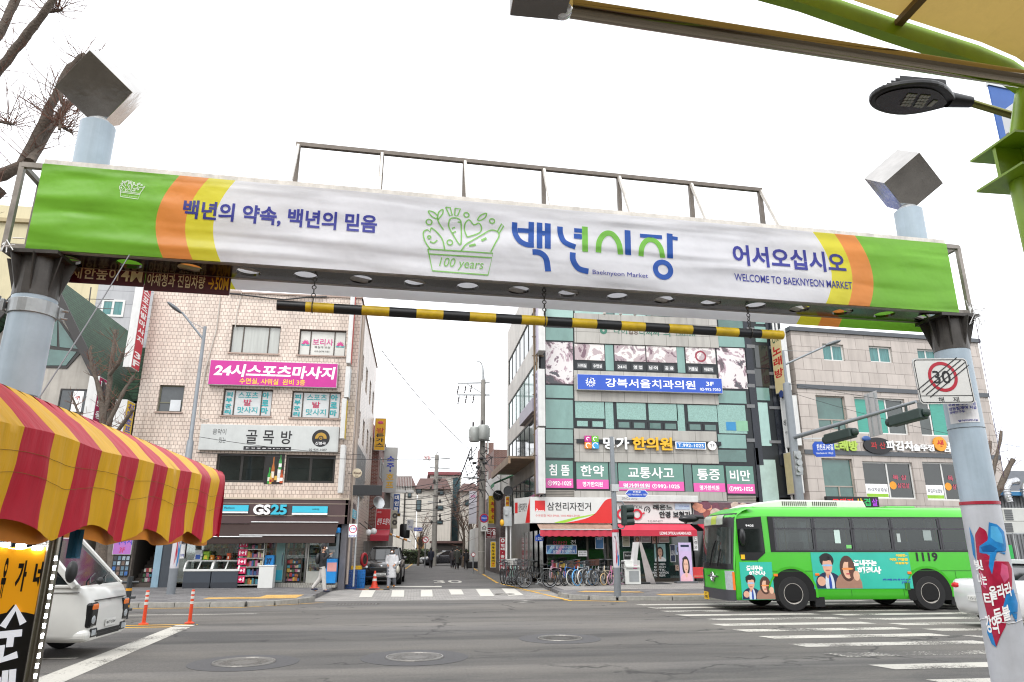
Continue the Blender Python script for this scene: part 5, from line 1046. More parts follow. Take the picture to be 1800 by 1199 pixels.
q=FL.out(.45).rect(540,947,565,1022);t=thing('display_fridge','glass fronted display fridge with shelves beside the cash machine','fridge',FL.pt((q[0]+q[2])/2,.3,.3));build('cabinet',MB().fbox(FL,q[0],.3,q[2],.75,.05,.45).fbox(FL,q[0],.75,q[0]+.05,q[3],.05,.45).fbox(FL,q[2]-.05,.75,q[2],q[3],.05,.45).fbox(FL,q[0],q[3]-.1,q[2],q[3]+.05,.05,.45).fbox(FL,q[0],.75,q[2],q[3],.05,.08),M('fridge_body','a9a9a2',.4,.1,.1),t)
m=MB()
for k in range(5):m.fbox(FL,q[0]+.05,.75+k*.31,q[2]-.05,.77+k*.31,.08,.4)
build('shelf',m,FRW2,t);goods(t,FL,(q[0]+.07,.76,q[2]-.07,q[3]-.12),5,.1,.34,'bottles',seed=44);build('door_glass',MB().fbox(FL,q[0]+.05,.75,q[2]-.05,q[3]-.1,.42,.435),CLEAR,t)
q=FL.out(.65).rect(571,948,592,1022);t=thing('cash_machine','bright blue cash machine kiosk at the right end of the store front','cash machine',FL.pt((q[0]+q[2])/2,.14,.4));u0,u1=q[0],q[2]
build('lower_body',MB().fbox(FL,u0,.28,u1,1.25,.05,.7),BLU,t,bevel=.02);build('upper_body',MB().fbox(FL,u0,1.25,u1,2.35,.05,.4),M('atm_grey','7b868c',.4,.2,.1),t,bevel=.02);build('header',MB().fbox(FL,u0-.03,2.3,u1+.03,2.5,.05,.6),BLU,t,bevel=.01);build('screen',MB().fbox(FL,u0+.1,1.75,u1-.1,2.15,.4,.41),GLASS_DARK,t);build('keypad',MB().fbox(FL,u0+.1,1.3,u1-.2,1.45,.4,.6).fbox(FL,u0+.12,1.5,u1-.12,1.62,.4,.47),STEELR,t,bevel=.01);build('notice',MB().fbox(FL,u0+.12,.75,u0+.5,1.1,.7,.706),M('note_pink','c98f8a',.6),t)
en=thing('stair_entrance','dark stairway entrance with a pale blue door frame left of the store','entrance',FL.pt(LU0+1.5,0,0))
e0,e1=FL.px(165,980)[0],SU0
STN=M('rough_stone','6f675f',.85,0,.35,3,.6,12,streak=.3)
o0,o1=FL.px(231,990)[0],FL.px(285,990)[0]
m=MB();holed(m,FL,min(e0,LU0),0,e1,shopz,[(o0,.14,o1,3.0)],.3);m.quad(FL.pt(o0,.14,-3.5),FL.pt(o1,.14,-3.5),FL.pt(o1,3,-3.5),FL.pt(o0,3,-3.5));build('wall',m,STN,en)
m=MB()
for k in range(9):m.fbox(FL,o0,.14,o1,.3+k*.17,-.4-(k+1)*.28,-.4-k*.28)
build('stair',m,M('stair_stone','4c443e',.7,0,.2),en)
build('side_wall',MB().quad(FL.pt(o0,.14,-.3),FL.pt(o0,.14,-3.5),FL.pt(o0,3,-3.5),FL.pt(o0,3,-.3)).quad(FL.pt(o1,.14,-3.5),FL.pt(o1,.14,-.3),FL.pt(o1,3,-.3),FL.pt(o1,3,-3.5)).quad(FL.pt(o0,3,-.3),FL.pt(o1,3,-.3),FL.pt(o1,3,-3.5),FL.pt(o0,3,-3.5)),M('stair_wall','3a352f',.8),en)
d0,d1=FL.px(276,990)[0],FL.px(300,990)[0];dd=build('door',MB().fbox(FL,d0+.18,.14,d1,2.9,.0,.06),M('door_slate','3d434a',.5,.1,.15),en);build('door_frame',MB().fbox(FL,d0-.1,.14,d0+.17,3.0,.0,.1),M('frame_pale_blue','7f9bab',.5),dd)
goods(en,FL,(o0+.3,.32,o1-.1,.9),3,-.8,-.6,'shoes',seed=51)
q=FL.out(.1).rect(200,930,233,975);sign('shop_sign','violet massage sign with blue letters beside the dark stairway',FL,(q[0],q[1],q[2],q[3]),.08,M('sign_violet','a566b0',.4,0,.15,1.2),CABW,[('마사지',.1,.3,.98,.62,M('ink_blue2','2b3fa8',.4)),('3F',.36,.72,.66,.92,REDI)])
q=FL.out(.1).rect(176,920,189,980);sign('hanging_banner','narrow white banner with red and blue letters on the stone wall',FL,q,.03,M('banner_cloth','c9ccd2',.6),CABW,[('웨스턴라운지',.1,.05,.55,.98,REDI,{'vert':True}),('영업중입니다',.6,.05,.95,.98,M('ink_blue2','2b3fa8',.4),{'vert':True})],cat='banner')
q=FL.out(.1).rect(196,977,226,1013);t=thing('photo_board','black board of small photographs under the violet sign','board',FL.pt(q[0]+.3,q[1],.05));build('board',MB().fbox(FL,*q,.01,.06),BLACK,t);m=MB();rd=random.Random(4)
for i in range(4):
 for j in range(4):du,dv=(q[2]-q[0])/4,(q[3]-q[1])/4;m.mat(rd.randrange(6)).fbox(FL,q[0]+i*du+.03,q[1]+j*dv+.03,q[0]+i*du+du-.02,q[1]+j*dv+dv-.02,.06,.066)
build('photographs',m,[M('ph_%s'%c,c,.4,0,.5,14)for c in('5a7486','a8b4ba','2f5f9c','6d5a50','8d9da8','33363c')],t)
q=FL.out(.2).rect(313,940,324,982);sign('paper_notice','white notice sheet with a yellow and blue foot beside the freezers',FL,q,.02,WHITE,WHITE,[('임대문의',.15,.08,.85,.2,BLACK),('안내문',.15,.3,.85,.42,BLACK),('상가주택',.1,.8,.9,.95,M('ink_blue2','2b3fa8',.4))],cat='notice')
build('shutter',MB().fbox(FL,FL.px(303,1000)[0],.14,SU0,2.9,-.02,.03),M('shutter_dark','2a2c2e',.5,.3,.2),en)
q=Fr((0,31.4,0));r=(wide(615,31.4),q.px(640,871)[1],wide(667,31.4),q.px(640,853)[1]);sign('led_board','blank black led board projecting from the corner of the tiled building',q,r,.18,BLACKP,BLACKP,[],-.1)
tag(build('conduit_pipe',MB().tube((r[0]+.25,31.5,.15),(r[0]+.25,31.5,r[1]),.04),STEELR),'thin grey pipe under the black led board at the corner','pipe')
q=Fr((0,31.6,0));c=q.px(628,832);t=thing('beer_sign','round cream beer sign hanging off the corner of the tiled building','sign',q.pt(c[0],c[1]-.3));build('disc',MB().lathe([(.19,-.07),(.2,-.06),(.2,.06),(.19,.07)],28,q.pt(c[0],c[1]),(0,1,0)),M('beer_cream','b8ac94',.4),t);build('lettering',MB().text(q,'Kloud',c[0]-.15,c[1]-.05,c[0]+.15,c[1]+.06,.075,bold=.04).text(q,'beer',c[0]-.07,c[1]-.15,c[0]+.07,c[1]-.09,.075),M('ink_brown','4a3020',.5),t);build('bracket',MB().tube(q.pt(c[0]-.2,c[1]),q.pt(c[0]-.4,c[1]),.02),DKST,t)
r=(.8,4.2,7.4,6.4);t=sign('doodle_panel','grey panel of white line doodles on the side wall towards the alley',FLs,r,.06,M('doodle_grey','6d6c6b',.6,0,.1),CABW,[]);m=MB();rd=random.Random(9)
for k in range(70):
 u,v=rd.uniform(.95,7.2),rd.uniform(4.3,6.3);a=rd.uniform(0,6.28);rr=rd.uniform(.05,.2);stroke(m,FLs,[(u+rr*cos(a+i*rd.uniform(.4,1)),v+rr*sin(a+i*.8))for i in range(5)],.03,.1)
build('doodles',m,M('doodle_white','c0bfbb',.6),t)
r=FLs.rect(621,886,641,912);sign('side_shop_sign','small cyan and white store sign round the corner on the side wall',FLs,(.4,2.95,2.7,3.35),.08,CYAN,WHITE,[('GS25',.3,.2,.75,.8,WHITE)],.06)
q=Fr((0,31.5,0));r=q.rect(613,921,628,945);sign('service_sign','small white sign with a red and blue ring on the store corner',q,r,.06,WHITE,CABW,[('국세청',.2,.3,.8,.44,M('ink_blue2','2b3fa8',.4)),('현금지급기',.05,.78,.95,.95,M('ink_blue2','2b3fa8',.4))],extras=lambda F,root,wf,at,w,h:build('ring_mark',MB().ring(F,at(.5,.38)[0],at(.5,.38)[1],.13,.165,wf+.003),REDI,root))
PALE=M('pale_cable','b8b2aa',.6)
tag(build('pale_cable',MB().path([FL.pt(*FL.px(x,y),.06)for x,y in((388,520),(384,555),(381,580),(372,612),(362,650),(353,700),(351,735),(358,739),(368,737))],.022,6),PALE),'pale cable hanging down the tiled facade left of the magenta sign','cable')
tag(build('pale_cable',MB().path([FL.pt(*FL.px(x,y),.06)for x,y in((425,516),(421,535),(416,555),(414,577))],.02,6),PALE),'short pale cable dropping from the roof to the curtained window','cable')
tag(build('roof_cable',MB().path([FL.pt(*FL.px(x,y),.1)for x,y in((404,517),(430,520),(470,525),(500,528),(540,524),(575,523))],.035,6),CABLE),'black cables sagging along the roof edge of the tiled building','cable')
tag(build('drain_pipe',MB().path([FLs.pt(.25,LZ-.6,.1),FLs.pt(.25,.2,.1)],.06,8).path([FLs.pt(.9,LZ-.2,.1),FLs.pt(.9,4.0,.1)],.045,8),M('pipe_beige','a89a8f',.6)),'pair of beige drain pipes down the alley corner of the tiled building','drain pipe')
# right corner building, its shops, and the grey building beyond
FR=Fr((0,34,0));RU0,RU1,RZ,RDEP=FR.px(951,700)[0],FR.px(1386,700)[0],16.2,13.0
rb=thing('glass_corner_building','tall corner building of green glass and grey stone with shops at street level','building',((RU0+RU1)/2,40,0))
FRs=Fr((RU0,34,0),-90)
BFRM=M('mullion_black','222629',.35,.3,.15);STONE=brick_mat('grey_stone','aaa7a1','a29f99','76736e',1.2,.62,.014,.5,.0,.35,.1,.15)
TG=M('teal_glass','6d918a',.10,0,.22,1.1,spec=.7,stretch=(1,1,.5));TGL=M('teal_glass_pale','92b2ab',.10,0,.2,.9,spec=.7);TGD=M('teal_glass_dark','44655f',.08,0,.3,1.2,spec=.8);TGB=M('teal_blind','7fa39b',.2,0,.3,22,spec=.6)
NAVY=M('navy_cladding','20242c',.25,.2,.25,2)
m=MB();gz=FR.px(1100,872)[1]
m.fbox(FR,RU0,gz,RU1,RZ,-RDEP,0);build('wall',m,BFRM,rb)
def RP(name,px,mat,w1=.03,w0=.0,**k):return panel(rb,name,FR,px,mat,w0,w1)
fl=lambda x:(x-958)*.031
def col(name,x0,x1,y0,y1,mat,w1=.03,base=958):
 s_=((x0+x1)/2-958)*.031;
 u0,u1=FR.px(x0,(y0+y1)/2+s_)[0],FR.px(x1,(y0+y1)/2+s_)[0];v0,v1=FR.px((x0+x1)/2,y1+s_)[1],FR.px((x0+x1)/2,y0+s_)[1]
 return build(name,MB().fbox(FR,u0,v0,u1,v1,.0,w1),mat,rb),(u0,v0,u1,v1)
for x0,x1,rows in((959,1007,((470,500,TGL),(503,535,TG),(538,557,TGL),(559,573,TG),(576,598,TG),(677,699,TG),(702,752,TG),(754,778,TG),(781,804,TGD))),(1262,1311,((470,500,TGL),(505,545,TGD),(547,568,TGD),(570,600,TG),(677,699,TG),(702,752,TGB),(754,778,TG),(781,802,TGD)))):
 for y0,y1,mt in rows:col('glass_panel',x0,x1,y0,y1,mt)
def torn_mat(name,cols,scale,seed):
 m=bpy.data.materials.new(name);m.use_nodes=True;MATS[name]=m;n=m.node_tree.nodes;L=m.node_tree.links.new;b=n['Principled BSDF'];tc=n.new('ShaderNodeTexCoord');mp=n.new('ShaderNodeMapping');mp.inputs['Location'].default_value=(seed,seed*2,seed*3);L(tc.outputs['Object'],mp.inputs['Vector'])
 q=n.new('ShaderNodeTexNoise');q.inputs['Scale'].default_value=scale;q.inputs['Detail'].default_value=9;q.inputs['Roughness'].default_value=.62;q.inputs['Distortion'].default_value=.6;L(mp.outputs[0],q.inputs['Vector']);r=n.new('ShaderNodeValToRGB');r.color_ramp.interpolation='CONSTANT';L(q.outputs['Fac'],r.inputs['Fac']);e=r.color_ramp.elements
 for k,(p,c)in enumerate(cols):
  if k<2:e[k].position=p;e[k].color=lin(c)
  else:e.new(p).color=lin(c)
 L(r.outputs['Color'],b.inputs['Base Color']);b.inputs['Roughness'].default_value=.4;return m
TORN=[((0,'47474c'),(.40,'5d5055'),(.455,'a58f98'),(.485,'cfcaca'),(.58,'7a6470'),(.60,'4b4b50')),((0,'6e5560'),(.38,'a8999c'),(.48,'d2cdca'),(.58,'9c8c92'),(.64,'5d5058'))]
for x0,x1,y0,y1,sd_ in((959,1007,601,674,3),(1262,1311,602,673,9)):col('torn_film',x0,x1,y0,y1,torn_mat('torn_film_%d'%sd_,TORN[0],.75,sd_),.034)
mx0,mx1=1009,1260
for y0,y1 in((551,602),(650,703),(751,808),(859,874)):col('stone_band',mx0,mx1,y0,y1,STONE,.09)
for x0,x1,mt in((1010,1062,TGL),(1064,1078,TGD),(1080,1134,TGL),(1136,1188,TG),(1190,1203,TGD),(1205,1257,TGL)):col('glass_panel',x0,x1,470,500,TG);col('glass_panel',x0,x1,503,536,mt);col('glass_panel',x0,x1,538,550,mt)
for i,(x0,x1)in enumerate(((1010,1062),(1080,1134),(1136,1189),(1205,1257))):
 o,r=col('poster_window',x0,x1,603,631,torn_mat('poster_film_%d'%i,TORN[1],.9+.2*i,5+i*3),.034)
 if i==3:build('picture_bowl',MB().ring(FR,(r[0]+r[2])/2,r[1]+(r[3]-r[1])*.45,(r[3]-r[1])*.25,(r[3]-r[1])*.36,.036,24),M('film_wine','8c2c40',.4,0,.3,5),o)
for x0,x1 in((1064,1078),(1190,1203)):col('glass_panel',x0,x1,603,648,TG);col('glass_panel',x0,x1,704,750,TGB);col('glass_panel',*((1071,1085)if x0<1100 else(1203,1216)),809,857,TGD)
PLATE=M('plate_grey','55585a',.4,0,.1)
for x,s_ in((1013,'샤워실'),(1040,'수면실'),(1083,'24시'),(1111,'영 업'),(1138,'남·여'),(1166,'공 용'),(1208,'커플실'),(1235,'아로마')):
 o,r=col('vent_window',x-2,x+22,634,648,BFRM,.03);b_=.1;build('name_plate',MB().fbox(FR,r[0]+b_,r[1]+.07,r[2]-b_,r[3]-.07,.03,.036),PLATE,o);build('lettering',MB().text(FR,s_,r[0]+b_+.04,r[1]+.12,r[2]-b_-.04,r[3]-.12,.04),WHITE,o)
for x0,x1 in((1011,1064),(1084,1137),(1140,1193),(1209,1262)):col('glass_panel',x0,x1-2,704,733,TGB)
for i,x in enumerate((1013,1040,1086,1113,1141,1168,1211,1238)):
 o,r=col('vent_window',x-2,x+23,736,750,BFRM,.03);build('pane',MB().fbox(FR,r[0]+.09,r[1]+.07,r[2]-.09,r[3]-.06,.03,.034),TGB if i<2 else TGD,o)
PINKB=M('strip_pink','d0559f',.4,0,.06)
def lettered(x0,x1,s_,foot,fx=None):
 o,r=col('lettered_window',x0,x1,809,857,M('teal_film','5a8478',.2,0,.12,1.5,spec=.6),.03);u0,v0,u1,v1=r;h=v1-v0
 build('pink_strip',MB().fbox(FR,u0,v0,u1,v0+h*.34,.03,.034),PINKB,o)
 c=(u0+u1)/2;n=len(s_.replace(' ',''))+.4*s_.count(' ');wd=min((u1-u0)*.74,n*h*.44);b=MB().text(FR,s_,c-wd/2,v0+h*.45,c+wd/2,v0+h*.86,.04,bold=.015)
 wd=min((u1-u0)*.86,len(foot)*h*.15);b.text(FR,foot,c-wd/2,v0+h*.08,c+wd/2,v0+h*.26,.04,bold=.02);build('lettering',b,WHITE,o)
lettered(959,1007,'침 뜸','ⓣ992-1025');lettered(1013,1069,'한약','명가한의원');lettered(1087,1201,'교통사고','명가한의원 ⓣ992-1025');lettered(1218,1273,'통증','명가한의원');lettered(1277,1325,'비만','ⓣ992-1025')
LOUV=M('louvre_brown','8b867e',.5,.3,.15)
for x0,x1 in((959,1010),(1278,1328)):
 for k in range(5):col('louvre',x0,x1,861+k*2.7,863+k*2.7,LOUV,.06)
col('stone_band',1012,1276,858,874,STONE,.085)
col('dark_cladding',1313,1325,470,806,NAVY,.05);col('dark_cladding',1353,1372,470,806,NAVY,.05)
for y in(565,595,640,664,700,760):col('grey_stripe',1312,1326,y,y+6,M('stripe_grey','6b6c6e',.4),.056);col('grey_stripe',1352,1372,y+2,y+7,M('stripe_grey','6b6c6e',.4),.056)
for y0,y1,mt in((530,558,TG),(563,590,TG),(596,635,GLASS_DARK),(637,668,GLASS_DARK),(670,692,TG),(696,772,TGL)):col('glass_panel',1327,1352,y0,y1,mt)
col('glass_panel',1336,1366,796,872,M('frosted_flower','9db3ac',.3,0,.15,2));col('dark_cladding',1330,1336,776,872,NAVY,.05)
build('papers',MB().fbox(FR,*FR.rect(1276,742,1293,757),.036,.04),M('paper_blue','2f7fb0',.5),rb);build('papers',MB().fbox(FR,*FR.rect(1294,740,1314,758),.036,.04),M('paper_green','7fae90',.5),rb)
FRo=FR.out(.1)
GRNI=M('ink_faded_green','2f6a58',.5)
b=MB();b.text(FR,'다이',*FRo.rect(1079,576,1102,587),.1);b.text(FR,'다씨씨',*FRo.rect(1124,578,1158,590),.1);b.text(FR,'의',*FRo.rect(1166,578,1178,592),.1);b.text(FR,'T.993-1099',*FRo.rect(1187,584,1222,591),.1)
b.ring(FR,*FR.px(1060,582),.06,.2,.1,12);build('clinic_lettering',b,GRNI,rb);build('clinic_lettering',MB().text(FR,'법당',*FRo.rect(1105,577,1122,588),.1),M('ink_brown','4a3020',.5),rb)
for i,x in enumerate((1062,1090,1115,1145,1172,1204)):
 q=FR.px(x,556+i*.7);build('spotlight',MB().bar(FR.pt(q[0],q[1]+.1,.09),FR.pt(q[0]-.1,q[1]+.1,.5),.03).ell(FR.pt(q[0]-.12,q[1]-.02,.52),(.09,.1,.08),10,6),M('spot_white','c4c1ba',.4),rb)
SBLUE=M('sign_blue','1f4cb0',.35,0,.05)
r=(FR.px(1012,677)[0],FR.px(1138,691)[1],FR.px(1265,684)[0],FR.px(1138,664)[1])
def crest(F,root,wf,at,w,h):
 c=at(.09,.5);R_=h*.28;g=MB();pts=[(c[0]+R_*x,c[1]+R_*y)for x,y in((-.7,.8),(0,.95),(.7,.8),(.75,.1),(.5,-.55),(0,-.95),(-.5,-.55),(-.75,.1))];stroke(g,F,pts,.03,wf+.003,True)
 for s_ in(-1,1):
  for k in range(5):a=-1.2+k*.5;g.poly([F.pt(c[0]+s_*R_*(.85+.1*q)*cos(a),c[1]+R_*1.05*sin(a)+d,wf+.004)for q,d in((0,-.05),(3.5,0),(0,.05))][::s_])
 g.fquad(F,c[0]-R_*.4,c[1]-R_*.3,c[0]-.012,c[1]+R_*.2,wf+.005).fquad(F,c[0]+.012,c[1]-R_*.3,c[0]+R_*.4,c[1]+R_*.2,wf+.005);g.fquad(F,c[0]-.02,c[1]+R_*.3,c[0]+.02,c[1]+R_*.7,wf+.005).fquad(F,c[0]-R_*.25,c[1]+R_*.42,c[0]+R_*.25,c[1]+R_*.5,wf+.0055);build('crest',g,WHITE,root)
sign('shop_sign','wide blue dental clinic sign with white letters and a crest',FR,r,.25,SBLUE,CABW,[('강북서울치과의원',.19,.22,.81,.78,WHITE,{'bold':.015}),('3F',.885,.25,.94,.52,WHITE),('02-992-7050',.84,.66,.985,.84,WHITE,{'bold':.01})],.1,extras=crest)
q=FR.out(.18);cl_=thing('channel_letter_sign','herbal clinic sign of white and yellow raised letters on a black rail','sign',FR.pt(10.5,q.px(1140,790)[1],.15))
r=(q.px(1014,780)[0],q.px(1140,781)[1],q.px(1269,788)[0],q.px(1140,774)[1]);build('rail',MB().fbox(FR,r[0],r[1],r[2],r[3],.09,.16),BFRM,cl_)
def LT(px,s_,mt,ext=.1,**k):rr=q.rect(*px);build('raised_lettering',MB().text(FR,s_,*rr,.17,ext,**k),mt,cl_)
LT((1060,769,1105,790),'명가',WHITE,bold=.025);LT((1111,769,1181,792),'한의원',M('letter_gold','dba91c',.35,0,.03),bold=.03)
rr=q.rect(1187,777,1240,790);build('number_plate',MB().fbox(FR,*rr,.16,.24),WHITE,cl_);build('number_face',MB().fbox(FR,rr[0]+.04,rr[1]+.04,rr[2]-.04,rr[3]-.04,.24,.25),M('plate_azure','1b6fb8',.4),cl_);build('lettering',MB().text(FR,'T.992-1025',rr[0]+.12,rr[1]+.1,rr[2]-.12,rr[3]-.1,.255),WHITE,cl_)
c=q.px(1251,784);build('floor_disc',MB().lathe([(.22,0),(.22,.1)],26,FR.pt(c[0],c[1],.16),(0,-1,0)),WHITE,cl_);build('lettering',MB().text(FR,'2F',c[0]-.12,c[1]-.08,c[0]+.12,c[1]+.08,.265),BLACK,cl_)
rr=q.rect(1027,766,1052,789);du,dv=(rr[2]-rr[0])/2,(rr[3]-rr[1])/2
for i,(a,b_,c)in enumerate(((0,1,'b3237f'),(1,1,'62a82e'),(0,0,'e58224'),(1,0,'2f93c9'))):
 o=build('logo_tile',MB().fbox(FR,rr[0]+a*du+.01,rr[1]+b_*dv+.01,rr[0]+(a+1)*du-.01,rr[1]+(b_+1)*dv-.01,.16,.25),M('tile_'+c,c,.4,0,.05),cl_);build('logo_mark',MB().ring(FR,rr[0]+(a+.5)*du,rr[1]+(b_+.5)*dv,.05+.02*i,.09+.02*i,.253,12,.4,4.5),WHITE,o)
OKC=M('blade_cream','c9b88a',.45,0,.08);REDK=M('letter_red','b01c1c',.4)
def okx(G,t,d):build('lettering',MB().text(G,'OK',d*.2,okv+.0,d*.8,okv+.45,.01),M('ink_green2','1f4a30',.5),t);build('badge',MB().lathe([(.2,0),(.2,.01)],20,G.pt(d*.5,okv-2.75,.006),G.N),M('badge_navy','23306a',.4),t)
okv=FR.px(1380,602,.8)[1]
blade('blade_sign','tall cream blade sign with red karaoke letters at the right end of the glass building',FR,FR.px(1381,640,1.0)[0]-.1,FR.px(1381,688,.9)[1],FR.px(1381,582,.9)[1],.3,.15,1.25,OKC,CABW,' 노래방 ',REDK,-1,None,.8,okx)
WS=M('blade_white','c6c6c6',.4,0,.06)
def salon(G,t,d):build('lettering',MB().text(G,'레온느',d*.12,sv+1.0,d*.88,sv+1.35,.01).text(G,'안경원',d*.2,sv+.6,d*.8,sv+.75,.01),BLACK,t)
sv=FR.px(1392,782,.9)[1]
blade('blade_sign','blank white blade sign with small black script, below the cream karaoke blade',FR,FR.px(1398,740,1.0)[0]-.1,FR.px(1396,785,.9)[1],FR.px(1396,698,.9)[1],.3,.15,1.3,WS,CABW,None,None,-1,None,.7,salon)
blade('blade_sign','yellowed blank blade sign, lowest at the right end of the glass building',FR,FR.px(1404,830,1.0)[0]-.1,FR.px(1402,868,.9)[1],FR.px(1402,794,.9)[1],.3,.15,1.25,M('blade_yellowed','b3a983',.5,0,.15),CABW,None,None,-1)
for x,y0,y1,lab in((951,500,618,'white cabinet blade sign, topmost at the left edge of the glass building'),(951,650,750,'lettered white blade sign left of the blue dental sign'),(951,753,868,'long white blade sign left of the lettered second floor windows')):
 blade('blade_sign',lab,FR,FR.px(x,(y0+y1)/2,.8)[0],FR.px(x,y1,.8)[1],FR.px(x,y0,.8)[1],.34,.15,1.0,M('blade_lilac','b4aec0',.45,0,.08),CABW,'강북서울치과의원' if y0==650 else None,M('ink_navy2','10203c',.5),-1,None,.45)
m=MB()
for x in(940,944):m.tube(FR.pt(FR.px(x,700,.2)[0],3.4,.2),FR.pt(FR.px(x,700,.2)[0],15.8,.2),.05,n=8)
for i in range(12):a=FR.px(940,700,.2)[0];m.bar(FR.pt(a-.1,4+i,.15),FR.pt(a+.5,4+i,.15),.05)
tag(build('sign_pole',m,M('pole_brown','6b5a46',.5,.4,.2)),'brown steel ladder pole carrying the blade signs at the left edge of the glass building','pole')
m=MB()
for x in(1354,1360):m.tube(FR.pt(FR.px(x+18,700,.2)[0],3.4,.25),FR.pt(FR.px(x+18,700,.2)[0],14.3,.25),.06,n=8)
tag(build('drain_pipe',m,CABW),'white drain pipes at the right edge of the glass building','drain pipe')
WRS=M('render_white','b9b6b0',.6,0,.15,1,streak=.35)
m=MB();bands=[(-RDEP+.6,3.7,-.3,5.3),(-RDEP+.6,6.4,-.3,8.2),(-RDEP+.6,9.2,-.3,11.0),(-RDEP+.6,12.2,-.3,14.0)]
holed(m,FRs,-RDEP,gz,0,RZ,bands,.12,.08);build('side_render',m,WRS,rb)
for i,b_ in enumerate(bands):
 w_=window(FRs,b_,rb,frame=BFRM,glass=(TGD,GLASS,TG,GLASS)[i],splits=[k/7 for k in range(1,7)],w=.05)
 if i==0:build('pink_strip',MB().fbox(FRs,-7.5,b_[1]+.06,-.4,b_[1]+.6,.03,.045),PINKB,w_);build('lettering',MB().text(FRs,'명가한의원 추나 교통사고',-7,b_[1]+.18,-1,b_[1]+.48,.05),WHITE,w_)
m=MB();m.fbox(FRs,-9.5,6.0,-1.2,6.12,.08,1.5);m.fbox(FRs,-9.5,5.75,-1.2,6.0,1.38,1.5)
t=tag(build('canopy',m,M('canopy_rust','8f7a64',.6,.2,.4,2,streak=.4)),'rust stained flat canopy on the alley side of the glass building','canopy')
tag(build('side_sign',MB().fbox(FRs,-5.2,8.3,-.6,9.0,.1,.35),M('side_sign_lilac','8e8a97',.5,0,.15),bevel=.02),'long dull lilac sign box high on the alley side of the glass building','sign')
t=thing('awning','small green awning at the far end of the rusty canopy','awning',FRs.pt(-10.5,5.6,.8));build('cloth',MB().hexa([FRs.pt(-11.6,5.5,1.3),FRs.pt(-9.7,5.5,1.3),FRs.pt(-9.7,6.0,.1),FRs.pt(-11.6,6.0,.1),FRs.pt(-11.6,5.54,1.3),FRs.pt(-9.7,5.54,1.3),FRs.pt(-9.7,6.05,.1),FRs.pt(-11.6,6.05,.1)]).fbox(FRs,-11.6,5.3,-9.7,5.53,1.29,1.31),M('awning_green','1d7a4d',.6,0,.12),t)
GF=thing('bicycle_shop','bicycle shop front with dark glass at the corner of the glass building','shop',FR.pt(RU0+2,0,0))
bx1=FR.px(1083,980)[0];ox1=FR.px(1220,980)[0]
SHOPG=M('shop_glass_dark','121a1a',.05,0,.5,.7,spec=.9)
DARKW=M('shop_dark_wall','24282a',.5,0,.2)
m=MB();m.fbox(FR,RU0,.1,RU1,gz,-4,-.5);build('inner_wall',m,DARKW,GF)
build('shop_pane',MB().fbox(FR,FR.px(962,980)[0],.25,bx1-.1,gz-.4,-.2,-.17),SHOPG,GF);build('corner_pillar',MB().fbox(FR,RU0,.1,FR.px(962,980)[0],gz-.2,-.3,0),M('pillar_stone','6c6a66',.5,0,.3,2,streak=.3),GF)
build('mullion',MB().fbox(FR,FR.px(1034,980)[0]-.05,.1,FR.px(1034,980)[0]+.05,gz-.4,-.25,-.1).fbox(FR,FR.px(1070,980)[0]-.05,.1,FR.px(1070,980)[0]+.05,gz-.4,-.25,-.1).fbox(FR,FR.px(962,980)[0],.1,bx1,.3,-.25,-.08),M('frame_bronze','3d3832',.4,.4),GF)
m=MB();m.fbox(FRs,-RDEP,.1,0,gz,-.2,0);build('side_wall',m,M('marble_grey','7b7b78',.4,0,.4,1.3,streak=.4),GF)
for k in range(5):build('side_pane',MB().fbox(FRs,-.8-k*1.5,.3,-.2-k*1.5+.3,2.5,.0,.02),M('side_glass','59605f',.1,0,.3,2),GF)
goods(GF,FR,(FR.px(970,980)[0],.3,FR.px(1030,980)[0],1.2),2,-.16,-.05,'shop_goods',seed=61)
b=MB();b.text(FR,'인라인',*FR.out(-.16).rect(972,951,996,958),-.15);build('lettering',b,REDI,GF);build('lettering',MB().text(FR,'전',*FR.out(-.16).rect(1003,949,1012,957),-.15),WHITE,GF)
SGW=M('shop_sign_white','c8c8c6',.4,0,.05);SRED=M('swoosh_red','c52222',.35,0,.05);SGRN=M('swoosh_green','8fbf2e',.4,0,.05)
z0,z1=FR.px(1000,920,.5)[1],FR.px(1000,874,.5)[1];ua,ub=FR.px(932,897,.5)[0],FR.px(1080,897,.5)[0]
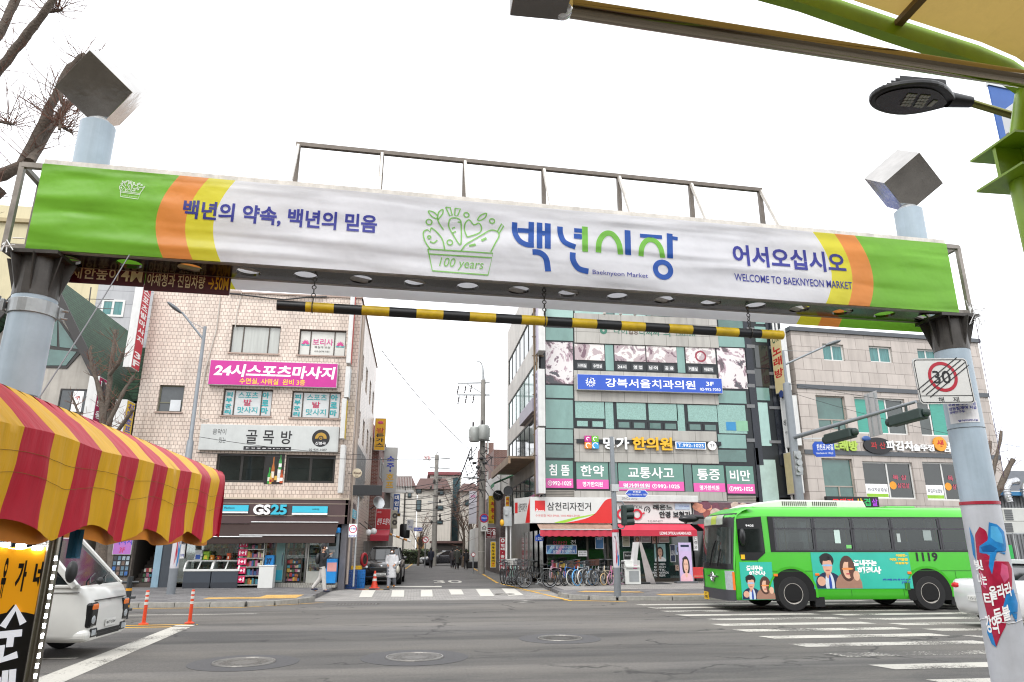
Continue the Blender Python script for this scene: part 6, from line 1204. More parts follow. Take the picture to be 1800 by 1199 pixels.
def swoosh(F,root,wf,at,w,h):
 P_=lambda a,b_:F.pt(*at(a,b_),wf+.004);N=14
 top=[(.52+.4*i/N,1-.0-(.06+.94*(i/N)**2.6)*1.0)for i in range(N+1)]
 g=MB()
 cv=[(.40,.985),(.50,.93),(.60,.86),(.68,.78),(.75,.66),(.80,.5),(.85,.28),(.90,.1),(.96,.035),(1.0,.03)];cv=smooth_pts(cv,4)
 for a,b_ in zip(cv,cv[1:]):g.quad(P_(a[0]-.0,.99),P_(b_[0],.99),P_(*b_),P_(*a))
 build('red_swoosh',g,SRED,root)
 g=MB();cg=smooth_pts([(.28,.97),(.42,.86),(.55,.76),(.66,.70),(.75,.64)],4);n=len(cg)
 for i,(a,b_)in enumerate(zip(cg,cg[1:])):
  k0,k1=.11*(1-(i/n)),.11*(1-((i+1)/n));g.quad(P_(a[0]+.02,min(a[1]+k0,.985)),P_(b_[0]+.02,min(b_[1]+k1,.985)),P_(*b_),P_(*a))
 build('green_swoosh',g,SGRN,root)
 a,b_=at(.055,.55),at(.175,.14);o=build('red_logo',MB().fquad(F,*a,*b_,wf+.003),SRED,root);g=MB()
 for k in range(4):u=a[0]+(b_[0]-a[0])*(.12+.2*k);g.ring(F,u+.03,a[1]+.06,.035,.06,wf+.006,10,pi,2*pi)
 g.ring(F,a[0]+(b_[0]-a[0])*.15,a[1]+.08,.02,.05,wf+.0065,8,-1.5,1.5);build('logo_strokes',g,WHITE,o)
bs=sign('shop_sign','white bicycle shop sign with a red swoosh, over the corner shop',FR,(ua,z0,ub,z1),.45,SGW,CABW,[('삼천리자전거',.2,.2,.72,.52,BLACK),('수유범점 903-5918 / 010-4064-5918',.06,.66,.58,.76,SRED,{'bold':.0}),('Lespo',.87,.68,.975,.79,WHITE,{'skew':.2}),('APPALANCHIA',.68,.84,.975,.93,WHITE,{'skew':.25,'bold':.04})],.05,extras=swoosh)
Fc=Fr(FR.pt(ua,0,.5),-66);
c0=Fc.px(904,900)[0]
rs=build('side_wing',MB().fbox(Fc,c0,z0-.0,-.0,z1,-.4,0),SGW,bs);b=MB();wv=-c0;b.text(Fc,'삼천리자전거',c0*.72,z0+.55,c0*.2,z0+.95,.006);build('lettering',b,BLACK,rs);b=MB();b.poly([Fc.pt(c0*.3,z0+.02,.004),Fc.pt(-.03,z0+.02,.004),Fc.pt(-.03,z1-.05,.004),Fc.pt(c0*.12,z1-.4,.004)]);b.fquad(Fc,c0*.95,z0+.5,c0*.78,z0+1.0,.004);build('red_swoosh',b,SRED,rs)
AWR=M('awning_faded','9c8172',.7,0,.3,3,streak=.3);AWP=M('awning_pink_red','b02d40',.6,0,.15,4)
t=thing('shop_awning','faded brown and red awning under the bicycle shop sign','awning',FR.pt((ua+ub)/2,z0-.6,.8));za,zb_=z0-.03,FR.px(1010,931,1.2)[1];u0,u1=FR.px(947,925,.9)[0],FR.px(1078,925,.9)[0]
build('cloth',MB().grid(lambda u,v:FR.pt(u0+(u1-u0)*u,za+(zb_-za)*v+.03*sin(u*40)*v*(1-v)*2,.4+.85*v),40,6),AWR,t,smooth=True);build('valance',MB().grid(lambda u,v:FR.pt(u0+(u1-u0)*u,zb_-.28*v-.03*abs(sin(u*38))*v,1.25+.02*sin(u*60)),60,3),AWP,t,smooth=True);build('front_bar',MB().tube(FR.pt(u0,zb_,1.25),FR.pt(u1,zb_,1.25),.03),ALU,t)
op=thing('optician_shop','optician shop front plastered with beauty posters under a red awning','shop',FR.pt((bx1+ox1)/2,0,0))
build('pane',MB().fbox(FR,bx1+.1,.25,ox1,gz-.4,-.2,-.17),M('shop_glass_teal','223433',.05,0,.4,.8,spec=.9),op);build('pillar',MB().fbox(FR,bx1-.1,.1,bx1+.12,gz,-.3,.0),CABW,op);build('mullion',MB().fbox(FR,FR.px(1157,980)[0]-.04,.1,FR.px(1157,980)[0]+.04,gz-.4,-.25,-.12).fbox(FR,bx1,.1,ox1,.3,-.25,-.1),M('frame_bronze','3d3832',.4,.4),op)
r=(FR.px(1085,900,.4)[0],FR.px(1150,920,.4)[1],FR.px(1216,900,.4)[0],FR.px(1150,883,.4)[1])
def glasses(F,root,wf,at,w,h):
 g=MB();G2=F
 for a in(.06,.26):c=at(a,.58);g.ring(F,c[0],c[1],h*.17,h*.26,wf+.05,26);g.ring(F,c[0],c[1],h*.17,h*.26,wf+.02,26)
 for a,b_ in((.13,.19),(.33,.36)):p,q_=at(a,.56),at(b_,.5);stroke(g,F,[p,q_],.07,wf+.05)
 build('red_spectacles',g,M('spectacle_red','b81830',.35,0,.04),root)
 g=MB();c=at(.4,.36);g.ring(F,c[0],c[1],.12,.16,wf+.02,20,-1.2,3.6);g.ring(F,c[0]+.02,c[1]-.02,.05,.08,wf+.02,14,-.5,4);build('ear_mark',g,BLACK,root);g=MB().text(F,'OPTICAL',at(.17,.3)[0],at(0,.3)[1],at(.34,.3)[0],at(0,.16)[1],wf+.01);g.text(F,'L',at(.03,.33)[0],at(0,.33)[1],at(.06,.33)[0],at(0,.2)[1],wf+.01);build('lettering',g,BLACK,root)
 a,b_=at(.775,.34),at(.975,.05);o=build('lens_plate',MB().fbox(F,a[0],a[1],b_[0],b_[1],wf,wf+.03),M('plate_pale_blue','a9b9cc',.4),root);build('lettering',MB().text(F,'WO LENS',a[0]+.2,a[1]+.14,b_[0]-.05,b_[1]-.1,wf+.035),M('ink_blue2','2b3fa8',.4),o)
sign('shop_sign','white optician sign with red spectacles and raised black letters',FR,r,.3,SGW,CABW,[('레온느',.48,.1,.74,.36,BLACK,{'ext':.04,'bold':.02}),('안경 보청기',.56,.42,.97,.74,BLACK,{'ext':.04,'bold':.02}),('T.02-907-8277',.4,.86,.6,.95,BLACK,{'bold':0})],.08,extras=glasses)
build('sign_hood',MB().fbox(FR,r[0]-.05,r[3],r[2]+.3,r[3]+.32,.05,.6),CABW,op,bevel=.03);build('lettering',MB().text(FR,'SINCE 2010',r[0]+.2,r[3]+.1,r[0]+.95,r[3]+.22,.605),M('ink_grey','77777a',.5),op)
t=thing('shop_awning','bright red awning with white letters over the optician window','awning',FR.pt((bx1+ox1)/2,r[1]-.7,.8));za,zb_=r[1]-.03,FR.px(1150,932,1.2)[1];u0,u1=FR.px(1090,928,1.0)[0],FR.px(1222,928,1.0)[0]
build('cloth',MB().grid(lambda u,v:FR.pt(u0+(u1-u0)*u,za+(zb_-za)*v,.35+.85*v),20,4),M('awning_red_new','c0344a',.5,0,.08,3),t,smooth=True);o=build('valance',MB().grid(lambda u,v:FR.pt(u0+(u1-u0)*u,zb_-.27*v,1.2+.01*sin(u*50)),30,2),M('awning_red_val','ad1f36',.5,0,.08,3),t,smooth=True);build('lettering',MB().text(FR,'LEONNE OPTICAL & HEARING AIDS',u0+(u1-u0)*.5,zb_-.2,u1-.3,zb_-.07,1.225),WHITE,o)
def face_poster(parent,F,r,bgc,w,hair='2a201d',skin='c9a08a',top='c9a0a8',name='portrait',twist=0):
 """printed portrait of nobody in particular: backdrop, hair, face, features, shoulders"""
 u0,v0,u1,v1=r;W2,H2=u1-u0,v1-v0;o=build(name,MB().fbox(F,u0,v0,u1,v1,w-.012,w),M('bg_'+bgc,bgc,.35,0,.08),parent)if bgc else parent
 el=lambda cu,cv,ru,rv,mt,d,a0=0,a1=2*pi,nm='print':build(nm,MB().poly([F.pt(min(max(u0+W2*(cu+ru*cos(a0+(a1-a0)*k/24)),u0+.004),u1-.004),min(max(v0+H2*(cv+rv*sin(a0+(a1-a0)*k/24)),v0+.004),v1-.004),w+d)for k in range(24)]),mt,o)
 HM,SM,TM=M('hair_'+hair,hair,.4,0,.3,9),M('skinp_'+skin,skin,.45,0,.06,5),M('top_'+top,top,.5,0,.12,4)
 el(.5,.5,.30,.34,HM,.001);el(.5,.06,.48,.22,TM,.002);el(.5,.22,.1,.1,SM,.003);el(.5+twist,.52,.19,.25,SM,.0035);el(.44+twist,.71,.22,.1,HM,.004,0.2,pi)
 D_=M('features','33221f',.5);
 for s_ in(-1,1):el(.5+twist+s_*.08,.55,.035,.014,D_,.0045);el(.5+twist+s_*.08,.60,.045,.008,D_,.0046)
 el(.5+twist,.40,.05,.016,M('lips','a03a48',.4),.0045);el(.5+twist,.46,.018,.02,M('nose_shade','b98a76',.5),.0044)
 return o
Fq=FR.out(-.16)
def ppx(*p):return Fq.rect(*p)
q=ppx(1094,942,1107,961);sign('window_poster','cream certificate poster at the left of the optician window',Fq,q,.01,M('cert_cream','a9a694',.5),WHITE,[('STARKEY',.2,.15,.8,.25,BLACK),('인증점',.3,.4,.7,.52,BLACK)],0,cat='poster')
for i,(x0,y0,x1,y1,bgc,hair,top,lab)in enumerate(((1114,941,1126,955,'b9a9ae','2a201d','c9a0a8','poster of a dark haired face, first along the top of the optician window'),(1146,941,1157,955,'b08a86','3a2a24','d0b0a8','poster of a face on a rosy ground along the top of the optician window'),(1150,956,1170,987,'8fb5b4','1d1b1c','d6d6d6','tall poster of a long haired head on pale green behind the door glass'),(1187,958,1198,975,'9fb4d2','2b2624','c0c8d8','bluish poster of a cropped face right of the optician door'),(1187,993,1198,1003,'a98f80','4a3a30','b9a090','low poster of a curly head at the foot of the optician window'))):
 t=thing('window_poster',lab,'poster',Fq.pt(*ppx(x0,y0,x1,y1)[:2]));face_poster(t,Fq,ppx(x0,y0,x1,y1),bgc,.02,hair,'c9a08a',top)
for i,(x0,y0,x1,y1,bgc,s_,lab)in enumerate(((1127,942,1144,954,'a89ba3','MISS JEANY','mauve lettered card between two faces in the optician window'),(1158,942,1176,954,'b09690','JEWELRY','rosy lettered card at the top of the optician window'),(1178,957,1187,988,'1e2c4c','LENS','navy lens poster right of the optician door'),(1096,970,1113,984,'1c2220','Starkey','dark hearing aid poster at the left of the optician window'))):
 sign('window_poster',lab,Fq,ppx(x0,y0,x1,y1),.01,M('card_'+bgc,bgc,.4,0,.1),WHITE,[(s_,.15,.35,.85,.62,WHITE,{'bold':0})],.005,cat='poster')
b=MB()
for k,s_ in enumerate(('NIKON ESSILOR','BAUSCH','OPTIC','FASHION & MULTIFOCAL','PROGRESSIVE')):a=FR.px(1150-(k==3)*8,990+k*5,-.16);b.text(FR,s_,a[0],a[1]-.09,a[0]+.55+(k==3)*.4,a[1],-.155,bold=0)
build('lettering',b,WHITE,op)
r=(FR.px(1219,896,.3)[0],FR.px(1270,911,.3)[1],RU1-.2,FR.px(1270,882,.3)[1])
def meat(F,root,wf,at,w,h):
 rd=random.Random(5)
 for i in range(16):
  c=at(rd.uniform(.02,.55),rd.uniform(.2,.9));build('picture_piece',MB().poly([F.pt(c[0]+rd.uniform(.18,.3)*cos(a),c[1]+.2*sin(a),wf+.002+.0008*i)for a in[2*pi*k/12 for k in range(12)]]),M('meat_%d'%(i%4),('b9a89a','8a4a42','c98a70','6a3a4a')[i%4],.5,0,.3,8),root)
sign('shop_sign','dark picture sign with red and green letters, half hidden by the bus roof',FR,r,.2,M('sign_plum','5a4048',.5,0,.3,4),CABW,[('과일야채',.38,.2,.62,.62,REDK),('마켓',.64,.2,.76,.62,M('ink_green3','2f8a50',.4))],.05,extras=meat)
m=MB();m.fbox(FR,ox1+.1,.1,RU1,gz-.5,-.2,-.15);build('pane',m,SHOPG,op)
t=thing('shop_awning','red awning strip just left of the bus windscreen','awning',FR.pt(ox1+1,2.6,.5));build('cloth',MB().hexa([FR.pt(ox1+.2,2.5,1.0),FR.pt(ox1+4,2.5,1.0),FR.pt(ox1+4,2.75,.2),FR.pt(ox1+.2,2.75,.2),FR.pt(ox1+.2,2.55,1.0),FR.pt(ox1+4,2.55,1.0),FR.pt(ox1+4,2.8,.2),FR.pt(ox1+.2,2.8,.2)]),AWP,t)
q=FR.out(.1).rect(1218,938,1226,968);sign('hanging_banner','narrow white banner with black letters between optician and bus',FR,q,.04,WHITE,CABW,[('안경과',.15,.1,.85,.95,BLACK,{'vert':True})],.1,cat='banner')
q=FR.out(.0).rect(960,958,1014,974)
def stripes(F,root,wf,at,w,h):
 for k,c in enumerate(('7fb8d8','d08ab8','7fb8d8')):a=.0+.3*k;build('stripe',MB().poly([F.pt(*at(a,.97),wf),F.pt(*at(a+.12,.97),wf),F.pt(*at(min(a+.3,.99),.03),wf),F.pt(*at(a+.18,.03),wf)]),M('st_'+c,c,.5),root)
sign('window_banner','blue and lilac banner with white letters across the bicycle shop glass',FR,q,.01,M('banner_bluelilac','4a72b0',.5,0,.25,2),WHITE,[('년은 알거 아냐니지!',.12,.12,.85,.42,WHITE),('삼천리 전기자전거',.22,.52,.93,.9,WHITE)],.0,cat='banner',extras=stripes)
q=FR.rect(1016,968,1032,978);sign('window_notice','white two line notice right of the blue and lilac banner',FR,q,.01,WHITE,WHITE,[('보험가맹점',.1,.15,.9,.4,BLACK),('접수합니다',.1,.55,.9,.8,BLACK)],0,cat='notice')
q=FR.rect(1047,944,1062,965);sign('window_notice','blue poster on the bicycle shop door',FR,q,.01,M('poster_blue','3a6c9c',.5,0,.3,5),WHITE,[('자전거',.2,.1,.8,.25,WHITE)],-.1,cat='poster')
q=FR.out(.05).rect(941,940,956,951);t=thing('house_number','blue house number plate 1057 on the corner pillar','house number',FR.pt((q[0]+q[2])/2,q[1]));u0,v0,u1,v1=q
build('plate',MB().prism(FR,[(u0,v0),(u1,v0),(u1,v1-.06),((u0+u1)/2,v1+.05),(u0,v1-.06)],.02,.05),SBLUE,t);build('lettering',MB().text(FR,'1057',u0+.06,v0+.05,u1-.06,v0+.18,.055),WHITE,t)
t=thing('power_meter_boxes','grey electric meter boxes and conduit on the corner of the bicycle shop','meter boxes',(RU0-.2,33.6,1.5));q=Fr((0,33.4,0)).rect(885,891,899,925);build('boxes',MB().box(q[0],q[2],33.3,33.6,q[1],q[3]).box(q[0]+.05,q[0]+.2,33.2,33.3,q[1]+.5,q[1]+.75),STEELR,t,bevel=.01);build('yellow_cover',MB().ell((q[0]-.08,33.3,q[1]+.15),(.1,.1,.15),12,8),M('yellow_cover','d09a1a',.5),t,smooth=True);build('conduit',MB().tube((q[0]+.15,33.5,.1),(q[0]+.15,33.5,q[1]),.05).tube((q[0]+.35,33.5,.1),(q[0]+.35,33.5,q[1]),.03),CABW,t)
GB=Fr((FR.px(1403,700)[0]+.15,33.0,0),4.0);G0=GB.px(1403,700)[0];GLn=GB.px(1726,640)[0];GZ=(GB.px(1402,580)[1]+GB.px(1638,600)[1])/2
gb=thing('grey_stone_building','three storey beige stone building behind the bus with dark sill bands','building',GB.pt(6,0,-4))
GST=brick_mat('beige_stone','b6ada6','aca39c','857d77',1.15,.62,.016,.55,.5,.3,.1,.2)
wp=[(1447,605,1484,634),(1529,609,1568,637),(1614,614,1648,640),(1437,696,1488,755),(1506,700,1594,763),(1616,706,1700,767),(1448,806,1502,876),(1520,812,1608,877),(1626,813,1710,880)]
gr=[GB.rect(*p)for p in wp]
m=MB();holed(m,GB,G0,0,GLn,GZ,gr,.25);m.quad(GB.pt(G0,0,-9),GB.pt(G0,0,0),GB.pt(G0,GZ,0),GB.pt(G0,GZ,-9));m.quad(GB.pt(GLn,0,0),GB.pt(GLn,0,-9),GB.pt(GLn,GZ,-9),GB.pt(GLn,GZ,0));m.quad(GB.pt(G0,GZ,0),GB.pt(GLn,GZ,0),GB.pt(GLn,GZ,-9),GB.pt(G0,GZ,-9));build('wall',m,GST,gb)
BND_=M('band_dark','4c5055',.5,0,.1)
build('roof_edge',MB().fbox(GB,G0-.1,GZ,GLn+.1,GZ+.22,-9,.12),BND_,gb)
for y in(684,797):v=GB.px(1500,y)[1];build('sill_band',MB().fbox(GB,G0,v-.1,GLn,v+.12,0,.06),BND_,gb)
WFR=M('frame_white','c9c9c6',.4,0,.05);TEALB=M('blind_teal','3f9484',.35,0,.15,12,stretch=(.2,.2,3))
for i,q in enumerate(gr):
 if i<3:window(GB,q,gb,frame=WFR,glass=M('glass_curtain_teal','4d7d7c',.1,0,.35,3,stretch=(4,4,.4)),splits=(.48,),t=.08)
 elif i in(3,6):
  w_=window(GB,q,gb,frame=M('frame_taupe','9b9288',.5),glass=TGD,splits=(),rows=(.30,),t=.06)
  build('lower_mullion',MB().fbox(GB,(q[0]+q[2])/2-.03,q[1],(q[0]+q[2])/2+.03,q[1]+(q[3]-q[1])*.3,-.17,-.1),M('frame_taupe','9b9288',.5),w_)
 elif i<6:w_=window(GB,q,gb,frame=WFR,glass=GLASS,splits=(.63,)if i==4 else(.27,),t=.08);a=(q[0]+.08,q[0]+(q[2]-q[0])*.61)if i==4 else(q[0]+(q[2]-q[0])*.3,q[2]-.08);build('blind',MB().fquad(GB,a[0],q[1]+.08,a[1],q[3]-.08,-.135),TEALB,w_)
 else:
  w_=window(GB,q,gb,frame=WFR,glass=GLASS_DARK,splits=(.5 if i==7 else.42,),t=.08);x0,x1=q[0],q[2];hh=q[3]-q[1];s_=x0+(x1-x0)*(.5 if i==7 else.42)
  build('poster',MB().fbox(GB,x0+.1,q[1]+.08,s_-.08,q[1]+hh*.40,-.14,-.13),WHITE,w_);build('poster_foot',MB().fbox(GB,x0+.12,q[1]+.1,s_-.1,q[1]+hh*.14,-.13,-.126),M('foot_lime','86b52c',.4),w_);build('lettering',MB().text(GB,'파김치삼겹살',x0+.2,q[1]+hh*.2,s_-.15,q[1]+hh*.3,-.125),M('ink_navy2','10203c',.5),w_)
  build('lettering',MB().text(GB,'목 살',s_+.3,q[1]+hh*.52,s_+1.1,q[1]+hh*.66,-.13).text(GB,'삼겹살',s_+.5,q[1]+hh*.30,s_+1.2,q[1]+hh*.44,-.13),M('ink_pinkred','c04a60',.4),w_);build('badge',MB().disc(GB,s_+.25,q[1]+hh*.37,.2,-.131),M('badge_orange','d9901c',.4),w_)
GBo=GB.out(.12);gs=thing('channel_letter_sign','row of raised white restaurant letters with a black oval across the beige building','sign',GB.pt(6,gr[8][3]+.4,.1))
def GT_(px,s_,mt,ext=.08,**k):rr=GBo.rect(*px);build('raised_lettering',MB().text(GB,s_,*rr,.05,ext,**k),mt,gs)
GT_((1558,775,1604,792),'파김치',WHITE,bold=.02);GT_((1606,781,1642,793),'솥뚜껑',WHITE,bold=.02);GT_((1657,778,1705,795),'삼겹살',WHITE,bold=.02)
c=GB.px(1649,781);build('badge',MB().lathe([(.38,0),(.38,.1)],26,GB.pt(c[0],c[1],.05),GB.N),M('badge_orange','d9901c',.4),gs);build('lettering',MB().text(GB,'생',c[0]-.2,c[1]-.2,c[0]+.2,c[1]+.2,.155,bold=.04),REDK,gs)
c=GB.px(1541,784);build('oval',MB().prism(GB,[(c[0]+.82*cos(a),c[1]+.42*sin(a))for a in[2*pi*k/28 for k in range(28)]],.03,.12),BLACK,gs);build('lettering',MB().text(GB,'파 산',c[0]-.42,c[1]-.16,c[0]+.42,c[1]+.18,.125),REDK,gs);build('cloud_mark',MB().ell(GB.pt(c[0]-.6,c[1]+.35,.08),(.25,.06,.14),12,6),M('mark_blue','2c4f8a',.4),gs,smooth=True)
k2=thing('channel_letter_sign','pale green raised karaoke letters left of the black oval','sign',GB.pt(1.5,gr[6][3]+.4,.1));rr=GBo.rect(1432,774,1508,792);build('raised_lettering',MB().text(GB,'OK노래방',*rr,.05,.08,bold=.05),M('letter_lime','9fb94a',.4,0,.05),k2)
q=GB.out(.5).rect(1454,873,1545,892);sign('led_ticker','black led ticker with red, green and violet letters above the bus roof',GB,(q[0],q[1],q[2],q[3]),.2,BLACK,BLACKP,[('모대지',.1,.2,.5,.85,M('led_red','d01818',.4,emit=.5,var=0)),('삼',.56,.15,.68,.85,M('led_yellow','c9a020',.4,emit=.4,var=0)),('겹',.71,.15,.83,.85,M('led_green','1f9a50',.4,emit=.4,var=0)),('살',.86,.15,.97,.85,M('led_violet','8a2fb0',.4,emit=.4,var=0))],.3)
build('shop_base',MB().fbox(GB,G0,.1,GLn,3.0,.02,.06),GLASS_DARK,gb)
# left neighbours, the side street, poles, trees and wires
def fbldg(name,label,F,px,depth,mat,roof=None,parts=(),z0=0.0):
 r=F.rect(*px);t=thing(name,label,'building',F.pt((r[0]+r[2])/2,0,-depth/2));build('wall',MB().fbox(F,r[0],z0,r[2],r[3],-depth,0),mat,t);return t,r
BARK=M('bark_grey','5c5249',.9,0,.45,14,1.0,28);TWIG=M('twig_brown','6b4a3c',.8,0,.2)
def limb(mb,px,Y,r0,r1,dy=0.0):
 n=len(px);ps=[onY(x,y,Y+dy*i/max(n-1,1))for i,(x,y)in enumerate(px)];q=[]
 for i in range(n-1):
  for k in range(3):q.append(ps[i].lerp(ps[i+1],k/3)+Vector((noise.noise(ps[i]*3+Vector((k,0,0))),noise.noise(ps[i]*3+Vector((0,k,5))),noise.noise(ps[i]*2+Vector((3,k,0)))))*r0*.35*(k>0))
 q.append(ps[-1]);m=len(q);mb.path(q,[(r0+(r1-r0)*i/(m-1))*(1+.3*noise.noise(Vector((i*1.7,r0*50,0))))for i in range(m)],9);return q
def twigs(mb,pts,n,ln,r,rd,up=.6,spread=1.0):
 for _ in range(n):
  i=rd.randrange(len(pts)-1);p=pts[i].lerp(pts[i+1],rd.random());d=Vector((rd.uniform(-1,1)*spread,rd.uniform(-1,1)*spread,rd.uniform(-.3,1)*up+.2)).normalized();l=ln*rd.uniform(.4,1.2);q=[p]
  for k in range(4):d=(d+Vector((rd.uniform(-.35,.35),rd.uniform(-.35,.35),rd.uniform(-.1,.3)))).normalized();q.append(q[-1]+d*l/4)
  mb.path(q,[r,r*.85,r*.7,r*.5,r*.3],4,False)
  if rd.random()<.6:
   d2=(d+Vector((rd.uniform(-1,1),rd.uniform(-1,1),rd.uniform(-.3,.6)))).normalized();mb.path([q[2],q[2]+d2*l*.3,q[2]+d2*l*.45+Vector((0,0,.03))],[r*.6,r*.45,r*.25],4,False)
def tree(label,limbs,Y,trunk,ntw,ln,tr,seed,group=None,spread=1.0):
 rd=random.Random(seed);base=onY(*trunk[0],Y);t=thing('bare_tree',label,'tree',(base.x,base.y,0),group);m=MB();w=MB();allp=[]
 s=[Vector((base.x,base.y,-.05))]+[onY(*p,Y)for p in trunk];m.path(s,[limbs[0][1]*1.5]+[limbs[0][1]*(1.25-.25*i/len(trunk))for i in range(len(trunk))],11)
 build('trunk',m,BARK,t,smooth=True,ang=180)
 for px,r0,r1,dy in limbs:
  b=MB();q=limb(b,px,Y,r0,r1,dy);build('limb',b,BARK,t,smooth=True,ang=70);allp.append(q)
 for q in allp:twigs(w,q,ntw,ln,tr,rd,spread=spread)
 for q in allp:twigs(w,q[-3:],ntw//2+1,ln*.8,tr,rd,spread=spread)
 build('twigs',w,TWIG,t);return t
tree('big bare tree with pruned limbs behind the left gate pole top',[([(-60,345),(-10,312),(38,292),(60,252),(82,205),(103,160),(122,118),(150,97)],.105,.05,.3),([(52,285),(75,245),(98,212),(128,176)],.075,.05,.9),([(-60,210),(-15,140),(25,88),(60,45),(84,12),(105,-25)],.075,.05,-.5),([(-60,150),(-20,90),(10,38),(32,-10),(50,-50)],.085,.06,.2),([(-50,210),(0,214),(24,219)],.03,.02,-.2),([(105,160),(112,190),(104,228)],.03,.02,-.2),([(95,215),(128,234)],.03,.018,.3),([(0,330),(-30,355),(-90,420)],.12,.15,0),([(85,20),(110,18)],.03,.02,0)],10.5,[(-170,900),(-150,700),(-110,500),(-60,345)],26,.95,.0065,3)
tree('pruned knobbly street tree in front of the green roofed house',[([(180,770),(180,720),(176,690),(165,655),(158,615)],.12,.05,0),([(180,740),(190,690),(196,640),(203,580)],.11,.06,.4),([(178,715),(170,670),(166,640)],.08,.05,.5),([(192,660),(208,640),(216,620)],.08,.06,-.3),([(182,760),(205,715),(222,680),(236,660)],.09,.05,.3),([(178,780),(205,760),(234,720)],.08,.06,-.4),([(160,790),(140,730),(125,695)],.06,.03,.2),([(180,770),(196,740),(200,700)],.06,.04,.5)],26.5,[(180,1040),(180,900),(180,770)],11,.75,.013,5)
tree('pruned street tree just right of the right gate pole',[([(1740,900),(1752,868),(1765,840),(1781,808)],.12,.08,0),([(1738,880),(1746,828),(1752,800),(1760,758)],.09,.05,.3),([(1736,860),(1738,806),(1741,776)],.08,.05,.5)],22,[(1735,1060),(1736,960),(1738,880)],9,.7,.008,8)
for i,(x,Y,h,lab)in enumerate(((814,66,7.5,'taller bare tree by the white banner at the end of the side street'),(736,72,5.0,'small bare shrubby tree beside the round turn sign in the side street'),(828,80,8.5,'tall thin bare tree before the cream flats at the street end'))):
 rd=random.Random(20+i);X=wide(x,Y);t=thing('bare_tree',lab,'tree',(X,Y,0));b=MB();w=MB();b.path([(X,Y,0),(X+.1,Y,h*.3),(X,Y,h*.5)],[.13,.1,.07],8);pts=[]
 for k in range(9):
  a=rd.uniform(0,6.28);p0=Vector((X,Y,h*rd.uniform(.2,.5)));q=[p0];d=Vector((cos(a)*.5,sin(a)*.5,1)).normalized()
  for j in range(4):q.append(q[-1]+(d+Vector((rd.uniform(-.2,.2),rd.uniform(-.2,.2),.1)))*h*.13)
  b.path(q,[.055,.04,.03,.02,.012],6);pts.append(q)
 build('trunk',b,BARK,t)
 for q in pts:twigs(w,q,12,h*.2,.014,rd)
 build('crown',w,TWIG,t)
HF=Fr((0,31.2,0));ROOFG=brick_mat('roof_green','2f4a37','34523d','1d2c22',.5,.16,.02,.8,.5,.4,.2)
hw_=M('house_stucco','a5a098',.75,0,.18,.8,streak=.35)
ap,er=HF.px(88,478),HF.px(196,700);el_=(2*ap[0]-er[0],er[1])
hs_=thing('gabled_house','house with a steep green gabled roof and triangular attic glazing','building',HF.pt(ap[0],0,-5));D=11
m=MB();m.prism(HF,[(el_[0]+.5,0),(er[0]-.5,0),(er[0]-.5,er[1]+.3),(ap[0],ap[1]-.4),(el_[0]+.5,er[1]+.3)],-D,0);build('wall',m,hw_,hs_)
m=MB()
for e in(er,el_):
 q=[ap,e,(e[0],e[1]-.22),(ap[0],ap[1]-.28)];m.prism(HF,q if e is er else q[::-1],-D-.3,.55)
build('roof',m,ROOFG,hs_);m=MB()
for e in(er,el_):m.bar(HF.pt(*ap,.58),HF.pt(e[0],e[1],.58),.1,.34)
build('barge_board',m,M('barge_dark','2e2c2b',.6),hs_)
G3=[HF.px(*p)for p in((96,560),(103,556),(145,618),(118,648),(75,646),(82,600))];wn_=build('attic_window',MB().prism(HF,G3,-.05,.04),M('frame_dark','25221f'),hs_)
build('pane',MB().prism(HF,[HF.px(*p)for p in((104,564),(138,614),(106,611))],.04,.06),TGD,wn_);build('pane',MB().prism(HF,[HF.px(*p)for p in((98,562),(102,562),(101,610),(85,607))],.04,.06),TGD,wn_);build('pane',MB().prism(HF,[HF.px(*p)for p in((80,614),(136,619),(117,643),(78,643))],.04,.06),TGD,wn_)
r=HF.rect(104,684,154,726);w_=window(HF,r,hs_,w=.06,frame=M('frame_dark','25221f'),glass=M('glass_grey','4a4e50'),splits=(.45,));q=HF.rect(126,688,146,724);build('paper',MB().fbox(HF,*q,.04,.05),WHITE,w_);build('lettering',MB().text(HF,'구',q[0]+.12,q[1]+.5,q[2]-.12,q[3]-.2,.055,bold=.04),M('brush_red','b0302a',.5),w_)
build('dormer',MB().fbox(HF,HF.px(180,600)[0],HF.px(200,680)[1],HF.px(245,600)[0],HF.px(200,578)[1],-7,-3),ROOFG,hs_)
blade('blade_sign','magenta blade sign beside the pruned tree on the gabled house',HF,HF.px(168,700,.5)[0],HF.px(165,742,.5)[1],HF.px(170,665,.5)[1],.4,.1,.9,M('blade_magenta','9c1c50',.4),CABW,'피부미용',WHITE,1)
blade('blade_sign','yellow blade sign at the left foot of the tiled facade',HF,HF.px(218,730,.5)[0],HF.px(222,765,.5)[1],HF.px(222,706,.5)[1],.45,.1,.95,M('blade_yellow','c9a820',.4),CABW,'치킨호프',M('ink_blue2','2b3fa8',.4),1)
F2=Fr((0,41,0));t,r=fbldg('panel_building','pale grey panelled building showing behind the green roof',F2,(140,480,262,900),10,brick_mat('grey_panel','a9aaac','a2a3a6','7d7e81',2.4,.8,.014,.6,.5,.2,.08));window(F2,F2.rect(178,527,219,557),t,w=.05,frame=WFR,glass=M('glass_curtain_teal','4d7d7c'),t=.12)
m=MB()
for y in(525,541):a,b_=F2.px(130,y,2),F2.px(200,y+2,2);m.bar(F2.pt(*a,2),F2.pt(*b_,2),.03)
a,b_=F2.px(160,505,2),F2.px(158,620,2);m.bar(F2.pt(*a,2),F2.pt(b_[0],4,2),.05)
tag(build('roof_aerial',m,DKST),'thin television aerial above the green roof','aerial')
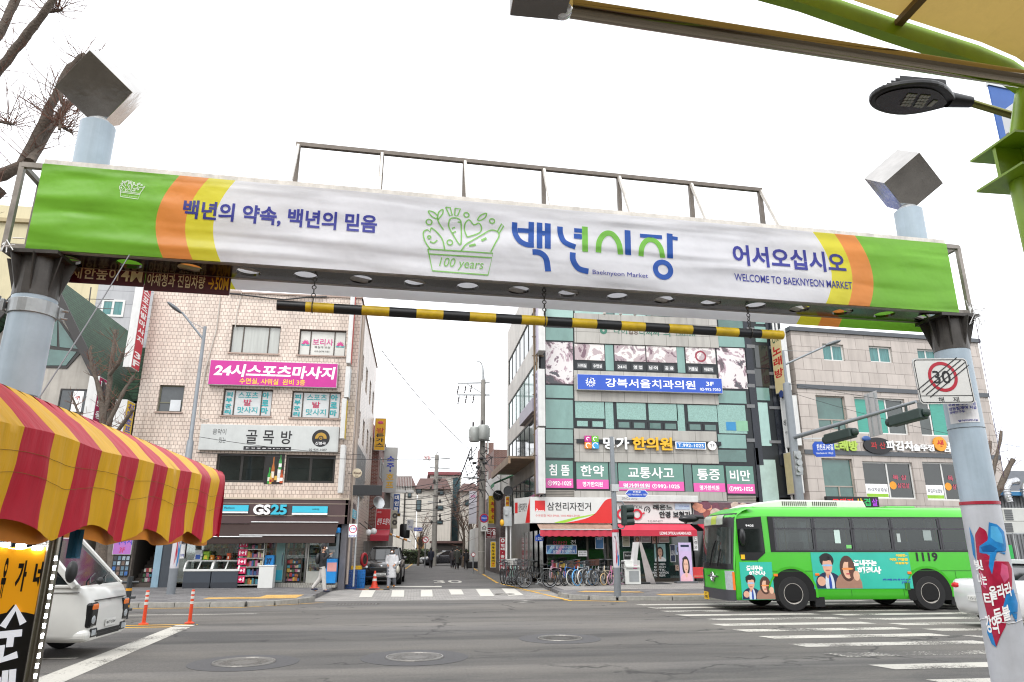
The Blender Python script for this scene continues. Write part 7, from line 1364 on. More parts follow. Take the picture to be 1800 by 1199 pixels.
F3=Fr((0,55,0));t,r=fbldg('cream_building','tall cream building behind the left gate pole',F3,(-90,362,150,900),12,M('cream_render','bdb392',.7,0,.1,.4,streak=.15));v=F3.px(60,388)[1];build('cornice',MB().fbox(F3,r[0],v-.3,r[2]+.1,v,0,.3),M('cornice_tan','9a8c6a',.6),t);b=MB().text(F3,'스파',*F3.rect(103,500,119,526),.03,vert=True);build('lettering',b,M('ink_green2','1f4a30',.5),t)
AF=Fr((0,86,0));CRW=M('flats_cream','cbc7be',.7,0,.12,.3,streak=.3);MAN=M('mansard_brown','5d4642',.7,0,.15,3,streak=.2)
def flat(label,px,roof,wins,depth=10,F=AF):
 t,r=fbldg('block_of_flats',label,F,px,depth,CRW)
 if roof:q=F.rect(*roof);build('mansard_roof',MB().hexa([F.pt(q[0],q[1],.5),F.pt(q[2],q[1],.5),F.pt(q[2],q[1],-depth),F.pt(q[0],q[1],-depth),F.pt(q[0]+.6,q[3],-.6),F.pt(q[2]-.6,q[3],-.6),F.pt(q[2]-.6,q[3],-depth+1),F.pt(q[0]+.6,q[3],-depth+1)]),MAN,t)
 for w in wins:q=F.rect(*w);o=build('window',MB().fbox(F,q[0]-.1,q[1]-.1,q[2]+.1,q[3]+.1,0,.06),M('frame_dark','25221f'),t);build('pane',MB().fbox(F,*q,.06,.09),M('flat_glass','3d565c',.1,0,.3,1),o)
 m=MB()
 for x in(px[0]+(px[2]-px[0])*.5,):u=F.px(x,900)[0];m.tube(F.pt(u,0,.1),F.pt(u,r[3],.1),.08,n=6)
 build('drain_pipe',m,DKF,t)
flat('cream flats with a brown mansard roof, leftmost at the street end',(690,854,731,990),(684,835,732,855),[(718,866,722,874)])
flat('cream flats with brown mansard and small windows, centre of the street end',(732,859,792,990),(729,840,793,860),[(733,854,740,866),(770,863,779,869),(769,890,778,896),(768,916,777,920),(733,880,739,897)])
flat('cream flats with brown mansard behind the bare trees, right of the tower',(808,863,842,990),(806,849,844,864),[(818,880,824,888),(830,900,836,908)])
T2=Fr((0,90,0));t,r=fbldg('stair_tower','cream stair tower with a red cap and a strip of teal glass',T2,(754,836,810,990),6,CRW);q=T2.rect(752,830,812,835);build('cap',MB().fbox(T2,*q,-6.3,.4),M('cap_red','7f4448',.6),t);q=T2.rect(795,840,807,960);build('glass_strip',MB().fbox(T2,*q,0,.1),M('flat_glass','3d565c'),t);q=T2.rect(771,839,777,847);build('window',MB().fbox(T2,*q,0,.08),M('flat_glass','3d565c'),t)
t,r=fbldg('garage','low dark garage front behind the hedge',Fr((0,84,0)),(758,955,814,985),1.5,M('garage_dark','35302e',.7));build('roof_edge',MB().fbox(Fr((0,84,0)),r[0]-.2,r[3],r[2]+.2,r[3]+.25,-1.5,.3),MAN,t)
def hedge(label,px,Y,dep,seed):
 F=Fr((0,Y,0));r=F.rect(*px);t=thing('hedge',label,'hedge',F.pt((r[0]+r[2])/2,0,-dep/2));b=MB();rd=random.Random(seed)
 for _ in range(2600):
  p=F.pt(rd.uniform(r[0],r[2]),rd.uniform(.05,r[3])*rd.uniform(.9,1.05),-rd.uniform(0,dep));a,c_=rd.uniform(0,6.28),rd.uniform(-1,1);s_=rd.uniform(.08,.2);x=Vector((cos(a),sin(a),c_*.5)).normalized()*s_;y=x.cross(Vector((rd.uniform(-1,1),rd.uniform(-1,1),1))).normalized()*s_*.6;b.mat(rd.randrange(3)).quad(p-x,p-y*.8,p+x,p+y)
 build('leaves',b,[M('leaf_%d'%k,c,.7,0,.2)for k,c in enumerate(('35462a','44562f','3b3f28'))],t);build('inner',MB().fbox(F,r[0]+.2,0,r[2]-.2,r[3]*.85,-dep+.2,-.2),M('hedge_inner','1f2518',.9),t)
hedge('clipped dark green hedge across the end of the side street, left of the parked sedan',(708,966,768,993),80,2.0,1);hedge('dark green hedge at the right end of the side street, behind the walking pair',(800,967,842,992),82,2.0,2)
BRK=brick_mat('red_brick','7d4238','6b3a33','9a8d84',.24,.085,.012,.7,.5,.2,.15);BRK2=brick_mat('brown_brick','6d4239','5d3932','8a7d75',.24,.085,.012,.7,.5,.2,.15)
def sbox(label,x0,x1,y0,y1,z1,mat,wins=(),name='street_building',roof=None):
 t=thing(name,label,'building',((x0+x1)/2,(y0+y1)/2,0));build('wall',MB().box(x0,x1,y0,y1,0,z1),mat,t)
 if roof:build('roof',MB().hexa([(x0-.3,y0-.3,z1),(x1+.3,y0-.3,z1),(x1+.3,y1+.3,z1),(x0-.3,y1+.3,z1),(x0+1.2,y0+1.2,z1+2.0),(x1-1.2,y0+1.2,z1+2.0),(x1-1.2,y1-1.2,z1+2.0),(x0+1.2,y1-1.2,z1+2.0)]),roof,t)
 for F,q in wins:window(F,q,t,w=.06,frame=WFR,glass=GLASS)
 return t
xl=wide(662,47,5);RT=M('roof_red','83323a',.7,0,.2,6)
E1=Fr((xl,47,0),90)
sbox('red brick building with a red hipped roof behind the tiled corner building',xl-9,xl,47,58,8.6,BRK,[(E1,(2+2.6*k,z,3.3+2.6*k,z+1.3))for k in range(3)for z in(3.6,6.3)],roof=RT)
t=sbox('pale grey building with a balcony rail, deeper on the left of the side street',xl-9,xl+.4,60,72,8.2,M('grey_render','8f8c88',.7,0,.2,.6,streak=.3),[(Fr((xl+.4,60,0),90),(2+3*k,z,3.5+3*k,z+1.3))for k in range(3)for z in(3.3,5.9)])
b=MB()
for k in range(14):b.bar((xl+.4+.13*k,59.4,6.2),(xl+.4+.13*k,59.4,7.3),.04)
b.box(xl,xl+2.3,59.3,60.0,6.0,6.2).bar((xl,59.4,7.3),(xl+2.3,59.4,7.3),.06);build('balcony',b,WFR,t)
xr=wide(881,48,5)
t=sbox('white building with a slatted balcony beside the glass building, across its alley',xr,xr+8,48,58,onY(885,823,48).z,M('white_siding','b2b1ad',.6,0,.12,2,streak=.3),[])
build('dark_base',MB().box(xr-.05,xr+3,47.9,58,0,onY(885,868,48).z),brick_mat('dark_brick','3f302c','35282a','5d514c',.24,.085,.012),t);m=MB()
for k in range(20):m.box(xr-.12,xr-.06,48+.5*k,48.35+.5*k,onY(885,862,48).z,onY(885,826,48).z)
build('slats',m,WFR,t)
xq=wide(868,60,7);sbox('red brick building rising behind the white balcony',xq,xq+9,60,74,onY(875,790,60).z,BRK2,[(Fr((xq,74,0),-90),(2+3*k,z,3.4+3*k,z+1.4))for k in range(3)for z in(4,7,10)]);sbox('narrow brown rooftop block behind the transformers',wide(850,76,12),wide(868,76,12),76,84,onY(858,778,76).z,BRK2)
sbox('low white shop with a blue awning edge on the right of the side street',wide(835,66,2),wide(835,66,2)+5,66,73,3.4,M('white_siding','b2b1ad'))
def ssign(Y,px,label,face,items,th=.15,name='street_sign',cat='sign',extras=None,side=None):F=Fr((0,Y,0));return sign(name,label,F,F.rect(*px),th,M('ss_'+face,face,.45,0,.08),CABW if side is None else side,items,-th,cat=cat,trim=.03,extras=extras)
V={'vert':True,'bold':.04};YI=M('ink_yellow','d9a81c',.4);NB=M('ink_blue2','2b3fa8',.4)
ssign(46.4,(658,735,678,792),'yellow cutlet restaurant blade sign high over the side street','d9a414',[('왕',.15,.3,.85,.46,REDK),('돈가스',.15,.46,.85,.9,BLACK,V)],extras=lambda F,root,wf,at,w,h:build('pig_picture',MB().ell(F.pt(*at(.5,.14),wf),(w*.26,.02,h*.05),14,8),M('pig_pink','c9486a',.5),root,smooth=True))
ssign(49,(674,786,698,865),'tall pale grey bar sign with blue and yellow letters over the side street','b3b3b0',[('소주',.22,.18,.78,.50,NB,V),('·',.42,.50,.58,.56,NB),('호프',.22,.57,.78,.93,YI,V)])
ssign(58,(691,868,703,902),'blue vertical sign with white letters on the brick building','2f4f8c',[('대인탕',.2,.05,.8,.95,WHITE,V)]);ssign(59,(697,902,704,908),'tiny black and yellow sign under the blue vertical sign','1a1a18',[('호프',.2,.2,.8,.8,YI)])
ssign(43.5,(660,894,687,932),'red restaurant sign with brushy white letters over the parked black car','b01c26',[('이화주점',.1,.14,.35,.22,WHITE,{'bold':0}),('전주 오징어',.1,.45,.92,.75,WHITE,{'skew':.1})])
ssign(47,(715,913,727,932),'small white notice banner hanging in the side street','bfbfc4',[('현수막',.2,.1,.5,.5,BLACK),('안내',.3,.6,.8,.8,NB)],.02);ssign(55,(727,927,743,934),'small blue street name plate in the side street','1d3fae',[('한천로143길',.1,.25,.9,.75,WHITE)],.04)
ssign(52,(858,871,878,921),'yellow estate agent sign with red letters right of the utility pole','d6b516',[('명',.3,.03,.7,.18,M('ink_green2','1f4a30',.5)),('부동산',.22,.2,.82,.86,REDK,V),('902-1102',.08,.89,.92,.97,BLACK,{'bold':0})]);ssign(51,(854,927,875,947),'dark red tile shop sign below the estate agent sign','7d1826',[('타일',.12,.12,.92,.7,WHITE),('988-6303',.1,.78,.9,.92,WHITE,{'bold':0})])
ssign(47,(862,952,872,998),'narrow yellow standing banner at the right of the side street','d1ab14',[('바우누수설비',.25,.05,.75,.8,BLACK,V),('공사',.25,.8,.75,.97,REDK,V)],.03,cat='banner');ssign(44.3,(878,945,889,1003),'narrow red upright tile shop board beside the bicycles','a32034',[('현대·중밀타일',.2,.18,.8,.97,WHITE,V)],.1,extras=lambda F,root,wf,at,w,h:build('round_mark',MB().ring(F,*at(.5,.09),.06,.12,wf+.003,16),WHITE,root))
ssign(60,(824,863,838,921),'long white hanging banner behind the utility pole','b9b7bf',[('알림',.2,.12,.8,.2,M('ink_pink','c43a82')),('주민센터',.1,.4,.7,.45,BLACK,{'bold':0}),('안내문',.1,.52,.6,.57,BLACK,{'bold':0})],.02,cat='banner');ssign(40,(888,872,896,891),'small yellow sign with red letters under the round mirror','d6a516',[('숙박',.2,.1,.8,.9,REDK,V)])
t=thing('shop_awning','red awning of the restaurant behind the parked black car','awning',(xl+.5,42,2.4));a,b_=wide(652,42,2.4),wide(684,42,2.4);z0,z1=onY(665,951,42).z,onY(665,934,42).z;build('cloth',MB().hexa([(a,41.4,z0),(b_,41.4,z0),(b_,43,z1-.1),(a,43,z1-.1),(a,41.4,z0+.3),(b_,41.4,z0+.3),(b_,43,z1+.1),(a,43,z1+.1)]),M('awning_red_val','ad1f36'),t)
tag(build('awning_wall',MB().box(LU1-.2,b_-.15,42.6,42.9,0,z0),M('curtain_pale','8a8884',.7,0,.3,1,stretch=(8,8,.2))),'pale striped curtain wall under the red awning','curtain')
for x,y,lab in((648,936,'white globe lamp at the corner under the led board'),(657,934,'white globe lamp next to the red restaurant awning')):
 p=onY(x,y,38.5);t=thing('globe_lamp',lab,'lamp',p);build('globe',MB().ell(p,(.16,.16,.16),16,10),WHITE,t,smooth=True);build('arm',MB().tube(p+Vector((0,0,.1)),p+Vector((-.5,0,.5)),.025),DKST,t)
p=onY(664,885,41);t=thing('satellite_dish','grey satellite dish on the wall above the red restaurant sign','dish',p);build('dish',MB().lathe([(.02,0),(.2,.04),(.36,.14),(.35,.15),(.18,.06),(.01,.02)],24,p,(.5,-.8,.3)),ALU,t,smooth=True);build('arm',MB().tube(p,p+Vector((-.4,.2,-.3)),.03),DKST,t)
F=Fr((0,44.4,0));q=F.rect(687,897,698,929);t=thing('outdoor_unit','beige outdoor air unit beside the red restaurant sign','air conditioner',F.pt(q[0],q[1]));build('case',MB().fbox(F,*q,-.4,0),M('unit_beige','a39c8c',.6),t,bevel=.02);build('fan_grille',MB().ring(F,(q[0]+q[2])/2+.05,q[1]+.75,.05,.16,.01,16).ring(F,(q[0]+q[2])/2+.05,q[1]+.35,.05,.16,.01,16),DKST,t)
p=onY(711,946,52);q=onY(711,921,52);tag(build('water_tank',MB().lathe([(.33,p.z),(.36,p.z+.1),(.36,q.z-.1),(.3,q.z)],20,(p.x,52,0)),BLACKP,smooth=True),'black water tank on the shop roof in the side street','tank')
m=MB();a,b_=onY(683,938,44),onY(722,952,44)
for k in range(6):m.mat(k%2).tube(a.lerp(b_,k/6),a.lerp(b_,(k+1)/6),.06,n=8)
tag(build('striped_pole',m,[M('pole_orange','c9801c',.5),WHITE]),'orange and white striped pole slanting out over the side street','pole')
p=onZ(738,990);t=thing('easel_sign','small wooden easel board at the far left of the side street','board',p);F=Fr((0,p.y,0));build('board',MB().fbox(F,*F.rect(733,944,746,965),-.05,0),M('easel_wood','9a7a50',.6),t);build('picture',MB().fbox(F,*F.rect(736,948,743,961),0,.01),BLACK,t);build('legs',MB().bar(F.pt(F.px(735,960)[0],0),F.pt(F.px(736,960)[0],1.6),.06).bar(F.pt(F.px(744,960)[0],0),F.pt(F.px(743,960)[0],1.6),.06),M('easel_wood','9a7a50'),t)
def rsign(label,Y,cx,cy,rpx,base,ringc,fillc,bar,plate=None):
 F=Fr((0,Y,0));c=F.px(cx,cy);R_=rpx*Y/1235*1.02;t=thing('round_sign',label,'road sign',F.pt(c[0],0));build('disc',MB().lathe([(R_,-.02),(R_,.0)],28,F.pt(*c),(0,-1,0)),ALU,t);build('ring',MB().ring(F,c[0],c[1],R_*.72,R_*.98,.004,28),M('sign_red','a8152c'),t);build('field',MB().disc(F,c[0],c[1],R_*.72,.004,24),fillc,t)
 if bar=='turn':g=MB();stroke(g,F,[(c[0]+R_*.25,c[1]-R_*.45),(c[0]+R_*.25,c[1]+R_*.2),(c[0]-R_*.3,c[1]+R_*.2)],R_*.18,.006);stroke(g,F,[(c[0]-R_*.15,c[1]+R_*.42),(c[0]-R_*.38,c[1]+R_*.2),(c[0]-R_*.15,c[1]-.02*R_)],R_*.14,.007);build('arrow',g,BLACK,t);g=MB();stroke(g,F,[(c[0]-R_*.55,c[1]+R_*.55),(c[0]+R_*.55,c[1]-R_*.55)],R_*.14,.009);build('slash',g,M('sign_red','a8152c'),t)
 elif bar:build('lettering',MB().text(F,bar,c[0]-R_*.6,c[1]-R_*.18,c[0]+R_*.6,c[1]+R_*.18,.007),WHITE,t)
 if plate:q=F.rect(*plate);o=build('plate',MB().fbox(F,*q,-.02,0),M('sign_white','dcdcd8'),t);g=MB();u,v=q[0]+(q[2]-q[0])*.2,q[1]+(q[3]-q[1])*.35;stroke(g,F,[(u,v),(u+.35*(q[2]-q[0]),v+.25*(q[3]-q[1])),(u+.62*(q[2]-q[0]),v)],.05,.004);g.fquad(F,u,v-.09,u+.6*(q[2]-q[0]),v-.03,.004);build('tow_mark',g,BLACK,o)
 if base:build('post',MB().tube(F.pt(c[0],0,-.06),F.pt(c[0],c[1]+R_,-.06),.05),STEELR,t)
 return t
rsign('round no parking sign, blue with a red ring, on the utility pole',49.55,851,911,7.6,False,None,M('sign_blue_field','2a4fb0',.4),'주차금지',(845,918,857,934));rsign('round no left turn sign on a pale post far down the side street',66,748,949,5.2,True,None,WHITE,'turn');rsign('small red round sign on a stand by the black box in the side street',50.5,832,975,3.4,True,None,WHITE,None)
p=onY(893,863,36);t=thing('convex_mirror','round convex mirror at the corner of the glass building','mirror',p);build('hood',MB().lathe([(.2,-.03),(.24,.0),(.24,.06),(.19,.05)],24,p,(0,-1,0)),BLACKP,t);build('mirror',MB().ell(p,(.2,.05,.2),20,10),CHROME,t,smooth=True);build('arm',MB().tube(p,(RU0,36.2,p.z),.03),DKST,t)
p=onY(875,871,44);t=thing('wall_fan','black round ventilator fan on the alley wall beside the yellow sign','fan',p);build('housing',MB().lathe([(.3,-.1),(.32,.1),(.27,.1),(.25,-.05)],22,p,(0,-1,0)),BLACKP,t);b=MB()
for k in range(5):a=2*pi*k/5;b.bar(p+Vector((0,-.05,0)),p+Vector((.24*cos(a),-.05,.24*sin(a))),.08,.02)
build('blades',b,DKST,t)
p=onZ(834,999);tag(build('black_box',MB().box(p.x-.6,p.x+.7,p.y,p.y+.8,0,.55),BLACKP,bevel=.06),'black plastic box on the ground left of the utility pole','box')
p=onZ(868,1003);t=thing('hand_trolley','steel hand trolley parked before the yellow banner','trolley',p);b=MB()
for dx in(-.3,.3):b.tube((p.x+dx,p.y,.1),(p.x+dx,p.y,1.25),.02)
for z in(.2,.5,.8,1.25):b.tube((p.x-.3,p.y,z),(p.x+.3,p.y,z),.018)
build('frame',b,STEELR,t);build('wheel',MB().torus((p.x-.33,p.y,.1),.08,.03,(1,0,0),16,6),RUBBER,t);build('wheel',MB().torus((p.x+.33,p.y,.1),.08,.03,(1,0,0),16,6),RUBBER,t)
CONC=M('concrete_pole','8d8a84',.8,0,.2,3,streak=.3);INSU=M('insulator','4d4a4a',.4)
UY=50;UX=wide(847.5,UY,6);ut=thing('utility_pole','tall concrete utility pole with two transformers and crossarms','utility pole',(UX,UY,0));zt=onY(845,668,UY).z
build('pole',MB().lathe([(.24,0),(.17,zt)],16,(UX,UY,0)),CONC,ut,smooth=True);z6=onY(845,636,UY).z
build('lamp_bracket',MB().path([(UX,UY,zt),(UX-.05,UY,z6-.5),(UX-.15,UY,z6-.1),(UX-.3,UY,z6),(UX-.5,UY,z6)],[.12,.07,.05,.05,.05],8),STEELR,ut,smooth=True)
for y,dz in((674,0),(694,0)):z=onY(845,y,UY).z;build('crossarm',MB().bar((wide(804,UY,z),UY,z-.05),(wide(861,UY,z),UY,z+.08 if y==674 else z),.1,.1),STEELR,ut)
z=onY(845,675,UY).z;build('brace',MB().bar((wide(820,UY,z),UY,z),(UX,UY,z-.75),.06),STEELR,ut)
for x,y in((805,685),(818,684),(828,683),(806,703),(819,702),(832,702)):p=onY(x,y,UY);build('insulator',MB().lathe([(.03,-.3),(.07,-.25),(.03,-.2),(.07,-.12),(.03,-.08),(.07,0),(.03,.05),(.07,.12),(.03,.3)],10,p,(.15,0,1)),INSU,ut)
for x,y,w_ in((834,763,.36),(850,760,.42)):p=onY(x,y,UY-.4);t_=build('transformer',MB().lathe([(w_*.9,-.55),(w_,-.5),(w_,.4),(w_*.9,.48),(w_*.3,.55)],18,p),M('transformer_grey','a7aba8',.5,.2,.1),ut,smooth=True);build('bushing',MB().lathe([(.07,.5),(.07,.85)],8,p+Vector((-.1,0,0))),INSU,t_);build('fins',MB().box(p.x-w_-.06,p.x-w_+.1,p.y-.2,p.y+.2,p.z-.3,p.z+.3).box(p.x+w_-.1,p.x+w_+.06,p.y-.2,p.y+.2,p.z-.3,p.z+.3),M('transformer_grey','a7aba8'),t_)
build('mount',MB().bar((UX-1,UY-.3,onY(845,775,UY).z),(UX+.5,UY-.3,onY(845,775,UY).z),.1),STEELR,ut);z=onY(850,795,UY).z
b=MB();rd=random.Random(6)
for k in range(26):p=Vector((UX+rd.uniform(-.9,.4),UY-.3+rd.uniform(-.3,.3),z+rd.uniform(-2.6,.6)));b.path([p,p+Vector((rd.uniform(-.6,.6),0,rd.uniform(-.6,.2))),p+Vector((rd.uniform(-.6,.6),0,rd.uniform(-1,-.1)))],.03,5)
for k in range(5):p=onY(828+6*k,806+8*(k%3),UY-.3);b.ell(p,(.18,.1,.1),8,6)
build('cable_tangle',b,CABLE,ut)
build('posters',MB().lathe([(.235,.9),(.232,1.2)],16,(UX,UY,0)).lathe([(.233,1.4),(.228,1.9)],16,(UX,UY,0)),M('poster_wrap','a5a29a',.6,0,.4,8),ut)
VY=71;VX=wide(765,VY,5);vt=thing('utility_pole','thin utility pole farther down the side street with a red danger board','utility pole',(VX,VY,0));z2=onY(768,783,VY).z;build('pole',MB().lathe([(.26,0),(.2,onY(768,800,VY).z),(.06,onY(768,800,VY).z),(.04,z2)],14,(VX,VY,0)),CONC,vt,smooth=True)
for y,x0,x1 in((804,746,791),(822,755,791),(882,752,778)):z=onY(766,y,VY).z;build('crossarm',MB().bar((wide(x0,VY,z),VY,z),(wide(x1,VY,z),VY,z-.1),.1),STEELR,vt)
F=Fr((0,VY-.2,0));q=F.rect(744,801,758,811);o=build('danger_board',MB().fbox(F,*q,-.03,0),WHITE,vt);build('lettering',MB().text(F,'위험',q[0]+.1,q[1]+.2,q[2]-.1,q[3]-.06,.005),REDK,o)
b=MB();
for k in range(10):p=onY(rd.uniform(757,774),rd.uniform(840,935),VY-.3);b.ell(p,(.12,.08,.18),8,6)
build('cable_boxes',b,DKST,vt);build('street_lamp_head',MB().ell(onY(832,840,55),(.9,.2,.08),14,6),STEELR,vt)
wz=lambda x,y,Y:onY(x,y,Y)
cable(wz(671,616,38),wz(825,790,UY),.3,.022,CABLE,'long black cable from the tiled building roof down to the transformers');cable(wz(668,632,40),wz(760,812,VY),1.2,.012,CABLE,'fine wire sagging from the tiled building roof towards the danger board')
cable(onY(345,795,29),onY(960,800,33.5),.25,.012,CABLE,'thin wire strung right across the junction at second floor height');cable(onY(350,768,31),onY(640,800,31.5),.1,.011,CABLE,'thin wire along the tiled facade above the pub sign')
for i,(x,y)in enumerate(((805,690),(818,690),(829,690))):cable(wz(x,y,UY),wz(750+10*i,803,VY),.9,.014,CABLE,'fine power wires between the two utility poles','power wires between the poles')
for i in range(9):y=826+i*9;cable(wz(700+(i%3)*6,858+i*7,60),wz(843,y,UY),.25+.1*(i%3),.022,CABLE,'black cables crossing the side street in front of the cream flats','cables across the side street')
for i in range(7):cable(wz(766,838+i*13,VY),wz(846,806+i*10,UY),.5,.02,CABLE,'black cables running from pole to pole along the side street','cables along the side street')
for i in range(4):cable(wz(766,850+i*16,VY),wz(700,862+i*14,74),.3,.018,CABLE,'black cables from the far pole to the left side buildings','cables to the left side')
for i,(a,b_)in enumerate((((850,800),(892,850)),((850,830),(880,870)),((850,815),(940,800)))):cable(wz(*a,UY),wz(*b_,40),.35,.02,CABLE,'black cables from the transformer pole to the glass building','cables to the glass building')
cable(wz(827,790,UY-.4),wz(800,855,62),.2,.05,CABLE,'thick black cable slanting down left of the transformers')
cable(onY(1390,690,26),onY(1900,800,24),.3,.008,CABLE,'thin wire running right from the street lamp past the grey hill')
PG=M('pole_grey_paint','7f8489',.45,.3,.12,3,streak=.12)
def lamp_head(t,p,d,L=.75):
 d=Vector(d).normalized();R_=d.to_track_quat('X','Z').to_matrix();build('lamp_head',MB().ell(p,(L/2,.16,.08),18,8,R_),M('lamp_head_grey','5d6164',.4,.3),t,smooth=True);build('lens',MB().ell(p+Vector((0,0,-.035)),(L*.32,.11,.05),14,6,R_),M('lens_plate_pale','a9aaa4',.3),t)
def wrapcol(t,x,y,r,z0,z1):
 c=Cyl((x,y,0),r);build('base_sleeve',MB().lathe([(r+.004,.1),(r+.004,z0)],20,(x,y,0)),M('sleeve_grey','70757a',.6),t);o=build('printed_wrap',MB().lathe([(r+.004,z0),(r+.004,z1)],20,(x,y,0)),M('wrap_pale','b9b6bb',.45,0,.1),t,smooth=True)
 h=z1-z0
 for name,pts,mt,w in(('red_ribbon',[(-.5,.75),(.1,.8),(.5,.4),(.2,.15),(-.2,.05),(.0,.35)],RIBR,.006),('blue_ribbon',[(.2,.5),(.9,.35),(.7,.1),(.35,.0),(.4,.25)],RIBB,.008),('dark_print',[(-.8,1.0),(.6,1.0),(.7,.85),(-.1,.8),(.5,.7),(-.7,.72),(-.3,.88)],M('print_wine','4a1626',.5),.007)):
  g=MB();n=len(pts);cx,cy_=sum(p[0]for p in pts)/n,sum(p[1]for p in pts)/n
  for i in range(n):a,b_=pts[i],pts[(i+1)%n];g.add([c.pt(q[0]*r*1.1,z0+q[1]*h,w)for q in(a,b_,(cx,cy_))],[(0,1,2)])
  build(name,g,mt,o)
p=onZ(300,1044,.15);LX,LY=p.x,p.y;t=thing('street_lamp','grey street lamp with a raked arm before the tiled building','street lamp',(LX,LY,0));zt=onY(359,574,LY).z;za=onY(357,597,LY).z
build('pole',MB().lathe([(.14,.1),(.12,zt*.55),(.075,zt*.56),(.06,zt)],16,(LX,LY,0)),PG,t,smooth=True);h=onY(320,549,LY);build('arm',MB().path([(LX,LY,za),h],.04,8).path([(LX,LY,zt-.1),h.lerp(Vector((LX,LY,za)),.3)],.012,5),PG,t,smooth=True);lamp_head(t,h+Vector((-.3,0,.18)),(-1,0,.75));wrapcol(t,LX,LY,.14,1.0,3.2)
p=onZ(1424,1040,.15);LX,LY=p.x,p.y;t=thing('signal_mast','grey lamp and signal mast with a long arm in front of the beige building','signal mast',(LX,LY,0));P_=lambda x,y:onY(x,y,LY)
zt=P_(1396,617).z;zm=P_(1405,675).z;build('pole',MB().lathe([(.17,.1),(.15,zm),(.06,zm+.05),(.05,zt)],18,(LX,LY,0)),PG,t,smooth=True);zz=P_(1400,642).z;h=onY(1452,608,LY-.2);build('lamp_arm',MB().path([(LX,LY,zz),h],.04,8).path([(LX,LY,zt),h.lerp(Vector((LX,LY,zz)),.3)],.01,5),PG,t,smooth=True);lamp_head(t,h+Vector((.3,-.03,.12)),(1,0,.35))
a=P_(1414,770);e=onY(1610,706,LY-5.5);build('mast_arm',MB().path([Vector((LX,LY,a.z)),e],[.09,.05],12),PG,t,smooth=True)
build('stay_wire',MB().path([Vector((LX,LY,zm)),Vector((LX,LY,a.z)).lerp(e,.95)],.008,4),CABLE,t)
SIGD=M('signal_dark','23322f',.45,0,.12)
for fx,px in((.42,(1500,758)),(.93,(1598,729))):
 q=Vector((LX,LY,a.z)).lerp(e,fx);d=(e-Vector((LX,LY,a.z))).normalized();c=q+Vector((0,0,-.42));s_=build('traffic_light',MB().bar(c-d*.62,c+d*.62,.34,.34).bar(q,c,.08),SIGD,t,bevel=.05);b=MB()
 for k in(-1,0,1):b.tube(c+d*.38*k+Vector((.0,.15,0)),c+d*.38*k+Vector((.05,.5,0)),.15,n=16)
 b.ell(c+d*.7,(.12,.12,.14),12,8);build('hood',b,SIGD,s_)
q=Vector((LX,LY,a.z)).lerp(e,.70);d=(e-Vector((LX,LY,a.z))).normalized();o=build('sign_plate_back',MB().hexa([q+d*x+Vector((0,y,z))for z in(-.75,.75)for x,y in((-.26,0),(.26,0),(.26,.03),(-.26,.03))]),ALU,t);build('plate_ribs',MB().bar(q-d*.13+Vector((0,-.02,-.7)),q-d*.13+Vector((0,-.02,.7)),.04).bar(q+d*.13+Vector((0,-.02,-.7)),q+d*.13+Vector((0,-.02,.7)),.04),STEELR,o)
FB=Fr((LX,LY-.2,0),-14);q=(FB.px(1429,790)[0],FB.px(1447,803)[1],FB.px(1467,788)[0],FB.px(1447,776)[1]);ns=thing('street_name_sign','blue arrow street name sign on the grey signal mast','street sign',FB.pt(q[0],q[1]));build('plate',MB().prism(FB,[(q[0],q[1]+.12),(q[0]+.1,q[1]),(q[2],q[1]),(q[2],q[3]),(q[0]+.1,q[3]),(q[0],q[3]-.12)],-.03,0),SBLUE,ns);build('lettering',MB().text(FB,'한천로143길',q[0]+.15,q[1]+.25,q[2]-.05,q[3]-.1,.004).text(FB,'Hancheon-ro 143-gil',q[0]+.1,q[1]+.08,q[2]-.08,q[1]+.18,.004,bold=0),WHITE,ns);build('arm',MB().bar(FB.pt(q[0]-.3,q[3]+.12,-.02),FB.pt(q[2],q[3]+.12,-.02),.05),ALU,ns)
m=MB();p=P_(1419,815)
for k in range(3):m.lathe([(.1,0),(.11,.12)],12,(LX-.0,LY-.2,p.z-.25+k*.25),(0,-1,.0))
m.box(LX-.14,LX+.14,LY-.22,LY-.14,p.z-.45,p.z+.45);build('side_signal',m,STEELR,t)
p=onZ(1086,1047,.15);LX,LY=p.x,p.y;t=thing('signal_pole','grey pole with a ribbon printed sleeve carrying the traffic light at the kerb','signal pole',(LX,LY,0));P_=lambda x,y:onY(x,y,LY);zt=P_(1080,768).z
build('pole',MB().lathe([(.11,.1),(.075,zt)],18,(LX,LY,0)),PG,t,smooth=True);wrapcol(t,LX,LY,.112,1.05,P_(1084,935).z);build('red_band',MB().lathe([(.12,P_(1084,936).z),(.12,P_(1084,931).z)],18,(LX,LY,0)),M('sign_red','a8152c'),t)
z0,z1=P_(1100,924).z,P_(1100,888).z;x0,x1=P_(1092,900).x,P_(1100,900).x;s_=build('traffic_light',MB().box(x0,x1,LY-.16,LY+.1,z0,z1),SIGD,t,bevel=.04);b=MB()
for k in range(3):z=z0+(z1-z0)*(k+.5)/3;b.tube((x1-.02,LY-.03,z),(x1+.26,LY-.03,z+.02),.115,n=16)
build('hood',b,SIGD,s_);build('signal_arms',MB().path([(LX,LY,z1+.12),(x0+.05,LY,z1+.12),(x0+.1,LY,z1)],.025,6).path([(LX,LY,z0-.1),(x0+.05,LY,z0-.1),(x0+.1,LY,z0)],.025,6),PG,t)
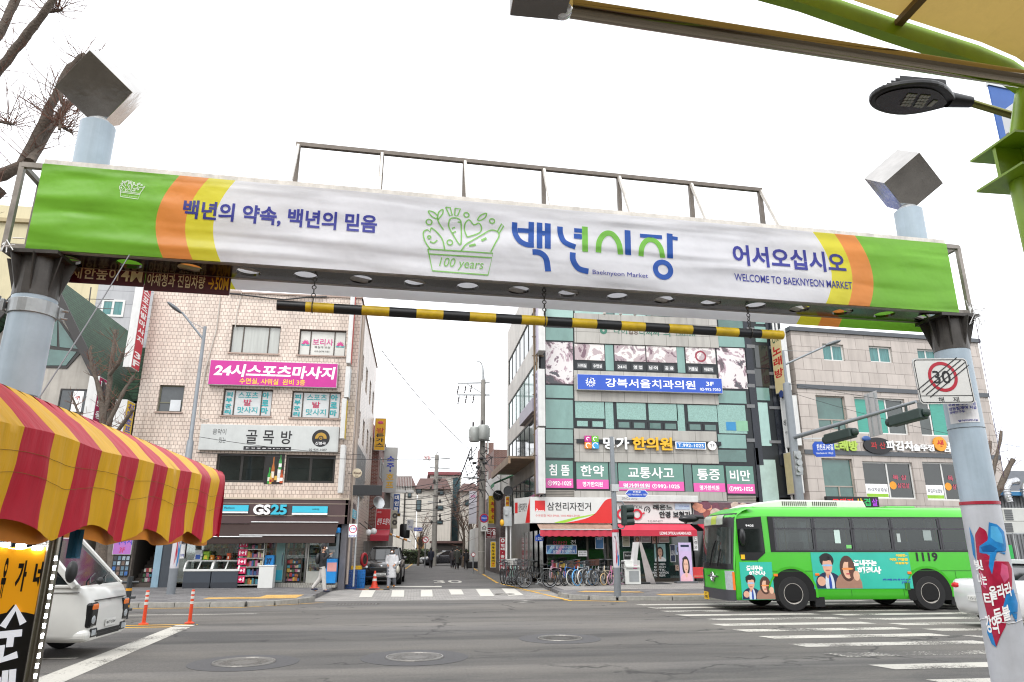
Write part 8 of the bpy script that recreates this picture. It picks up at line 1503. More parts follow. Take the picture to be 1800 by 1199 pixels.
F=Fr((0,LY-.05,0));q=F.rect(1099,861,1140,875);ns=thing('street_name_sign','blue six sided street name sign on the kerb signal pole','street sign',F.pt(q[0],q[1]));u0,v0,u1,v1=q;vm=(v0+v1)/2;hx=lambda k:[(u0+k,vm),(u0+.12+k*.6,v0+k),(u1-.12-k*.6,v0+k),(u1-k,vm),(u1-.12-k*.6,v1-k),(u0+.12+k*.6,v1-k)]
build('plate',MB().prism(F,hx(0),-.02,0),WHITE,ns);build('plate_face',MB().poly([F.pt(*p,.004)for p in hx(.018)]),SBLUE,ns);build('lettering',MB().text(F,'한천로',u0+.28,vm+.02,u1-.28,v1-.04,.008).text(F,'1052 Hancheon-ro 1058',u0+.08,vm-.055,u1-.08,vm+.0,.008,bold=0),WHITE,ns)
y=P_(1100,858).z;build('sign_arm',MB().bar((LX-.02,LY,y),(u1,LY,y),.045).bar((u0+.25,LY,y),(u0+.25,LY,v1),.03).bar((u1-.25,LY,y),(u1-.25,LY,v1),.03).box(LX-.1,LX+.16,LY-.12,LY+.1,y-.12,y+.12),ALU,ns)
# bus, cars, bicycles, people and small things
BG_=M('bus_green','3fae22',.3,0,.05,2,coat=.4);BKP=M('bus_black','131416',.3,0,.1);BTRIM=M('bus_grey','3b3b40',.5,0,.1)
BF=Fr((10.49,19.5,0),-2.3);ub=BF.px(1296,1040)[0];BW_=2.35;BL=BF.px(1756,950)[0]-ub
zs,zr=BF.px(1500,1054)[1],BF.px(1500,892)[1]+.02
bus=thing('city_bus','bright green city bus number 1119 with teal drama adverts, driving left','bus',BF.pt(ub+BL/2,0,-BW_/2))
FN=Fr(BF.pt(ub-.2,0,-BW_/2),-92.3);hw=BW_/2
def rk(z):return(0 if z<1.2 else.11*(z-1.2))+(.55*max(0,(z-(zr-.34))/.34)**2.2)
def nose(u,z,o=0):return FN.pt(u,z,o-rk(z)-.2*abs(u/hw)**6)
z0,zt_=BF.px(1500,970.5)[1],BF.px(1500,908.5)[1];ud=BF.px(1352,940)[0]-ub;ue=ub+BL-.25
PRL=[(-.05,zs),(0,zs+.12),(0,(zs+z0)/2),(0,z0)];PRM=[(0,z0-.01),(-.01,(z0+zt_)/2),(-.035,zt_+.01)];PRU=[(-.035,zt_),(-.06,zr-.22),(-.14,zr-.09),(-.32,zr)]
def bsec(du,pr,back=0.0):
 f=max(0,1-du/2.0);R2=lambda w,z,s_:BF.pt(ub+du+f*rk(min(z,zr-.05)),z-back*.1*(z>zr-.3),(w-back*.12)if s_>0 else-BW_-w+back*.12)
 return[R2(w,z,1)for w,z in pr]+[R2(w,z,-1)for w,z in pr[::-1]]
m=MB();D_=[(0,0),(.5,0),(1,0),(2,0),(4,0),(6,0),(BL-.3,0),(BL-.02,1)]
loft(m,[bsec(d,PRL,k)for d,k in D_]);loft(m,[bsec(d,PRU,k)for d,k in D_]);loft(m,[bsec(d,PRM)for d in(0,.4,.8,ud+.05)]);loft(m,[bsec(BL-.35,PRM),bsec(BL-.02,PRM,1)])
build('body',m,BG_,bus,smooth=True,ang=50)
SEATB=M('seat_blue','26324f',.7,0,.15,6);INB=M('bus_interior','6a6d6c',.6,0,.1)
b=MB()
for k in range(6):
 for w in(-.3,-.75,-1.6,-2.05):u=ub+2.3+.85*k;b.fbox(BF,u,.95,u+.42,1.25,w-.2,w+.2);b.fbox(BF,u+.38,1.25,u+.48,1.86,w-.2,w+.2)
build('seats',b,SEATB,bus,bevel=.03);b=MB()
for k in range(7):
 for w in(-.95,-1.4):b.tube(BF.pt(ub+2.0+.95*k,.9,w),BF.pt(ub+2.0+.95*k,zr-.3,w),.018,n=6)
build('grab_poles',b,M('grab_yellow','b59a3a',.4),bus);build('floor',MB().fbox(BF,ub+1,.85,ue,.92,-BW_+.06,-.06),INB,bus);build('ceiling_lights',MB().fbox(BF,ub+2,zr-.26,ue-.5,zr-.24,-.8,-.65).fbox(BF,ub+2,zr-.26,ue-.5,zr-.24,-1.75,-1.6),M('bus_light','fff4dc',emit=2.0,var=0),bus)
BUSG=bpy.data.materials.new('bus_tinted_glass');BUSG.use_nodes=True;MATS['bus_pane']=BUSG;_n=BUSG.node_tree;_n.nodes.clear();_o=_n.nodes.new('ShaderNodeOutputMaterial');_x=_n.nodes.new('ShaderNodeMixShader');_t=_n.nodes.new('ShaderNodeBsdfTransparent');_g=_n.nodes.new('ShaderNodeBsdfGlossy');_g.inputs['Roughness'].default_value=.05;_g.inputs['Color'].default_value=(.7,.75,.75,1);_t.inputs['Color'].default_value=(.27,.31,.30,1);_x.inputs[0].default_value=.09
_n.links.new(_t.outputs[0],_x.inputs[1]);_n.links.new(_g.outputs[0],_x.inputs[2]);_n.links.new(_x.outputs[0],_o.inputs[0])
build('front',MB().grid(lambda u,v:nose(-hw+2*hw*u,zs+.02+(zr-zs-.03)*v),24,20),BG_,bus,smooth=True)
nq=lambda x,y:FN.px(x,y)
def npanel(name,px,mat,o,parent=bus,nu=12,nv=8):r=FN.rect(*px);return build(name,MB().grid(lambda u,v:nose(r[0]+(r[2]-r[0])*u,r[1]+(r[3]-r[1])*v,o),nu,nv),mat,parent,smooth=True)
z1=lambda y:nq(1260,y)[1]
def nband(name,u0,u1,za,zb,mat,o,parent=bus):return build(name,MB().grid(lambda u,v:nose(u0+(u1-u0)*u,za+(zb-za)*v,o),16,10),mat,parent,smooth=True)
ws=nband('windscreen_surround',-hw*.97,hw*.97,z1(1000),z1(903),BKP,.012);nband('windscreen',-hw*.93,hw*.93,z1(990),z1(927),M('bus_screen_glass','343b39',.06,0,.6,1.4,spec=.5),.02,ws);dp_=nband('route_display',-hw*.8,hw*.6,z1(922),z1(905),M('display_pale','a9b0a4',.3,0,.2,5),.02,ws);nband('route_card',-hw*.15,hw*.2,z1(921),z1(906),M('card_lime','a9b84a',.4),.026,dp_)
nband('bumper',-hw,hw,zs-.02,z1(1034),BTRIM,.04);g=MB()
for s_ in(-1,1):g.grid(lambda u,v:nose(s_*hw*.36*u,z1(1013)+.07*(1-u*.6)*(v-.5),.03),8,3)
build('wing_trim',g,CHROME,bus,smooth=True);build('emblem',MB().torus(nose(0,z1(1014),.04),.12,.025,FN.N,22,6).torus(nose(0,z1(1014),.04),.06,.02,FN.N,16,6),CHROME,bus,smooth=True)
for s_ in(-1,1):o=build('headlight',MB().grid(lambda u,v:nose(s_*hw*(.74+.25*u),z1(1036)+(z1(1002)-z1(1036))*v,.03),8,8),LAMP,bus,smooth=True);build('indicator',MB().grid(lambda u,v:nose(s_*hw*(.955+.045*u),z1(1034)+(z1(1004)-z1(1034))*v,.036),3,6),AMBER,o)
r=FN.rect(1239,1040,1252,1053);r=(-.75,r[1],-.42,r[3]);build('number_plate',MB().fbox(FN,r[0],r[1],r[2],r[3],.02,.06),M('plate_yellow','d9ae1a',.4),bus);build('plate_lettering',MB().text(FN,'서울74',r[0]+.05,r[1]+.15,r[2]-.05,r[3]-.02,.065).text(FN,'사9405',r[0]+.03,r[1]+.03,r[2]-.03,r[1]+.13,.065),BLACK,bus)
build('wiper',MB().path([nose(-.1,z1(995),.06),nose(.1,z1(970),.07),nose(.3,z1(950),.05)],.02,5).path([nose(.5,z1(995),.06),nose(.7,z1(965),.06)],.02,5),BKP,bus)
p=nose(-hw*.9,z1(905),.1);build('mirror_arm',MB().path([p,p+FN.N*.35+Vector((0,.1,.02)),p+FN.N*.6+Vector((0,.1,-.12))],[.05,.08,.1],10).ell(p+FN.N*.45+Vector((0,.1,-.05)),(.34,.16,.12),14,8),BKP,bus,smooth=True)
p=BF.pt(*BF.px(1302,944),.12);build('wing_mirror',MB().ell(p,(.09,.10,.24),14,10).tube(p+Vector((0,0,.2)),BF.pt(*BF.px(1306,930),0),.03),BKP,bus,smooth=True)
bp_=lambda pts:[BF.px(*p)for p in pts]
o=build('driver_window',MB().prism(BF,bp_([(1294,912),(1337,908),(1345,972),(1331,985),(1303,985),(1299,972)])[::-1],.0,.012),BKP,bus);build('pane',MB().poly([BF.pt(*q,.016)for q in bp_([(1297,931),(1338,929),(1343,970),(1339,971),(1300,971)])[::-1]]),M('driver_pane','1b2120',.05,0,.6,1.5,spec=.35),o);build('lettering',MB().text(BF,'9405',*BF.rect(1310,922,1324,926),.02),WHITE,o);build('paper',MB().fbox(BF,*BF.rect(1302,975,1309,983),.012,.016),M('plate_yellow','d9ae1a'),o)
zl=[BF.px(1500,y)[1]for y in(966,931,928,912)];PANE=BUSG;us_=[]
for x0,x1 in((1363,1428),(1434,1496),(1502,1565),(1571,1650),(1656,1712),(1718,1752)):
 a,b_=BF.px(x0,940)[0],min(BF.px(x1,940)[0],ue-.1);us_.append((a,b_))
 for side in(0,1):
  W0=-.03 if side==0 else-BW_-.006;f=MB()
  for q in((a-.04,zl[0]-.03,b_+.04,zl[0]),(a-.04,zl[1],b_+.04,zl[2]),(a-.04,zl[3],b_+.04,zl[3]+.03),(a-.04,zl[0],a,zl[3]),(b_,zl[0],b_+.04,zl[3])):f.fbox(BF,*q,W0,W0+.036)
  w_=build('window',f,BTRIM,bus);build('pane',MB().fquad(BF,a,zl[0],b_,zl[1],W0+.012),PANE,w_);build('sliding_pane',MB().fquad(BF,a,zl[2],b_,zl[3],W0+.02),PANE,w_)
g=MB();gaps=[(ub+ud,us_[0][0]-.04)]+[(p[1]+.04,q[0]-.04)for p,q in zip(us_,us_[1:])]+[(us_[-1][1]+.04,ue-.05)]
for W0 in(-.03,-BW_-.004):
 for a,b_ in gaps:g.fbox(BF,a,z0,max(b_,a+.01),zt_,W0,W0+.034)
 g.fbox(BF,ub+ud,z0,ue-.05,zl[0]-.03,W0,W0+.0345);g.fbox(BF,ub+ud,zl[3]+.03,ue-.05,zt_,W0,W0+.0345)
build('window_band',g,BKP,bus)
for px,c in(((1467,931,1477,955),'b9cfc8'),((1488,958,1497,964),'6fc06a'),((1577,938,1583,953),'a9b2b0'),((1623,930,1637,950),'8d9896')):build('sticker',MB().fbox(BF,*BF.rect(*px),-.012,-.008),M('stk_'+c,c,.4,0,.1),bus)
wr_=BF.px(1398,1075)[0],BF.px(1640,1073)[0]
build('panel_seams',MB().fbox(BF,ub+3.3,zs+.1,ub+3.31,BF.px(1500,1037)[1],0,.008).fbox(BF,wr_[1]-.78,zs+.1,wr_[1]-.77,BF.px(1500,1004)[1],0,.008).fbox(BF,wr_[1]+.85,zs+.1,wr_[1]+.86,BF.px(1500,1004)[1],0,.008).fbox(BF,wr_[0]-.95,zs+.1,wr_[0]-.94,BF.px(1500,980)[1],0,.008),M('gap_green','23691a',.5),bus);build('panel_gaps',MB().fbox(BF,ub+.4,BF.px(1500,1004)[1],ue,BF.px(1500,1004)[1]+.012,.0,.008),M('gap_green','23691a',.5),bus)
ac=BF.rect(1312,880,1507,893);build('roof_unit',MB().prism(BF,[(ac[0],zr-.05),(ac[2]+.6,zr-.05),(ac[2]+.5,zr+.2),(ac[0]+1.3,zr+.22),(ac[0]+.5,zr+.12)],-BW_+.5,-.5),M('bus_roof_white','cfcfc8',.4,0,.06),bus,bevel=.04);g=MB()
for k in range(26):u=ac[0]+1.3+.06*k+(.15 if k>12 else 0);g.fbox(BF,u,zr+.05,u+.025,zr+.17,-.5,-.49)
build('vent_slots',g,DKST,bus);build('roof_hatch',MB().fbox(BF,ac[2]+1.2,zr-.02,ac[2]+2.1,zr+.05,-1.7,-.5),BG_,bus,bevel=.02)
for u in wr_:
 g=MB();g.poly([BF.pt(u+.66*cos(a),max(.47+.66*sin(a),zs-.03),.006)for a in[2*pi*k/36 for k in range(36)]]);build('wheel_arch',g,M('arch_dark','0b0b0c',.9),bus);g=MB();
 for k in range(18):a,b_=pi*k/18-.15,pi*(k+1)/18-.15;g.quad(*[BF.pt(u+rr*cos(q),.47+rr*sin(q),ww)for rr,q,ww in((.66,a,.008),(.72,a,.02),(.72,b_,.02),(.66,b_,.008))])
 build('arch_lip',g,BG_,bus,smooth=True)
 for w in(-.12,-BW_+.12):wheel(bus,BF.pt(u,.47,w),.47,.27,BF.N*(1 if w>-.5 else-1),M('wheel_steel','aaa69f',.55,0,.3,9))
build('underbody',MB().fbox(BF,ub+.5,.3,ue-.3,zs+.1,-BW_+.3,-.3),BKP,bus);build('mud_flap',MB().fbox(BF,wr_[0]+.62,.12,wr_[0]+.9,.6,-.35,-.02).fbox(BF,wr_[1]+.62,.15,wr_[1]+.8,.6,-.35,-.02),RUBBER,bus)
TEALA=M('advert_teal','2fae9a',.35,0,.12,.8)
def pair(F,parent,r,w):
 u0,v0,u1,v1=r;W2,H2=u1-u0,v1-v0
 def el(cu,cv,ru,rv,c,d,a0=0,a1=2*pi):build('advert_print',MB().poly([F.pt(min(max(u0+W2*(cu+ru*cos(a0+(a1-a0)*k/22)),u0),u1),min(max(v0+H2*(cv+rv*sin(a0+(a1-a0)*k/22)),v0),v1),w+d)for k in range(22)]),M('ad_'+c,c,.4,0,.12,5),parent)
 el(.28,.1,.3,.36,'1d2747',.001);el(.30,.12,.1,.34,'c3ccd6',.002);el(.31,.08,.03,.3,'25459a',.003);el(.72,.05,.3,.42,'9a7462',.0015);el(.72,.55,.17,.36,'4a3028',.002);el(.72,.52,.105,.25,'d3a98f',.003);el(.80,.55,.06,.30,'5a3a2e',.0034);el(.72,.80,.11,.07,'4a3028',.0036)
 el(.28,.78,.155,.2,'1b1a1c',.0025);el(.28,.40,.05,.12,'c08f76',.0026);el(.285,.63,.105,.235,'cf9f86',.003);el(.245,.85,.12,.09,'1b1a1c',.0036);el(.36,.84,.06,.07,'242326',.0036);el(.28,.64,.12,.028,'8fb4d8',.004);el(.72,.54,.13,.03,'e08a4a',.004);el(.28,.50,.05,.016,'a85a58',.004);el(.72,.40,.05,.02,'b23a4a',.004);el(.9,.35,.07,.14,'d3a98f',.0045);el(.12,.2,.09,.13,'cf9f86',.0045)
def adv(name,px,pr,texts):r=BF.rect(*px);o=build(name,MB().fbox(BF,*r,.006,.010),TEALA,bus);pair(BF,o,BF.rect(*pr),.0105);[build('advert_lettering',MB().text(BF,s_,*BF.rect(*q),.016,bold=.05,skew=.1),mt,o)for s_,q,mt in texts]
NB2=M('ink_blue2','2b3fa8',.4)
adv('side_advert',(1428,971,1601,1035),(1432,971,1512,1034.5),[('끝내주는',(1499,984,1540,995),WHITE),('해결사',(1506,996,1548,1009),WHITE),('이번엔~',(1574,974,1594,979),YELT),('어떤 결말을',(1563,981,1595,986),YELT),('저질렀게?',(1573,988,1596,992),YELT),('3월 30일 (수) 밤 9시 50분',(1551,1017,1600,1021),NB2),('JTBC',(1584,1022,1600,1026),NB2)])
adv('front_advert',(1302,988,1359,1054),(1304,1009,1361,1053.5),[('끝내주는',(1311,994,1340,1003),WHITE),('해결사',(1316,1004,1345,1012),WHITE)])
build('route_number',MB().text(BF,'1119',*BF.rect(1610,971,1648,987),.009,bold=.035),BLACK,bus)
for x,y in((1363,1011),(1436,1010),(1598,1007)):q=BF.px(x,y);build('side_lamp',MB().fbox(BF,q[0]-.06,q[1]-.035,q[0]+.06,q[1]+.035,.008,.03),AMBER,bus,bevel=.01)
q=BF.rect(1590,1024,1599,1034);build('fuel_flap',MB().fbox(BF,q[0],q[1]-.05,q[2],q[3],.011,.016),M('gap_green','23691a'),bus)
def car(name,label,loc,rz,paint,L=4.8,W2=.93,belt=1.08,roof=1.70,suv=True,cat='car',head=True,plate='48서 2647'):
 t=thing(name,label,cat,local=True);b=MB();h=L/2
 def sec(x,zb,zt,w):pr=[(w*.9,zb),(w,zb+.12),(w*1.0,zb+(zt-zb)*.6),(w*.97,zt-.05),(w*.86,zt)];return[Vector((x,-y,z))for y,z in pr]+[Vector((x,y,z))for y,z in pr[::-1]]
 d=.0 if suv else.14
 loft(b,[sec(h,.40,.72-d*.5,W2*.74),sec(h-.06,.28,.84-d,W2*.86),sec(h-.25,.22,.96-d,W2*.95),sec(h*.55,.2,belt-.05,W2),sec(h*.3,.2,belt,W2),sec(-h*.5,.2,belt+.02,W2),sec(-h+.35,.22,belt+.02,W2*.98),sec(-h+.08,.28,belt-.0,W2*.9),sec(-h,.42,belt-.12,W2*.8)])
 build('body',b,paint,t,smooth=True,ang=60)
 gx=[h*.36,-h*.02,-h*.55,-h*(.93 if suv else.8)];b=MB();gs_=lambda x,z,a,c:[Vector((x,-a,belt-.02)),Vector((x,-c,z)),Vector((x,c,z)),Vector((x,a,belt-.02))]
 loft(b,[gs_(gx[0],belt+.01,W2*.86,W2*.8),gs_(gx[1],roof-.06,W2*.88,W2*.68),gs_(gx[2],roof-.06,W2*.88,W2*.68),gs_(gx[3],belt+.04,W2*.84,W2*.74)]);build('glasshouse',b,M('car_glass','14181a',.05,0,.4,1.2,spec=.9),t)
 b=MB();loft(b,[[Vector((x,s_*y,z))for s_,y,z in((-1,W2*.70,roof-.09),(-1,W2*.62,roof),(1,W2*.62,roof),(1,W2*.70,roof-.09))]for x in(gx[1]+.05,(gx[1]+gx[2])/2,gx[2]-.1)])
 for s_ in(-1,1):
  q=lambda x,f:Vector((x,s_*(W2*.87+(W2*.69-W2*.87)*f),belt+(roof-.06-belt)*f));b.bar(q(gx[0]-.02,0),q(gx[1],1),.07,.05);b.bar(q((gx[1]+gx[2])/2,0),q((gx[1]+gx[2])/2,1),.1,.03,(1,0,0));b.bar(q(gx[3]+.1,0),q(gx[2],1),.12,.05)
 build('roof_and_pillars',b,paint,t,bevel=.01)
 for s_ in(-1,1):
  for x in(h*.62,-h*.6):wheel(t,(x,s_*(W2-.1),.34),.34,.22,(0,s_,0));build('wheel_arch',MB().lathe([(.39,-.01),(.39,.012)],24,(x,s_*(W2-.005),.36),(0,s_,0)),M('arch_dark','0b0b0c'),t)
  build('headlight',MB().ell((h-.17,s_*W2*.74,.80-d),(.16,.16,.085),14,8),LAMP,t,smooth=True);build('tail_light',MB().ell((-h+.1,s_*W2*.70,belt-.14),(.12,.24,.085),14,8),REDL,t,smooth=True);build('wing_mirror',MB().ell((gx[0]-.15,s_*(W2+.09),belt+.08),(.07,.12,.09),12,8),paint,t,smooth=True)
 build('grille',MB().box(h-.09,h+.012,-W2*.5,W2*.5,.62-d,.80-d),TRIM,t,bevel=.03);build('lower_bumper',MB().box(h-.1,h+.02,-W2*.72,W2*.72,.3,.42),TRIM,t,bevel=.03);build('grille_bars',MB().box(h,h+.02,-W2*.5,W2*.5,.80-d,.815-d).box(h-.02,h+.03,-W2*.7,W2*.7,.385,.40),CHROME,t)
 for s_ in(1,-1):
  F=Fr((s_*(h+.02),0,0),90*s_);zp=.50 if s_>0 else.62;o=build('number_plate',MB().fbox(F,-.26,zp-.055,.26,zp+.055,-.05,.01),M('plate_white','d8d8d4'),t);build('plate_lettering',MB().text(F,plate,-.23,zp-.04,.23,zp+.04,.013,bold=.0),BLACK,o)
 build('emblem',MB().ell((h-.02,0,.86-d),(.03,.09,.035),12,6),CHROME,t);t.location=loc;t.rotation_euler=(0,0,rz);return t
car('parked_suv','black suv parked nose out at the mouth of the side street',(wide(678,37.5),37.6,0),radians(-92),M('car_black','17181b',.18,0,.1,coat=.8),4.7,.93,1.12,1.74)
car('white_sedan','white sedan with red tail lights passing behind the right gate pole',(14.75,14.9,0),radians(-3),M('car_white','d2d3d4',.25,0,.04,coat=.6),4.8,.93,1.0,1.44,False,plate='115나 3082')
car('dark_sedan','dark sedan standing across the far end of the side street',(wide(781,73),73,0),radians(196),M('car_graphite','2a2b31',.2,0,.1,coat=.8),4.6,.9,.98,1.42,False)
def bike(kind):
 t=thing('bicycle','bicycle','bicycle',local=True);R_=.25 if kind=='mini' else.335;wb=.95 if kind=='mini' else 1.06
 fm=M('bike_paint','2a2b2e',.3,.2,.05);f=MB();bbk=Vector((-.08,0,.29));sx=Vector((-.26,0,.78));hd=Vector((wb/2-.14,0,.80));hb=Vector((wb/2-.09,0,.64));rx,fx=Vector((-wb/2,0,R_)),Vector((wb/2,0,R_))
 tt=hb+Vector((-.02,0,-.02))if kind!='mtb' else hd+Vector((0,0,-.04))
 for a,b_,r in((bbk,sx,.017),(bbk,hb,.02),(sx+Vector((.03,0,-.1))if kind=='mtb' else bbk.lerp(sx,.55),tt,.017),(hb,hd,.022)):f.tube(a,b_,r,n=8)
 for s_ in(-1,1):
  o=Vector((0,.05*s_,0));f.tube(bbk+o*.5,rx+o,.01,n=6);f.tube(sx+Vector((.02,0,-.08)),rx+o,.008,n=6);f.path([hb,hb+Vector((.02,0,-.06))+o,fx+o],.012,6)
 build('frame',f,fm,t,smooth=True)
 for c in(rx,fx):
  w=build('wheel',MB().torus(c,R_-.02,.021,(0,1,0),30,7),M('bike_tyre','1b1b1c',.8,0,.1),t,smooth=True);b=MB().torus(c,R_-.045,.009,(0,1,0),30,5).tube(c+Vector((0,-.05,0)),c+Vector((0,.05,0)),.02,n=8)
  for k in range(16):a=2*pi*k/16;b.tube(c+Vector((0,.03*(-1)**k,0)),c+Vector((cos(a),0,sin(a)))*(R_-.045),.0022,n=3,caps=False)
  build('rim',b,M('bike_rim','85878a',.3,.8,.1),w,smooth=True)
 ht=hd+Vector((-.03,0,.2 if kind!='mtb' else.1));b=MB().tube(hd,ht,.014,n=8)
 b.path([ht+Vector((-.16 if kind!='mtb' else-.02,s_*.28,.05))if abs(s_)==1 else ht+Vector((.02,s_*.2,.05))for s_ in(-1,-.5,0,.5,1)],.012,7)
 h_=build('handlebar',b,M('bike_bar','3c3d40',.35,.5,.1),t,smooth=True);build('grip',MB().tube(ht+Vector((-.16 if kind!='mtb' else-.02,.2,.05)),ht+Vector((-.2 if kind!='mtb' else-.02,.3,.05)),.018,n=8).tube(ht+Vector((-.16 if kind!='mtb' else-.02,-.2,.05)),ht+Vector((-.2 if kind!='mtb' else-.02,-.3,.05)),.018,n=8),RUBBER,h_)
 build('saddle',MB().ell(sx+Vector((-.04,0,.12)),(.13,.075,.035),14,8).tube(sx,sx+Vector((-.02,0,.12)),.013,n=8),BLACKP,t,smooth=True)
 build('crankset',MB().torus(bbk+Vector((0,.05,0)),.085,.008,(0,1,0),20,5).bar(bbk+Vector((0,.07,0)),bbk+Vector((.12,.07,-.12)),.02).bar(bbk+Vector((0,-.07,0)),bbk+Vector((-.12,-.07,.12)),.02).box(bbk.x+.08,bbk.x+.18,.07,.15,bbk.z-.14,bbk.z-.115).box(bbk.x-.18,bbk.x-.08,-.15,-.07,bbk.z+.11,bbk.z+.135),STEELR,t)
 if kind=='city':
  b=MB()
  for c in(rx,fx):b.path([c+Vector((cos(a),0,sin(a)))*(R_+.025)for a in[.1+k*.25 for k in range(11)]],.012,5)
  build('mudguard',b,BLACKP,t,smooth=True);b=MB();c=ht+Vector((.2,0,-.08))
  for z in(-.1,0,.1):q=.1+.04*(z+.1)/.2;b.path([c+Vector((x*q,y*q*1.3,z))for x,y in((-1,-1),(1,-1),(1,1),(-1,1),(-1,-1))],.008,4)
  for k in range(12):a=2*pi*k/12;x,y=max(-1,min(1,1.4*cos(a))),max(-1,min(1,1.4*sin(a)));b.path([c+Vector((x*.1,y*.13,-.1)),c+Vector((x*.14,y*.18,.1))],.005,4)
  build('basket',b,M('basket_wire','4a4b4e',.4,.6,.1),t);build('rack',MB().box(rx.x-.12,rx.x+.28,-.06,.06,R_+.4,R_+.42).tube(rx+Vector((0,.06,0)),rx+Vector((0,.06,.4)),.008,n=5).tube(rx+Vector((0,-.06,0)),rx+Vector((0,-.06,.4)),.008,n=5),STEELR,t)
 return t
PROTO={k:bike(k)for k in('city','mtb','mini')};used_=set()
def put_bike(kind,px,py,ang,lean,label,paint,tyre='1b1b1c'):
 o=PROTO[kind]if kind not in used_ else copy_tree(PROTO[kind]);used_.add(kind);p=onZ(px,py,.14);rr=.25 if kind=='mini' else.335;d=Vector((cos(ang),sin(ang),0));wb=.475 if kind=='mini' else.53
 c=Vector((p.x,p.y,.137))-d*wb;o.location=c;o.rotation_euler=(lean,0,ang);tag(o,label,'bicycle','bicycles parked before the bicycle shop')
 for ch in o.children:
  n=ch.name.split('.')[0]
  if n=='frame' or(n=='wheel' and tyre!='1b1b1c'):ch.material_slots[0].link='OBJECT';c_=paint if n=='frame' else tyre;ch.material_slots[0].material=M('bp_'+c_,c_,.35,.1,.06)
 return o
A1=radians(-140);A2=radians(-113)
for k,px,py,an,ln,lab,c,ty in(('city',884,1027,A2,.1,'dark city bicycle at the far left end of the row, by the red tile board','2a2b2e','1b1b1c'),('mtb',889,1028,A2,.08,'black bicycle second from the left end of the row','1d1e20','1b1b1c'),('city',894,1029,A2-.05,.1,'bicycle with a reddish frame in the tight left cluster','7d2a2a','1b1b1c'),('mtb',899,1029,A2,.05,'pale mint bicycle in the tight left cluster','8fb5a8','1b1b1c'),('city',904,1029,A2-.06,.1,'silver bicycle with a pale basket in the left cluster','a9abad','1b1b1c'),('mtb',909,1029,A2+.04,.07,'dark grey bicycle just behind the side-on black one','3c3e42','1b1b1c'),('city',914,1030,A2-.1,.08,'brown framed bicycle half hidden by the side-on black one','4a3a30','1b1b1c'),('city',922,1034,radians(187),.04,'black bicycle parked side-on in front of the left cluster','17181a','1b1b1c'),('mtb',968,1030,A1,.08,'pale pink framed bicycle, first of the right cluster beside the side-on bike','b58a9c','1b1b1c'),('mtb',981,1030,A1,.08,'black bicycle with black tyres, second of the right cluster','1b1c1f','1b1b1c'),('mtb',993,1030,A1,.08,'bright blue framed bicycle in the right cluster','1f66b5','1b1b1c'),('city',1005,1030,A1,.08,'bicycle with a white front tyre next to the blue tyred one','2d2f33','c9c9c4'),('mtb',1015,1030,A1,.06,'bicycle with sky blue tyres','b9c4cc','5aa5dc'),('mtb',1025,1030,A1,.08,'white tyred bicycle right of the sky blue tyres','5d6064','cfcfca'),('city',1035,1030,A1-.05,.1,'silver bicycle with thin black tyres near the middle of the right cluster','b5b7b9','1b1b1c'),('city',1047,1030,A1+.08,.08,'grey bicycle carrying a brown basket left of the cream tyred one','77797c','1b1b1c'),('mini',1062,1029,A1,.06,'small bicycle with cream tyres','c0b49a','c9a878'),('mini',1074,1029,A1+.05,.06,'small pink bicycle beside the ribbon printed signal pole','b86a94','b08aa0'),('mtb',1088,1029,A1+.3,.05,'last bicycle of the row, right of the signal pole by the white cabinet','2b2c30','1b1b1c'),('mtb',893,1022,A2,0.1,'black bicycle in the back row behind the mint one','1b1c1e','1b1b1c'),('mtb',931,1022,A2,-0.05,'dark bicycle in the back row above the side-on bike saddle','26272b','1b1b1c'),('mtb',946,1022,A2,0.06,'black bicycle in the back row, between the two clusters','1a1b1d','1b1b1c'),('mtb',975,1022,A1+.1,0.1,'dark blue bicycle in the back row behind the pale pink frame','22304c','1b1b1c'),('mtb',990,1022,A1+.1,0.05,'bicycle with pale blue child seat colours in the back row, tallest of the row','8fb2cc','1b1b1c'),('mtb',1004,1022,A1+.1,0.08,'black bicycle in the back row behind the white tyred one','1c1d20','1b1b1c'),('mtb',1018,1022,A1+.1,0.06,'grey bicycle in the back row behind the sky blue tyres','6a6c70','1b1b1c'),('mtb',1032,1022,A1+.1,0.1,'black bicycle in the back row under the white notice','1c1d20','1b1b1c'),('mtb',1046,1022,A1+.1,0.07,'dark green bicycle in the back row by the shop door','22382c','1b1b1c'),('mtb',1060,1022,A1+.1,0.08,'black bicycle in the back row behind the cream tyres','19191c','1b1b1c')):
 o=put_bike(k,px,py,an,ln,lab,c,ty)
 if 'brown basket' in lab:
  b=MB();b.hexa([(.50+x*.12,y*.16,.82)for x,y in((-1,-1),(1,-1),(1,1),(-1,1))]+[(.50+x*.16,y*.2,1.08)for x,y in((-1,-1),(1,-1),(1,1),(-1,1))]);build('wicker_basket',b,M('wicker_brown','4a2a1e',.7,0,.3,30),o)
 if 'pale basket' in lab:
  b=MB();b.hexa([(.50+x*.12,y*.16,.84)for x,y in((-1,-1),(1,-1),(1,1),(-1,1))]+[(.50+x*.16,y*.2,1.1)for x,y in((-1,-1),(1,-1),(1,1),(-1,1))]);build('white_basket',b,M('basket_white','b9b8b4',.6,0,.1),o)
